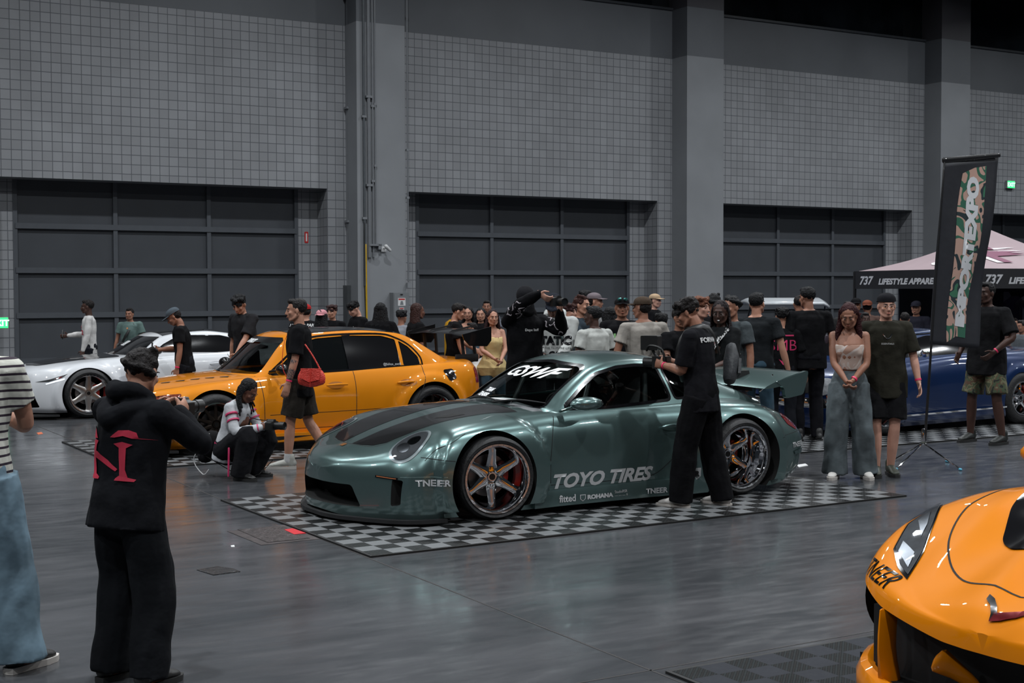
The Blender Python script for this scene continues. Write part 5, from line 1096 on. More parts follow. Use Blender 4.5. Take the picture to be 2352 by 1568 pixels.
        sh_ = g.obj('shoe', ms, r, fixn=False); remesh(sh_, .008, 2)
        g = G(); pts = [(-.085, .0), (-.075, .032), (-.03, .038), (.06, .042), (.13, .050), (.19, .040), (.222, .015), (.222, -.015), (.19, -.040), (.13, -.048), (.06, -.040), (-.03, -.038), (-.075, -.032)]
        vs = [q(f, 0.001) + sdv * w_ * s for f, w_ in pts] + [q(f, .030) + sdv * w_ * s * 1.04 for f, w_ in pts]; n = len(pts)
        g.add(vs, [tuple(range(n)), tuple(range(n, 2 * n))] + [(i, (i + 1) % n, n + (i + 1) % n, n + i) for i in range(n)]).obj('sole', mso, sh_)
    # hair
    if hair:
        hk, hc = hair; mh = mat('hair %02x%02x%02x' % tuple(int(c * 255) for c in hc), hc, .6, var=.3, scale=40, bump=.8, bscale=60, spec=.2); g = G()
        R4 = Rh.to_4x4(); cap = lambda dz=0, gr=1.0: (g.ell(hp(0, -.026, .042 + dz), (.082 * hs * gr, .094 * hs * gr, .084 * hs * gr), R4, 16))
        if hat is None or hk in ('long', 'braids'): cap(.002 if hk != 'short' else 0)
        else: g.ell(hp(0, -.036, .012), (.079 * hs, .078 * hs, .07 * hs), R4, 14)
        if hk == 'short': g.ell(hp(0, .035, .092), (.055 * hs, .05 * hs, .03 * hs), R4, 10) if hat is None else None
        if hk == 'mop':
            for k in range(22): a = k * 2.4; g.ell(hp(.062 * math.cos(a), -.01 + .075 * math.sin(a), .06 + .035 * math.sin(k * 1.7)), (.034 * hs, .034 * hs, .026 * hs), R4, 8)
        if hk == 'curly':
            for k in range(70):
                z = -.02 + .13 * ((k * .618) % 1); a = k * 2.4; rr = math.sqrt(max(.02, 1 - ((z - .02) / .12) ** 2)); y = -.03 + .088 * rr * math.sin(a)
                if y > .045 and z < .06: continue
                g.ell(hp(.082 * rr * math.cos(a), y, z + .01), (.021 * hs, .021 * hs, .02 * hs), R4, 8)
        if hk == 'long':
            for k in range(9):
                a = PI * (-.05 - .9 * k / 8 * 1.0); x0 = .072 * math.cos(a); y0 = .07 * math.sin(a)
                g.chain([hp(x0, y0 - .01, .04), hp(x0 * 1.15, y0 * 1.05 - .015, -.06), HC + (up @ Vector((x0 * 1.45, y0 * .8 - .035, -.20))) * s, HC + (up @ Vector((x0 * 1.7, y0 * .6 - .055, -.42))) * s], [.028 * hs, .030 * hs, .034 * hs, .020 * hs], n=8)
        if hk == 'braids':
            for k in range(26):
                a = PI * (.06 - 1.12 * k / 25); x0 = .078 * math.cos(a); y0 = .08 * math.sin(a); L_ = -.16 - .1 * ((k * 37) % 5) / 5
                g.chain([hp(x0 * .5, y0 * .4, .11), hp(x0 * 1.02, y0 - .012, .04), hp(x0 * 1.2, y0 * 1.08 - .01, -.06), HC + Vector((x0 * 1.5, y0 * 1.1 - .02, L_)) * s], [.009 * hs] * 4, n=6, sub=3)
        o = g.obj('hair', mh, r, fixn=False)
        if hk not in ('braids',): remesh(o, .008, 1); noisy(o, dict(short=.005, long=.004).get(hk, .009), 34, px * .1)
    if hat:
        hk, hc = hat[0], hat[1]; mh = cloth('hat %02x%02x%02x' % tuple(int(c * 255) for c in hc), hc); g = G(); R4 = Rh.to_4x4()
        nm = dict(cap='cap', back='cap', beanie='beanie', bucket='hat')[hk]
        if hk == 'beanie': g.ell(hp(0, -.02, .05), (.089 * hs, .103 * hs, .098 * hs), R4, 18); o = g.obj(nm, mh, r, fixn=False)
        else:
            vs = []; n = 24; m = 8
            for i in range(m + 1):
                a = PI / 2 * i / m
                for k in range(n): b_ = 2 * PI * k / n; vs.append(hp(.088 * math.cos(a) * math.cos(b_), -.015 + .103 * math.cos(a) * math.sin(b_), .045 + .082 * math.sin(a) ** .8))
            g.add(vs, [(i * n + k, i * n + (k + 1) % n, (i + 1) * n + (k + 1) % n, (i + 1) * n + k) for i in range(m) for k in range(n)]); o = g.obj(nm, mh, r, fixn=False)
            fy = 1 if hk == 'cap' else -1; g = G(); vs = []
            for j, (w_, y_, z_) in enumerate(((.078, .055, .052), (.080, .09, .052), (.068, .13, .046), (.03, .158, .042))):
                for k in range(9): t = k / 8 * 2 - 1; vs.append(hp(w_ * t, -.015 * (fy > 0) + fy * (y_ + .0 + .03 * (1 - t * t) * (j / 3)), z_ - .014 * t * t))
            pk = g.add(vs, [(9 * j + k, 9 * j + k + 1, 9 * j + 10 + k, 9 * j + 9 + k) for j in range(3) for k in range(8)]).obj('peak', cloth('peak cloth', hat[2]) if len(hat) > 2 else mh, o); bake(pk, [('SOLIDIFY', dict(thickness=.004, offset=0))])
    ctx = dict(r=r, hp=hp, T=T, s=s, hs=hs, ARM=ARM, LEG=LEG, Rh=Rh, Rt=Rt, shirt=r_shirt, HC=HC, sk=sk, Pv=Pv, up=up, HM=HM)
    if band is not None:
        for sd in ([band] if isinstance(band, int) else band):
            S, el, wr, d = ARM[sd]; q = wr - (wr - el).normalized() * .025 * s; u = (wr - el).normalized(); g = G(); g.chain([q - u * .008, q + u * .008], [.031 * s, .031 * s], n=14, sub=1, caps=False).obj('wristband', mat('pink wristband', (.75, .03, .12), .4, var=0), r)
    return ctx
def tolocal(c, w): return Matrix.Rotation(-c['r'].rotation_euler.z, 4, 'Z') @ (Vector(w) - c['r'].location)
def item(name, c, lp, label, cat, rz=0.0):
    """a held or worn thing: its own top-level empty at the local point lp of person c"""
    w = c['r'].location + Matrix.Rotation(c['r'].rotation_euler.z, 3, 'Z') @ Vector(lp); return empty(name, w, c['r'].rotation_euler.z + rz, label, cat)
m_bp = mat('black plastic', (.01, .01, .011), .35)
def phone(c, lp, label, M=None, col=None):
    o = item('phone', c, lp, label, 'phone'); g = G(); g.prism(rounded([(-.037, -.075), (.037, -.075), (.037, .075), (-.037, .075)], .01), -.005, .005)
    if M is not None: g.xf(M)
    g.obj('phone_body', col or m_bp, o); return o
def camera_rig(c, lp, label, rx=0.0, rz=0.0, k=1.0):
    o = item('camera', c, lp, label, 'camera', rz); o.rotation_euler.x = rx; o.scale = (k, k, k)
    G().prism(rounded([(-.07, -.045), (.07, -.045), (.07, .035), (.025, .045), (.02, .062), (-.02, .062), (-.025, .045), (-.07, .035)], .008), -.035, .035).obj('camera_body', m_bp, o)
    G().lathe([(0, .03), (.035, .03), (.036, .10), (.040, .10), (.040, .15), (.034, .15), (.03, .14), (0, .14)], n=28, closed=False).obj('lens', m_bp, o); G().lathe([(0, .141), (.03, .141)], n=20, closed=False).obj('front_glass', m_lens, o)
    return o
def strap_seam(c, pts, m, name='strap', r=.008, par=None): return G().chain([Vector(p) for p in pts], [(r * 2, r * .5)] * len(pts), n=6).obj(name, m, par or c['r'])
def printed(c, s_, a, b, size, m, back=False, **k):
    """words printed on the chest (or back) of the shirt"""
    t = bvh(c['shirt'].data); A = c['Rt'] @ Vector((-1 if not back else 1, 0, 0)); D = c['Rt'] @ Vector((0, -1 if not back else 1, 0)); O = c['T'](0, 0, 0); B = c['Rt'] @ Vector((0, 0, 1))
    fn = caster([t], O, A, B, D); v, f = textmesh(s_, size, **k); x0 = (min(p[0] for p in v) + max(p[0] for p in v)) / 2
    return wrap('print', [(a + x - x0, b + y) for x, y in v], f, fn, m, c['shirt'], .05, .006)
def blot(c, pts, m, back=False, name='print'):
    t = bvh(c['shirt'].data); A = c['Rt'] @ Vector((-1 if not back else 1, 0, 0)); D = c['Rt'] @ Vector((0, -1 if not back else 1, 0)); B = c['Rt'] @ Vector((0, 0, 1))
    return patch(name, pts, caster([t], c['T'](0, 0, 0), A, B, D), m, c['shirt'], .006, .03)
# ================================================================ the visitors
def at(px, Z): return ((px - CX) / FPX * Z, Z)
def hh(y, Z, d=-.005): return CH - (y - 667) / FPX * Z - d
BLK = (.005, .005, .006); WHT = (.42, .43, .44)
def stripemat():
    m = bpy.data.materials.new('striped jersey'); m.use_nodes = True; nt = m.node_tree; P = nt.nodes['Principled BSDF']; P.inputs['Roughness'].default_value = .9
    tc = nd(nt, 'ShaderNodeTexCoord'); n = nd(nt, 'ShaderNodeTexNoise'); n.inputs['Scale'].default_value = 3; nt.links.new(tc.outputs['Object'], n.inputs['Vector'])
    sx = nd(nt, 'ShaderNodeSeparateXYZ'); nt.links.new(tc.outputs['Object'], sx.inputs[0]); a = nd(nt, 'ShaderNodeMath', operation='MULTIPLY_ADD'); a.inputs[1].default_value = .03; nt.links.new(n.outputs['Fac'], a.inputs[0]); nt.links.new(sx.outputs[2], a.inputs[2])
    b = nd(nt, 'ShaderNodeMath', operation='MULTIPLY'); b.inputs[1].default_value = 1 / .037; nt.links.new(a.outputs[0], b.inputs[0]); c = nd(nt, 'ShaderNodeMath', operation='FRACT'); nt.links.new(b.outputs[0], c.inputs[0])
    d = nd(nt, 'ShaderNodeMath', operation='LESS_THAN'); d.inputs[1].default_value = .30; nt.links.new(c.outputs[0], d.inputs[0])
    x = nd(nt, 'ShaderNodeMix', data_type='RGBA'); x.inputs[6].default_value = (.56, .56, .50, 1); x.inputs[7].default_value = (.022, .012, .024, 1); nt.links.new(d.outputs[0], x.inputs[0]); nt.links.new(x.outputs[2], P.inputs['Base Color'])
    n2 = nd(nt, 'ShaderNodeTexNoise'); n2.inputs['Scale'].default_value = 8; bp = nd(nt, 'ShaderNodeBump'); bp.inputs['Strength'].default_value = .5; bp.inputs['Distance'].default_value = .02; nt.links.new(n2.outputs['Fac'], bp.inputs['Height']); nt.links.new(bp.outputs[0], P.inputs['Normal']); return m
def blotchmat(name, cols, scale=5, rough=.9):
    m = bpy.data.materials.new(name); m.use_nodes = True; nt = m.node_tree; P = nt.nodes['Principled BSDF']; P.inputs['Roughness'].default_value = rough
    tc = nd(nt, 'ShaderNodeTexCoord'); n = nd(nt, 'ShaderNodeTexNoise'); n.inputs['Scale'].default_value = scale; n.inputs['Detail'].default_value = 1.5; n.inputs['Distortion'].default_value = 1.2; nt.links.new(tc.outputs['Object'], n.inputs['Vector'])
    cr = nd(nt, 'ShaderNodeValToRGB'); cr.color_ramp.interpolation = 'CONSTANT'; k = len(cols)
    while len(cr.color_ramp.elements) < k: cr.color_ramp.elements.new(.5)
    for i, c in enumerate(cols): cr.color_ramp.elements[i].position = .0 if i == 0 else .30 + .4 * i / k; cr.color_ramp.elements[i].color = (*c, 1)
    nt.links.new(n.outputs['Fac'], cr.inputs[0]); nt.links.new(cr.outputs[0], P.inputs['Base Color']); MATS[name] = m; return m
def denim(name, col=None, lo=.55):
    if name in MATS: return MATS[name]
    m = mat(name, col, .85, var=.0, bump=.5, bscale=7); nt = m.node_tree; P = nt.nodes['Principled BSDF']; tc = nd(nt, 'ShaderNodeTexCoord'); n = nd(nt, 'ShaderNodeTexNoise'); n.inputs['Scale'].default_value = 3.5; n.inputs['Detail'].default_value = 4; n.inputs['Distortion'].default_value = .5
    nt.links.new(tc.outputs['Object'], n.inputs['Vector']); cr = nd(nt, 'ShaderNodeValToRGB'); cr.color_ramp.elements[0].position = .35; cr.color_ramp.elements[0].color = (*[c * lo for c in col], 1); cr.color_ramp.elements[1].position = .7; cr.color_ramp.elements[1].color = (*[min(1, c * 1.35) for c in col], 1)
    nt.links.new(n.outputs['Fac'], cr.inputs[0]); nt.links.new(cr.outputs[0], P.inputs['Base Color']); return m
def restyle(o, m): o.data.materials.clear(); o.data.materials.append(m)
m_pr = mat('red print', (.45, .02, .05), .7, var=.25, scale=14); m_prw = mat('white print ink', (.5, .5, .5), .7, var=.1); m_pk = mat('pink trim', (.55, .03, .12), .5, var=.1)
# --- nearest figures
c = person('person', 0, 0, 1.79, 98, 'person in a striped t-shirt and light jeans at the edge of the picture, back turned', 'light', ('tee', (.5, .5, .45)), ('wide', (.16, .24, .30), denim('light denim', (.15, .23, .29))), (.01, .01, .01), ('short', (.03, .02, .015)), pos=(-2.50, 6.32), rh=(.08, .30, 1.15), lh=(-.05, .30, 1.2), rpole=(1.0, -.6, -1.6), W=1.02, slv=.6, vox=.008, faceparts=False, sole=True, stance=.13, feet=((-.12, 0, 10), (.19, .05, -35)))
restyle(c['shirt'], stripemat())
fa = c['ARM'][1]; m_ink = mat('tattoo ink', (.03, .02, .03), .6, var=.1)
c = person('person', 0, 0, 1.56, 57, 'boy with curly dark hair in a black hoodie with red back print, taking a photo', 'light', ('hoodie', (.0065, .007, .009)), ('baggy', (.008, .009, .011)), (.02, .02, .02), ('curly', (.010, .008, .008)), pos=(-1.74, 6.17), rh=(.06, .30, 1.37), lh=(-.11, .30, 1.37), rpole=(1, -.3, -.7), lpole=(-.5, .2, -1.2), lean=7, head=(16, 14), W=1.30, vox=.008, faceparts=True, stance=.14, rhd=(-.3, .9, .35), lhd=(.3, .9, .3), curl=1.1)
for pts in ([(-.17, .25), (-.10, .24), (-.03, .20), (.04, .145), (.05, .16), (.0, .215), (-.06, .265), (-.12, .285), (-.17, .28)],
            [(-.12, .33), (-.085, .345), (-.055, .335), (-.07, .31), (-.078, .24), (-.068, .12), (-.04, .10), (-.045, .085), (-.115, .085), (-.12, .10), (-.098, .12), (-.108, .24), (-.10, .31)],
            [(.03, .325), (.07, .34), (.11, .325), (.085, .30), (.085, .16), (.095, .11), (.125, .10), (.12, .085), (.04, .085), (.045, .10), (.062, .12), (.055, .24), (.055, .30)],
            [(-.17, .175), (-.14, .18), (-.12, .205), (-.11, .195), (-.125, .165), (-.17, .155)],
            [(-.16, .43), (-.135, .46), (-.09, .44), (-.065, .40), (-.10, .40), (-.15, .40)], [(.02, .41), (.07, .445), (.13, .45), (.17, .44), (.18, .37), (.165, .365), (.15, .41), (.10, .42), (.05, .41)]):
    blot(c, [(x * (1.12 if y < .37 or x < 0 else .80), (.29 + (y - .41) * .9) if y > .37 and x > 0 or y > .345 and y < .5 and x < -.05 and y >= .40 else .10 + (y - .085) * .68) for x, y in pts], m_pr, back=True)
printed(c, '', 0, 0, .1, m_pr, True) if False else None
cm = camera_rig(c, Vector((-.02, .40, 1.38)) * c['s'], 'small black camera held up by the boy in the black hoodie', rz=0, k=.8)
# --- walker with red bag
c = person('person', 0, 0, 1.74, 183, 'young man walking past in black t-shirt and shorts with a red shoulder bag', 'light', ('big', (.005, .005, .006)), ('shorts', (.022, .019, .016)), (.36, .36, .33), ('short', (.012, .010, .010)), pos=at(688, 13.75), lh=(-.26, .10, .82), rh=(.26, .0, .85), feet=((-.07, .12, 0), (.08, -.27, 0, .05, .5)), knee=((-.1, 1, 0), (.1, 1, .1)), head=(8, 2), vox=.0075, band=-1, W=.96, curl=.4, sole=True)
t = c['T']; s = c['s']
strap_seam(c, [t(.06, .07, .50), t(.0, .15, .36), t(-.10, .165, .12), t(-.20, .10, -.02)], mat('red strap', (.6, .03, .02), .5), 'neck_strap', .006)
G().chain([t(-.07, .06, .48), t(-.035, .115, .40), t(0, .13, .36), t(.035, .115, .40), t(.07, .06, .48)], [.003] * 5, n=6).obj('necklace', m_chrome, c['r'])
b_ = item('shoulder_bag', c, Vector((-.27, -.14, .93)), 'quilted red shoulder bag hanging behind the walking man in shorts', 'bag')
mb_ = mat('red quilted leather', (.62, .05, .035), .4, var=.15, bump=.5, bscale=80)
g = G(); g.chain([(0, -.10, 0), (0, .0, -.015), (0, .10, 0)], [(.035, .075), (.04, .085), (.035, .075)], lat=(1, 0, 0), n=14); bb = g.obj('bag_body', mb_, b_); G().prism([(-.10, .09), (.10, .09), (.11, .0), (.02, -.045), (-.08, -.02)], -.055, -.042, 'yz').obj('bag_flap', mb_, b_); G().chain([(0, -.10, .05), (.01, -.02, .2), (.02, .06, .32)], [.008] * 3, n=6).obj('bag_strap', mb_, b_); G().chain([(-.06, .0, .09), (-.065, .01, -.09)], [(.012, .003)] * 2, n=6).obj('bag_tab', mb_, b_)
for sd in (-1, 1):
    hj, kn, an, a = c['LEG'][sd]; G().chain([an + (kn - an).normalized() * .07, an + Vector((0, 0, -.01))], [.041, .043], n=12).obj('sock', mat('white sock', (.5, .5, .5), .9), c['r'])
S_, el_, wr_, d_ = c['ARM'][-1]; G().chain([el_.lerp(wr_, .08), el_.lerp(wr_, .5), wr_.lerp(el_, .1)], [.0385, .037, .0285], n=14).obj('arm_tattoo', blotchmat('tattooed skin', [(.03, .025, .03), (.20, .11, .08), (.05, .035, .04), (.24, .13, .10)], 22, .6), c['r'])
# --- crouching photographer
c = person('person', 0, 0, 1.62, 338, 'crouching photographer with braids, white and pink top and black trousers', 'brown', ('long', (.40, .41, .43)), ('baggy', (.010, .010, .012)), (.012, .012, .012), ('braids', (.006, .006, .007)), pos=at(538, 13.05), hipz=.30, lean=18, head=(0, 32), lh=(-.03, .36, .56), rh=(.10, .37, .54), lpole=(-.6, -.2, -1), rpole=(.6, -.1, -1), feet=((-.15, .10, 12), (.16, .16, -12)), knee=((-.25, 1, .6), (.3, 1, .5)), vox=.0075, female=True, curl=1.2, lhd=(.2, .9, .3), rhd=(-.2, .9, .4))
t = c['T']; s = c['s']
camera_rig(c, Vector((.04, .46, .56)) * s, 'black camera held by the crouching photographer', k=.95)
for sd in (-1, 1):
    S, el, wr, d = c['ARM'][sd]; u = (el - S).normalized()
    for f in (.30, .55): q = S.lerp(el, f); G().chain([q - u * .007, q + u * .007], [.059, .059], n=14, sub=1, caps=False).obj('arm_strap', m_pk, c['r'])
    q = wr.lerp(el, .12); u = (wr - el).normalized(); G().chain([q - u * .006, q + u * .006], [.040, .040], n=12, sub=1, caps=False).obj('cuff_trim', m_pk, c['r'])
for pts in ([(-.14, .46), (.14, .46), (.14, .44), (-.14, .44)], [(-.145, .05), (.145, .05), (.145, .035), (-.145, .035)]): blot(c, pts, m_pk, back=True, name='trim')
strap_seam(c, [t(-.08, .05, .50), t(.0, .16, .40), Vector((.04, .5, .60)) * s], m_bp, 'neck_strap', .006)
hj, kn, an, a = c['LEG'][1]; G().chain([kn.lerp(hj, .5) + Vector((.1, 0, -.04)), kn.lerp(hj, .5) + Vector((.115, 0, -.30))], [.010, .008], n=6).obj('key_chain', m_pk, c['r'])
b_ = item('backpack', c, Vector((-.05, -.30, .30)), 'black backpack with a white cable slung behind the crouching photographer', 'bag')
g = G(); g.ell((0, 0, 0), (.15, .10, .14), n=14); g.ell((.02, -.06, -.10), (.10, .07, .08), n=12); o = g.obj('bag_body', cloth('black nylon', (.008, .008, .009)), b_); G().chain([(.13, .06, .12), (.17, -.03, -.02), (.13, -.12, -.15), (.15, .0, -.27), (.16, .07, -.22)], [.005] * 5, n=6).obj('white_cable', mat('white cable rubber', (.5, .5, .5), .5), b_); G().chain([(.1, .0, -.1), (.14, .5, -.28), (.1, .75, -.1)], [(.008, .003)] * 3, n=6).obj('loose_strap', m_bp, b_)
# --- videographer in front of the green car
c = person('person', 0, 0, 1.77, 152, 'videographer in black shirt and black trousers leaning over a camera rig beside the green coupe', 'tan', ('jersey', (.007, .007, .009)), ('baggy', (.004, .004, .005)), (.42, .40, .38), ('mop', (.009, .009, .010)), pos=at(1612, 11.15), lean=5, head=(10, 22), lh=(-.06, .31, 1.15), rh=(.14, .31, 1.17), lpole=(-.5, -.7, -1), rpole=(.6, -.5, -1), W=1.06, vox=.0075, band=-1, stance=.16, feet=((-.10, .14, -8), (.17, -.12, -20)), curl=1.2, sole=True)
printed(c, 'FORWARD', -.01, .41, .052, m_prw, True, bold=.002); printed(c, 'DRIVEN', .12, .375, .04, mat('red ink', (.6, .02, .02), .6), True, bold=.003)
b_ = item('camera_rig', c, Vector((.04, .38, 1.23)), 'black camera rig with a flip-up monitor held over the coupe roof', 'camera')
G().prism(rounded([(-.09, -.06), (.06, -.06), (.06, .06), (-.09, .06)], .01), -.05, .05, 'yz').obj('monitor', m_bp, b_).location = (.02, .10, .11)
G().chain([(.0, .08, .08), (.0, .03, .0), (.0, -.04, -.04)], [.012] * 3, n=8).obj('monitor_arm', m_bp, b_); G().box(-.05, .05, -.08, .05, -.10, .0).obj('camera_body', m_bp, b_, smooth=False)
G().chain([(-.08, -.08, -.06), (-.08, -.05, .06), (-.07, .06, .09), (-.04, .10, .05)], [.010] * 4, n=8).obj('cage_handle', m_bp, b_); G().lathe([(0, .03), (.035, .03), (.04, .14), (0, .14)], c=(0, 0, -.05), n=20).obj('lens', m_bp, b_)
b_ = item('sling_bag', c, Vector((.13, -.20, 1.19)), 'grey-black sling bag worn across the videographer back', 'bag'); b_.rotation_euler = (.1, .35, b_.rotation_euler.z + .5); b_.scale = (.9, .9, .9)
ml = mat('coated bag fabric', (.035, .038, .042), .5, var=.1, bump=.2)
g = G(); g.chain([(0, 0, .13), (0, -.01, 0), (0, 0, -.15)], [(.10, .05), (.115, .075), (.105, .06)], lat=(1, 0, 0), n=14); g.obj('bag_body', ml, b_); G().box(-.085, .085, -.085, -.06, -.12, .02).obj('front_pocket', ml, b_); G().chain([(-.07, -.075, .06), (0, -.085, .085), (.07, -.075, .06)], [.004] * 3, n=6).obj('zip', m_bp, b_)
strap_seam(c, [c['T'](.16, -.12, .30), c['T'](.02, -.10, .52), c['T'](-.12, .04, .50), c['T'](-.16, .12, .30), c['T'](.0, .15, .10)], m_bp, 'bag_strap', .012)
# --- couple
c = person('person', 0, 0, 1.70, 258, 'woman with long dark red hair in strapless top and wide jeans, hands clasped', 'tan', ('crop', (.52, .40, .34)), ('wide', (.10, .14, .17), denim('grey blue denim', (.085, .105, .115), .5)), (.55, .53, .50), ('long', (.028, .006, .007)), pos=at(1951, 12.95), lean=3, head=(-8, 22), lh=(-.03, .23, .96), rh=(.03, .24, .95), lpole=(-1, -.6, -.3), rpole=(1, -.6, -.3), vox=.007, female=True, band=-1, feet=((-.16, .0, 12), (.13, .06, -12)), lhd=(.6, .5, -.7), rhd=(-.6, .5, -.7), curl=.9, sole=True)
restyle(c['shirt'], blotchmat('marble print', [(.34, .2, .15), (.5, .43, .40), (.46, .36, .31), (.52, .47, .43)], 4)); t = c['T']
G().chain([t(-.06, .05, .49), t(-.03, .09, .42), t(0, .105, .38), t(.03, .09, .42), t(.06, .05, .49)], [.002] * 5, n=6).obj('necklace', m_bp, c['r'])
G().ell(t(.215, .045, .42), (.02, .03, .05), n=8).obj('shoulder_tattoo', m_ink, c['r'])
c = person('person', 0, 0, 1.78, 262, 'man in backwards black cap, glasses, olive t-shirt and black shorts beside the woman in jeans', 'pale', ('big', (.020, .019, .014)), ('shorts', (.006, .006, .007)), (.03, .035, .025), ('short', (.05, .03, .02)), hat=('back', (.008, .008, .010)), pos=at(2035, 13.15), head=(5, 3), lh=(-.30, .08, .84), rh=(.22, -.05, .92), vox=.007, band=-1, W=1.1, feet=((-.05, .02, 8), (.09, .10, -5)), sole=False)
hp = c['hp']; t = c['T']
for q in (-1, 1): G().chain([hp(q * .032 + .021 * math.cos(a), .094, .002 + .016 * math.sin(a)) for a in [2 * PI * k / 12 for k in range(13)]], [.0015] * 13, n=5, sub=1).obj('glasses', m_chrome, c['r'])
G().chain([hp(-.012, .097, .004), hp(.012, .097, .004)], [.0015] * 2, n=5).obj('glasses', m_chrome, c['r'])
G().chain([t(-.075, .05, .49), t(-.05, .12, .42), t(0, .145, .36), t(.05, .12, .42), t(.075, .05, .49)], [.006] * 5, n=8).obj('necklace', m_chrome, c['r']); printed(c, 'ESSENTIALS', 0, .31, .022, m_prw)
# --- big man in camouflage shorts
mc = blotchmat('camouflage cloth', [(.05, .06, .03), (.13, .13, .07), (.09, .05, .03), (.05, .07, .035), (.012, .012, .010)], 9)
c = person('person', 0, 0, 1.90, 218, 'tall man in black t-shirt and camouflage shorts standing behind the banner flag', 'dark', ('big', (.008, .008, .009)), ('shorts', (.08, .08, .05), mc), (.015, .017, .016), ('short', (.006, .006, .006)), pos=at(2268, 15.85), lh=(-.20, .18, .98), rh=(.30, .05, .95), W=1.28, vox=.0085, band=-1, stance=.19, lpole=(-1, -.6, -.4))
# --- the crowd behind the cars
def visitor(px, Z, yt, face, label, sk='tan', top=('tee', BLK), hair=('short', (.010, .008, .008)), bottom=('pants', (.012, .013, .017)), d=.0, **k):
    k.setdefault('vox', .0115); return person('person', px, 0, hh(yt, Z) + d, face, label, sk, top, bottom, k.pop('shoes', (.03, .03, .03)), hair, pos=at(px, Z), **k)
DK = (.005, .004, .0045)
c = visitor(205, 22, 682, 192, 'man in a white baseball jersey holding a phone behind the white coupe', 'dark', ('long', (.47, .46, .45)), rh=(.04, .34, 1.12), lh=(-.28, .08, .88), vox=.009, W=.95)
for s_, a, b, z in (('Braves', -.02, .30, .075), ('22', .06, .20, .10)): printed(c, s_, a, b, z, m_pr, bold=.004)
phone(c, Vector((.03, .43, 1.14)) * c['s'], 'dark phone in the hand of the man in the white jersey', Matrix.Rotation(.6, 4, 'Y'))
c = visitor(299, 23.5, 702, 262, 'short bearded man in a green-grey t-shirt with a dark strap, behind the white coupe', 'tan', ('tee', (.10, .15, .14)), W=1.2, vox=.0095); strap_seam(c, [c['T'](-.10, .08, .48), c['T'](.02, .17, .25), c['T'](.16, .14, .0)], m_bp, 'bag_strap', .012); blot(c, [(-.02, .34), (.0, .36), (.02, .34), (0, .32)], mat('orange print', (.6, .25, .1), .6))
c = visitor(424, 17.4, 703, 186, 'man in grey cap and black t-shirt looking down at a phone between the cars', 'tan', d=.04, hat=('cap', (.06, .075, .09)), lean=6, head=(0, 30), rh=(-.02, .34, 1.12), lh=(-.26, .08, .80), band=-1, vox=.008)
blot(c, [(-.16, .30), (-.13, .34), (-.10, .31), (-.12, .29)], mat('orange print')); phone(c, Vector((-.03, .43, 1.14)) * c['s'], 'black phone held by the man in the grey cap')
c = visitor(566, 18, 671, 232, 'tall young man in a loose charcoal t-shirt leaning to look into the orange saloon', 'light', ('big', (.016, .016, .018)), ('mop', DK), head=(22, 26), lean=7, lh=(-.2, .40, .85), d=.03, vox=.008)
c = visitor(702, 20, 693, 78, 'person in red and black cap and black t-shirt with round back print, back turned', 'light', hat=('cap', (.35, .02, .02), BLK), W=1.3, head=(20, 0)); printed(c, 'ANOTHER PARTY', 0, .40, .055, m_prw, True, bold=.002)
blot(c, [(-.12 + .0, .30), (-.08, .35), (0, .375), (.08, .35), (.12, .30), (.10, .30), (.06, .335), (0, .35), (-.06, .335), (-.10, .30)], mat('orange print'), True); blot(c, [(-.14, .27), (.0, .30), (.15, .25), (0, .26)], mat('purple print', (.15, .03, .2), .6), True)
visitor(738, 19.4, 706, 70, 'person in a pink cap with dark hair, seen from behind', 'light', hair=('long', DK), hat=('back', (.55, .25, .28)), female=True)
visitor(764, 21, 695, 250, 'young man with a dark fringe in a black t-shirt behind the pink cap', 'light', hair=('mop', (.03, .012, .012)))
c = visitor(823, 20.6, 688, 215, 'teenager with shaggy hair in a printed black t-shirt looking down by the yellow cable', 'pale', hair=('mop', DK), head=(0, 28), d=.03, lh=(-.1, .3, 1.05), rh=(.1, .3, 1.05)); blot(c, [(.0, .25), (.06, .36), (.10, .30), (.06, .20), (.02, .15)], m_prw); blot(c, [(.02, .18), (.08, .2), (.06, .13)], m_pr)
visitor(874, 19, 690, 82, 'woman with long straight black hair and black t-shirt, back turned', 'brown', hair=('long', DK), female=True, W=1.35)
visitor(921, 20.2, 707, 60, 'child-sized visitor with dark hair and pale grey shirt near the cabinet', 'tan', ('tee', (.22, .23, .26)), ('mop', DK))
visitor(956, 18.5, 691, 25, 'woman with long curly brown hair and a black t-shirt, face turned right', 'brown', hair=('long', (.03, .012, .010)), female=True, W=1.25)
c = visitor(1044, 18.1, 695, 10, 'man in black t-shirt with short fade holding papers behind the rear wing', 'light', head=(-10, 18), W=1.1, rh=(.24, .15, .85), lh=(.05, .30, 1.05), band=1, vox=.009, d=.03)
o = item('papers', c, Vector((.20, .26, .80)), 'white leaflets held by the man behind the rear wing', 'paper'); G().box(-.10, .10, -.14, .14, -.004, .004).obj('sheet', m_prw, o).rotation_euler = (.5, .4, .3)
visitor(1076, 21, 700, 262, 'woman with dark hair and bare shoulders standing behind the rear wing', 'light', ('tank', (.30, .12, .08)), ('long', DK), female=True)
visitor(1119, 23.4, 686, 265, 'man in a grey shirt far behind by the roller door', 'tan', ('tee', (.16, .17, .20)))
visitor(1105, 20.9, 703, 265, 'woman with dark hair half hidden behind the woman in the yellow top', 'light', ('tee', BLK), ('long', DK), female=True)
visitor(1086, 19.4, 737, 200, 'small boy with dark hair behind the rear wing', 'tan', ('tee', (.05, .07, .09)), vox=.009)
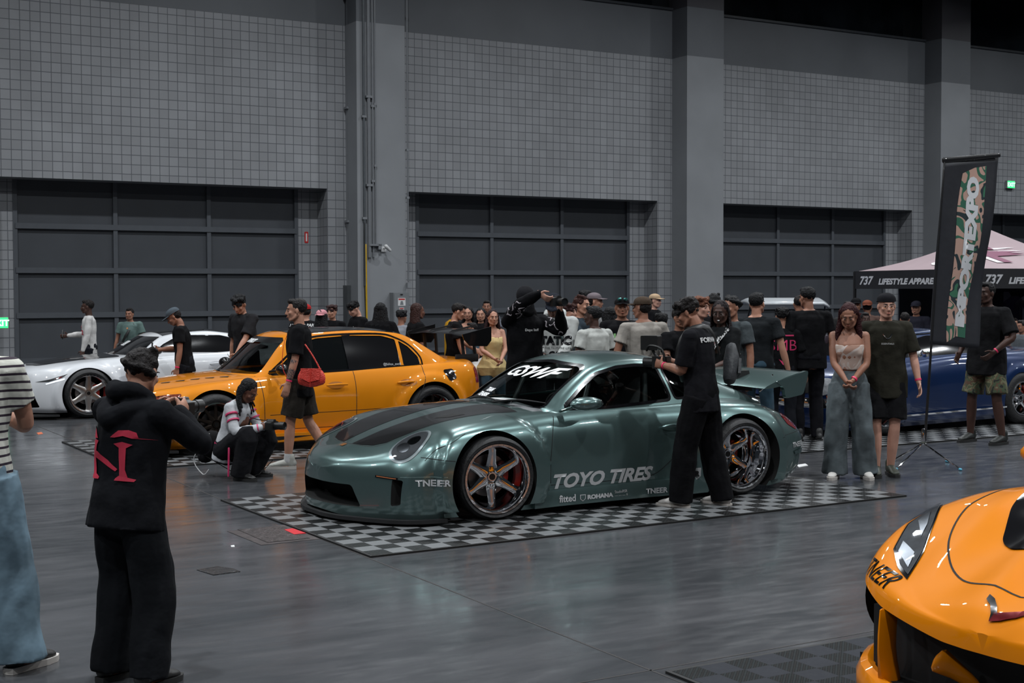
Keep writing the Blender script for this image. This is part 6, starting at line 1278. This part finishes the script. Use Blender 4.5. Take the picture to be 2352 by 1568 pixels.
c = visitor(1131, 17.9, 706, 290, 'woman with long dark hair in a pale yellow top and blue jeans', 'light', ('tank', (.55, .42, .20)), ('long', (.018, .007, .008)), ('jeans', (.02, .05, .075), denim('blue denim', (.025, .06, .09))), female=True, lh=(-.04, .26, .98), rh=(.05, .25, 1.0), lpole=(-1, -.6, -.3), rpole=(1, -.6, -.3), vox=.008, head=(-5, 0))
g = G(); Pp = c['T']; g.chain([Pp(0, 0, .07), Pp(0, 0, .0), Pp(0, 0, -.06)], [(.15, .105), (.185, .14), (.215, .165)], lat=(1, 0, 0), n=18); pe = g.obj('peplum', MATS[c['shirt'].data.materials[0].name], c['r']); noisy(pe, .012, 14)
# raised-arm cameraman in beanie
c = visitor(1206, 14.3, 659, 292, 'cameraman in black hoodie and beanie holding a camera up above head height', 'pale', ('hoodie', (.004, .004, .005)), None, ('baggy', (.005, .005, .006)), hat=('beanie', (.010, .010, .012)), rh=(.02, .42, 1.66), lh=(-.20, .40, 1.48), rpole=(1, .1, .35), lpole=(-.6, .2, -1), rhd=(-.45, .6, -.5), lhd=(.0, .3, 1), vox=.0075, W=1.08, band=1, curl=.8, d=.02)
camera_rig(c, Vector((-.13, .50, 1.58)) * c['s'], 'black camera raised in both hands by the cameraman in the beanie', rz=.1)
for sd in (-1, 1):
    S, el, wr, d = c['ARM'][sd]; u = (el - S).normalized(); tt = bvh(c['shirt'].data)
    for k in range(9):
        q = S.lerp(el, .15 + .1 * k); o_ = Vector((math.sin(k * 2.1), .9, math.cos(k * 1.7) * .5)).normalized(); pts = []
        for j in range(4):
            p_ = q + u * (.02 * j) + o_.cross(u).normalized() * (.03 * math.sin(j * 1.5 + k)); h = tt.find_nearest(p_ + o_ * .09); pts.append(h[0] + h[1] * .003)
        G().chain(pts, [.006, .008, .006, .003], n=6).obj('sleeve_print', mat('grey flame print', (.28, .25, .27), .7), c['shirt'])
printed(c, 'Dope Stuff', .02, .38, .035, m_prw, bold=.001)
G().chain([c['hp'](0, .05, -.05), c['hp'](0, .03, -.10)], [(.068, .062), (.085, .08)], n=14).obj('face_cover', cloth('black knit', (.008, .008, .009)), c['r'])
c = visitor(1274, 15, 675, 262, 'man in black cap with a white letter and pale printed hoodie looking at his hands', 'brown', ('hoodie', (.40, .41, .40)), hat=('cap', (.010, .012, .018)), head=(0, 32), lh=(-.09, .33, 1.04), rh=(.10, .33, 1.04), d=.05, vox=.0085, W=1.15, curl=1.0)
printed(c, 'STATIC', 0, .24, .12, m_blk, bold=.008); printed(c, 'BELIEVE THE TRUTH THE LIFE', 0, .19, .03, m_blk); printed(c, 'IN GOD', 0, .10, .09, m_blk, bold=.004)
M = c['HM']; v, f = textmesh('A', .05, shear=.3, bold=.003); pydata('cap_letter', [M @ Vector((.018 - x, .092 + .012 * 0, .058 + y)) for x, y in v], f, m_decw, c['r'], smooth=False)
phone(c, Vector((.0, .42, 1.04)) * c['s'], 'phone held by the man in the pale printed hoodie', Matrix.Rotation(1.3, 4, 'X'))
visitor(1303, 17.2, 691, 330, 'young person with swept brown hair, face just visible between two caps', 'pale', ('tee', (.2, .2, .2)), ('mop', (.03, .015, .012)))
c = visitor(1333, 16.3, 673, 325, 'young man with brown curly hair in a dark slate t-shirt', 'light', ('tee', (.025, .035, .045)), ('curly', (.04, .015, .012)), vox=.009, rh=(.1, .3, .95))
visitor(1362, 18.6, 668, 350, 'man in a faded grey cap at the back of the crowd', 'light', ('tee', (.2, .2, .2)), hat=('cap', (.12, .10, .11)))
visitor(1344, 20.2, 662, 80, 'person with tall dark hair at the very back of the crowd', 'brown', hair=('mop', DK))
c = visitor(1366, 14.9, 697, 130, 'bearded man in a plain off-white t-shirt, seen from behind', 'dark', ('tee', (.40, .41, .39)), ('short', DK), W=1.3, vox=.0085, head=(25, 0)); restyle(c['shirt'], cloth('off white cotton', (.40, .41, .39)))
visitor(1402, 16.4, 700, 110, 'person with long black wavy hair behind the off-white t-shirt', 'brown', hair=('long', DK), female=True)
c = visitor(1428, 15.7, 678, 280, 'stocky man in black printed t-shirt with sunglasses resting on his cap', 'tan', ('tee', BLK), hat=('cap', BLK, (.25, .25, .26)), W=1.35, vox=.0085, head=(-10, -4)); printed(c, 'JAPAN', 0, .30, .09, mat('green print', (.25, .5, .2), .6), bold=.006)
for q in (-1, 1): G().ell(c['hp'](q * .035, .085, .095), (.026, .012, .018), n=10).obj('sunglass_lens', mat('mirrored lens', (.1, .35, .33), .1, metal=.9, var=0), c['r'])
c = visitor(1478, 14.5, 676, 108, 'man in brown cap and stone-grey t-shirt with a large outlined number on the back', 'tan', ('tee', (.27, .25, .225)), hat=('cap', (.05, .035, .025)), W=1.42, vox=.0085, head=(38, 0)); printed(c, '01', .03, .14, .30, mat('number outline', (.12, .11, .10), .8), True, bold=-.006)
visitor(1502, 23, 672, 330, 'distant visitor in a tan hat against the block wall', 'pale', hat=('cap', (.35, .25, .16)))
visitor(1520, 16.6, 715, 100, 'person with dark hair and light brown shirt beside the man with the numbered shirt', 'light', ('tee', (.14, .12, .10)), ('mop', DK))
visitor(1560, 14.2, 700, 300, 'person in a black t-shirt half hidden by the videographer hair', 'tan', rh=(.2, .3, 1.0))
visitor(1604, 14.4, 675, 320, 'person with wavy auburn hair behind the videographer', 'pale', ('tee', (.05, .05, .055)), ('mop', (.12, .045, .025)))
c = visitor(1658, 13.4, 684, 222, 'smiling woman with braids, glasses and a black t-shirt with checkered strap', 'dark', ('big', (.010, .011, .012)), ('braids', (.010, .006, .007)), female=True, vox=.0075, W=1.05, lh=(-.12, .30, 1.05), head=(25, 8))
hp = c['hp']
for q in (-1, 1): G().chain([hp(q * .032 + .022 * math.cos(a), .094, .002 + .017 * math.sin(a)) for a in [2 * PI * k / 12 for k in range(13)]], [.0018] * 13, n=5, sub=1).obj('glasses', m_bp, c['r'])
G().ell(hp(0, .093, -.062), (.020, .006, .006), n=8).obj('teeth', m_decw, c['r']); G().chain([c['T'](-.07, .06, .48), c['T'](0, .145, .34), c['T'](.07, .06, .48)], [.005] * 3, n=6).obj('necklace', m_chrome, c['r'])
mk = mat('checkered strap', (.5, .5, .5), .6, var=0); nt = mk.node_tree; ck = nd(nt, 'ShaderNodeTexChecker'); ck.inputs['Scale'].default_value = 50; ck.inputs[1].default_value = (.5, .5, .5, 1); ck.inputs[2].default_value = (.01, .01, .01, 1); tc_ = nd(nt, 'ShaderNodeTexCoord'); nt.links.new(tc_.outputs['Object'], ck.inputs[0]); nt.links.new(ck.outputs[0], nt.nodes['Principled BSDF'].inputs['Base Color'])
strap_seam(c, [c['T'](-.11, .05, .50), c['T'](-.05, .16, .36), c['T'](.02, .17, .24)], mk, 'checkered_strap', .018)
visitor(1640, 16.5, 670, 90, 'dark-haired person just visible over the smiling woman', 'tan', hair=('curly', DK))
c = visitor(1684, 14.4, 675, 218, 'man with curly black hair and glasses behind the smiling woman', 'tan', ('tee', (.05, .06, .065)), ('curly', DK), vox=.009)
c = visitor(1737, 15.1, 667, 62, 'broad man in a dark polo shirt and blue jeans, back turned', 'light', ('tee', (.012, .014, .016)), ('short', DK), ('jeans', (.03, .06, .08), denim('blue denim')), W=1.32, vox=.0085, head=(-8, 0))
c = visitor(1797, 16.0, 702, 85, 'person in black shirt with a pink monogram on the back under the raised tailgate', 'light', ('jersey', BLK), ('mop', DK), W=1.15); printed(c, 'SMB', 0, .22, .18, m_pk, True, bold=-.001); blot(c, [(-.12, .40), (.12, .40), (.12, .385), (-.12, .385)], m_pk, True); blot(c, [(0, .05), (.05, .12), (0, .09), (-.05, .12)], m_pk, True)
c = visitor(1858, 16.05, 658, 98, 'tall man in black t-shirt and black trousers, back turned beside the blue coupe', 'tan', ('tee', (.006, .006, .007)), ('short', DK), ('pants', (.006, .006, .008)), W=1.25, vox=.0085, lh=(-.30, .0, .86), band=-1, head=(20, 6), d=.02)
o = item('drink_can', c, Vector((-.30, .03, .80)), 'red drink can in the hand of the tall man in black', 'can'); G().lathe([(0, -.06), (.03, -.06), (.033, -.05), (.033, .05), (.03, .06), (0, .06)], axis='z', n=20).obj('can_body', mat('red can', (.5, .02, .02), .3, metal=.5), o)
for i, a in enumerate([(1836, 19.6, 676, 90, 'dark-haired person behind the raised tailgate', 'tan', ('tee', BLK)), (1947, 21.5, 690, 255, 'man in sunglasses by the tent leg', 'tan', ('tee', (.03, .03, .03))), (1966, 22.5, 683, 260, 'person in a black cap beside the tent leg', 'light', ('tee', (.12, .03, .03))),
    (1992, 22.4, 688, 70, 'person with an auburn hat under the tent edge', 'tan', ('tee', (.10, .06, .05))), (1987, 20.2, 716, 268, 'person in glasses and green shirt behind the woman with red hair', 'dark', ('tee', (.02, .09, .07))),
    (2079, 20, 716, 90, 'person in a white t-shirt with back print, seen from behind at the tent', 'tan', ('tee', (.42, .42, .40))), (2105, 22, 690, 240, 'person in a dark cap browsing shirts in the tent', 'light', ('tee', (.02, .02, .03))),
    (2330, 21, 730, 250, 'person in a dusty pink top at the far side of the banner', 'light', ('tee', (.22, .13, .11))), (2350, 19.4, 735, 200, 'person in a grey shirt cut off by the picture edge', 'tan', ('tee', (.10, .11, .12)))]):
    kw = {}
    if i == 2: kw['hat'] = ('cap', BLK)
    if i == 3: kw['hat'] = ('back', (.16, .05, .03))
    if i == 6: kw['hat'] = ('cap', (.02, .02, .03))
    c = visitor(*a, vox=.012, **kw)
    if i == 1: [G().ell(c['hp'](q * .032, .088, .004), (.026, .012, .018), n=10).obj('sunglass_lens', m_bp, c['r']) for q in (-1, 1)]
    if i == 5: printed(c, 'ClubLoose', 0, .36, .07, m_blk, True, bold=.001)
# ================================================================ banner flag and tent
def banner():
    p = onfloor(2120, 1052); yaw = math.radians(28); r = empty('banner_flag', (p.x, p.y, 0), yaw, 'tall black banner flag with camouflage panel and white vertical lettering on a tripod stand', 'banner')
    mf = mat('banner cloth', (.010, .011, .016), .6, var=.15, scale=3, bump=.3, bscale=5); mpole = mat('black pole', (.008, .008, .009), .35, coat=.3); mcam = blotchmat('banner camouflage', [(.42, .26, .21), (.02, .10, .06), (.40, .25, .20), (.008, .02, .025), (.03, .13, .07)], 3.2)
    def loc(px, py):     # picture point on the banner's own upright plane
        rr = ray(px, py); n = Vector((-math.sin(yaw), math.cos(yaw), 0)); o = Vector((0, 0, CH)); t = ((p - o).dot(n)) / rr.dot(n); q = o + rr * t - p; return q.dot(Vector((math.cos(yaw), math.sin(yaw), 0))), q.z
    P1, P2 = loc(2125, 1000), loc(2169, 372)
    G().chain([(0, 0, .28), (P1[0], 0, P1[1]), ((P1[0] + P2[0]) / 2 - .005, 0, (P1[1] + P2[1]) / 2), (P2[0], 0, P2[1])], [.017, .015, .012, .010], n=10).obj('pole', mpole, r)
    T1, T2 = loc(2166, 368), loc(2296, 356); G().chain([(T1[0], 0, T1[1]), (T2[0], 0, T2[1])], [(.012, .03), (.010, .025)], lat=(0, 1, 0)).obj('top_arm', mpole, r)
    corners = [loc(2168, 374), loc(2296, 360), loc(2243, 800), loc(2136, 790)]
    def sheet(c, y, nm, m, par, nx=14, nz=40, amp=.03):
        vs = []
        for i in range(nz + 1):
            for j in range(nx + 1):
                u, v = j / nx, i / nz; a = Vector(c[0]).lerp(Vector(c[1]), u); b = Vector(c[3]).lerp(Vector(c[2]), u); q = a.lerp(b, v); w = amp * math.sin(u * 7 + v * 3) * v + .02 * math.sin(v * 9 + u * 2) * u
                vs.append((q.x, y + w, q.y))
        return pydata(nm, vs, [(i * (nx + 1) + j, i * (nx + 1) + j + 1, (i + 1) * (nx + 1) + j + 1, (i + 1) * (nx + 1) + j) for i in range(nz) for j in range(nx)], m, par)
    f = sheet(corners, 0, 'flag_cloth', mf, r); t = bvh(f.data); bake(f, [('SOLIDIFY', dict(thickness=.003, offset=0))]); fn = caster([t], (0, 0, 0), (1, 0, 0), (0, 0, 1), (0, 1, 0))
    def edge(pxs): return [loc(*q) for q in pxs]
    patch('camouflage_panel', edge([(2212, 398), (2240, 385), (2268, 381), (2264, 420), (2258, 470), (2250, 560), (2236, 640), (2226, 700), (2219, 776), (2195, 772), (2168, 786), (2170, 740), (2176, 690), (2186, 620), (2192, 560), (2198, 480), (2206, 430)]), fn, mcam, f, .004, .05)
    # lettering runs up the panel
    v, q = textmesh('IMPORTEXPO', .185, bold=.012, wide=1.0, spacing=.92, align='LEFT'); A = Vector(loc(2215, 752)); B = Vector(loc(2248, 408)); d = (B - A); L = max(a[0] for a in v); k = d.length / L; d.normalize(); n = Vector((-d.y, d.x)); v = [(A.x + d.x * a * k + n.x * b * 1.15, A.y + d.y * a * k + n.y * b * 1.15) for a, b in v]
    wrap('banner_lettering', v, q, fn, mat('banner white', (.55, .56, .58), .6, var=.03), f, .06, .007)
    h = G(); h.chain([(0, 0, .16), (0, 0, .30)], [.022, .018], n=14, sub=1); h.ell((0, 0, .16), (.04, .04, .022)); hub = h.obj('stand_hub', m_chrome, r)
    for px, py in ((2207, 1081), (2178, 1062), (2058, 1080), (2050, 1060)):
        e = onfloor(px, py) - p; c_, s_ = math.cos(-yaw), math.sin(-yaw); e = Vector((e.x * c_ - e.y * s_, e.x * s_ + e.y * c_, .012)); l = G().chain([(0, 0, .16), e], [.010, .008], n=8, sub=1).obj('stand_leg', m_chrome, r); G().chain([e - e.normalized() * .03, e], [.013, .014], n=8).obj('foot_cap', mat('blue rubber cap', (.08, .35, .5), .5), l)
    return r
banner()
def tent():
    Z = 23.4; L = at(1963, Z); yaw = math.radians(-68); r = empty('pop_up_tent', (L[0], L[1], 0), yaw, 'pop-up sales tent with pale pink roof and black lettered valance', 'tent'); S_ = 3.05; ze = CH - (624 - 664) / FPX * Z; zb_ = CH - (656 - 664) / FPX * Z - .02
    zp = ze + .68; mr = mat('pale pink canopy', (.27, .20, .215), .7, var=.06, scale=2); mv = mat('black canopy fabric', (.012, .012, .015), .6, var=.1); mw = mat('stall wall print', (.03, .032, .045), .8, var=.3, scale=2)
    n = 14; vs = []; fs = []
    cs = [(0, 0), (S_, 0), (S_, S_), (0, S_)]; ap = Vector((S_ / 2, S_ / 2, zp))
    g = G()
    for i in range(4):
        a = Vector((*cs[i], ze)); b = Vector((*cs[(i + 1) % 4], ze)); vs = []
        for j in range(n + 1):
            for k in range(n + 1):
                e = a.lerp(b, k / n); q = e.lerp(ap, j / n); q.z -= .10 * math.sin(PI * j / n) * (.4 + .6 * abs(2 * k / n - 1)) + 0; vs.append(q)
        g.add(vs, [(j * (n + 1) + k, j * (n + 1) + k + 1, (j + 1) * (n + 1) + k + 1, (j + 1) * (n + 1) + k) for j in range(n) for k in range(n)])
    can = g.obj('canopy', mr, r); tr = bvh(can.data)
    fn = caster([tr], (0, 0, 0), (1, 0, 0), (0, 0, 1), (0, 1, 0)); mpl = mat('maroon logo', (.16, .05, .09), .7, var=.05); mwl = mat('logo white', (.6, .56, .57), .7)
    for dx, m, o in ((-.16, mwl, .01), (0, mpl, .016)): words('canopy_logo', '3', 1.75 + dx, ze + .10, .42, fn, m, can, off=o, shear=.9, bold=.02, wide=2.3)
    fn2 = caster([tr], (0, 0, 0), (0, 1, 0), (0, 0, 1), (-1, 0, 0))
    for dx, m, o in ((-.12, mwl, .01), (0, mpl, .016)): words('canopy_logo', 'F', .75 + dx, ze + .12, .36, fn2, m, can, off=o, shear=-.2, bold=.02, wide=2.2)
    M2 = Matrix.Translation((S_, 0, 0)) @ Matrix.Rotation(PI / 2, 4, 'Z')
    for (x0, y0, x1, y1) in ((0, 0, S_, 0), (0, 0, 0, S_), (S_, 0, S_, S_), (0, S_, S_, S_)):
        G().box(min(x0, x1) - .01, max(x0, x1) + .01, min(y0, y1) - .01, max(y0, y1) + .01, ze - .29, ze + .01).obj('valance', mv, r, smooth=False)
    mt = mat('valance print', (.5, .5, .52), .6, var=.05)
    for x, s_, sz, w in ((.14, '737', .19, 1.2), (.66, 'LIFESTYLE APPAREL', .13, 1.3)):
        flat_text('valance_lettering', s_, sz, Matrix.Translation((x, -.013, ze - .215)), mt, r, bold=.006, wide=w, shear=.25)
    for x, s_, sz, w in ((.10, '737', .19, 1.1), (.56, 'LIFESTYLE APPAREL', .13, 1.3)): flat_text('valance_lettering', s_, sz, M2 @ Matrix.Translation((x, -.013, ze - .215)), mt, r, bold=.006, wide=w, shear=.25)
    for (x, y) in cs: G().box(x - .02, x + .02, y - .02, y + .02, 0, ze).obj('tent_leg', m_matt, r, smooth=False)
    G().box(.03, S_ - .03, S_ - .03, S_, .0, ze - .25).obj('back_wall', mw, r, smooth=False); G().box(.0, .03, .9, S_ - .03, .0, ze - .25).obj('side_wall', mw, r, smooth=False)
    for x, s_, rot in ((.30, 'NIN', 0), (1.35, 'LES', -PI / 2)):
        pass
    flat_text('wall_lettering', 'NK', 1.1, Matrix.Translation((.15, S_ - .035, .95)), mat('wall print grey', (.25, .25, .28), .8), r, bold=.03, wide=1.0)
    M = Matrix.Translation((1.25, S_ - .06, ze - .35)) @ Matrix.Rotation(PI / 2, 4, 'Y'); flat_text('wall_lettering', 'LESS', .32, M, mat('stall print white', (.4, .4, .42), .8), r, bold=.02)
    # shirts for sale hang from a rail: each its own thing
    for i, (x, col, nm) in enumerate(((.75, (.06, .05, .09), 'dark purple'), (1.05, (.35, .35, .37), 'pale grey'), (1.62, (.02, .02, .025), 'black'), (2.0, (.30, .28, .28), 'light stone'), (2.7, (.35, .35, .36), 'off-white'))):
        w = r.location + Matrix.Rotation(yaw, 3, 'Z') @ Vector((x, S_ - .25, ze - .42)); o = empty('hanging_shirt', w, yaw, nm + ' t-shirt hanging on the back wall of the sales tent', 'shirt')
        g = G(); g.prism(rounded([(-.09, 0), (.09, 0), (.30, -.12), (.24, -.24), (.19, -.18), (.19, -.62), (-.19, -.62), (-.19, -.18), (-.24, -.24), (-.30, -.12)], .02), -.03, .03).obj('shirt_body', cloth('%s cotton' % nm, col), o); G().chain([(-.15, 0, -.03), (0, 0, .05), (.15, 0, -.03)], [.006] * 3, n=6).obj('hanger', m_bp, o)
    return r
tent()
# second, shorter checkered mat strip seen behind the banner and a fluorescent litter of small things
b = empty('litter_scrap', onfloor(1160, 1195) + Vector((0, 0, 0)))
bpy.data.objects.remove(b)
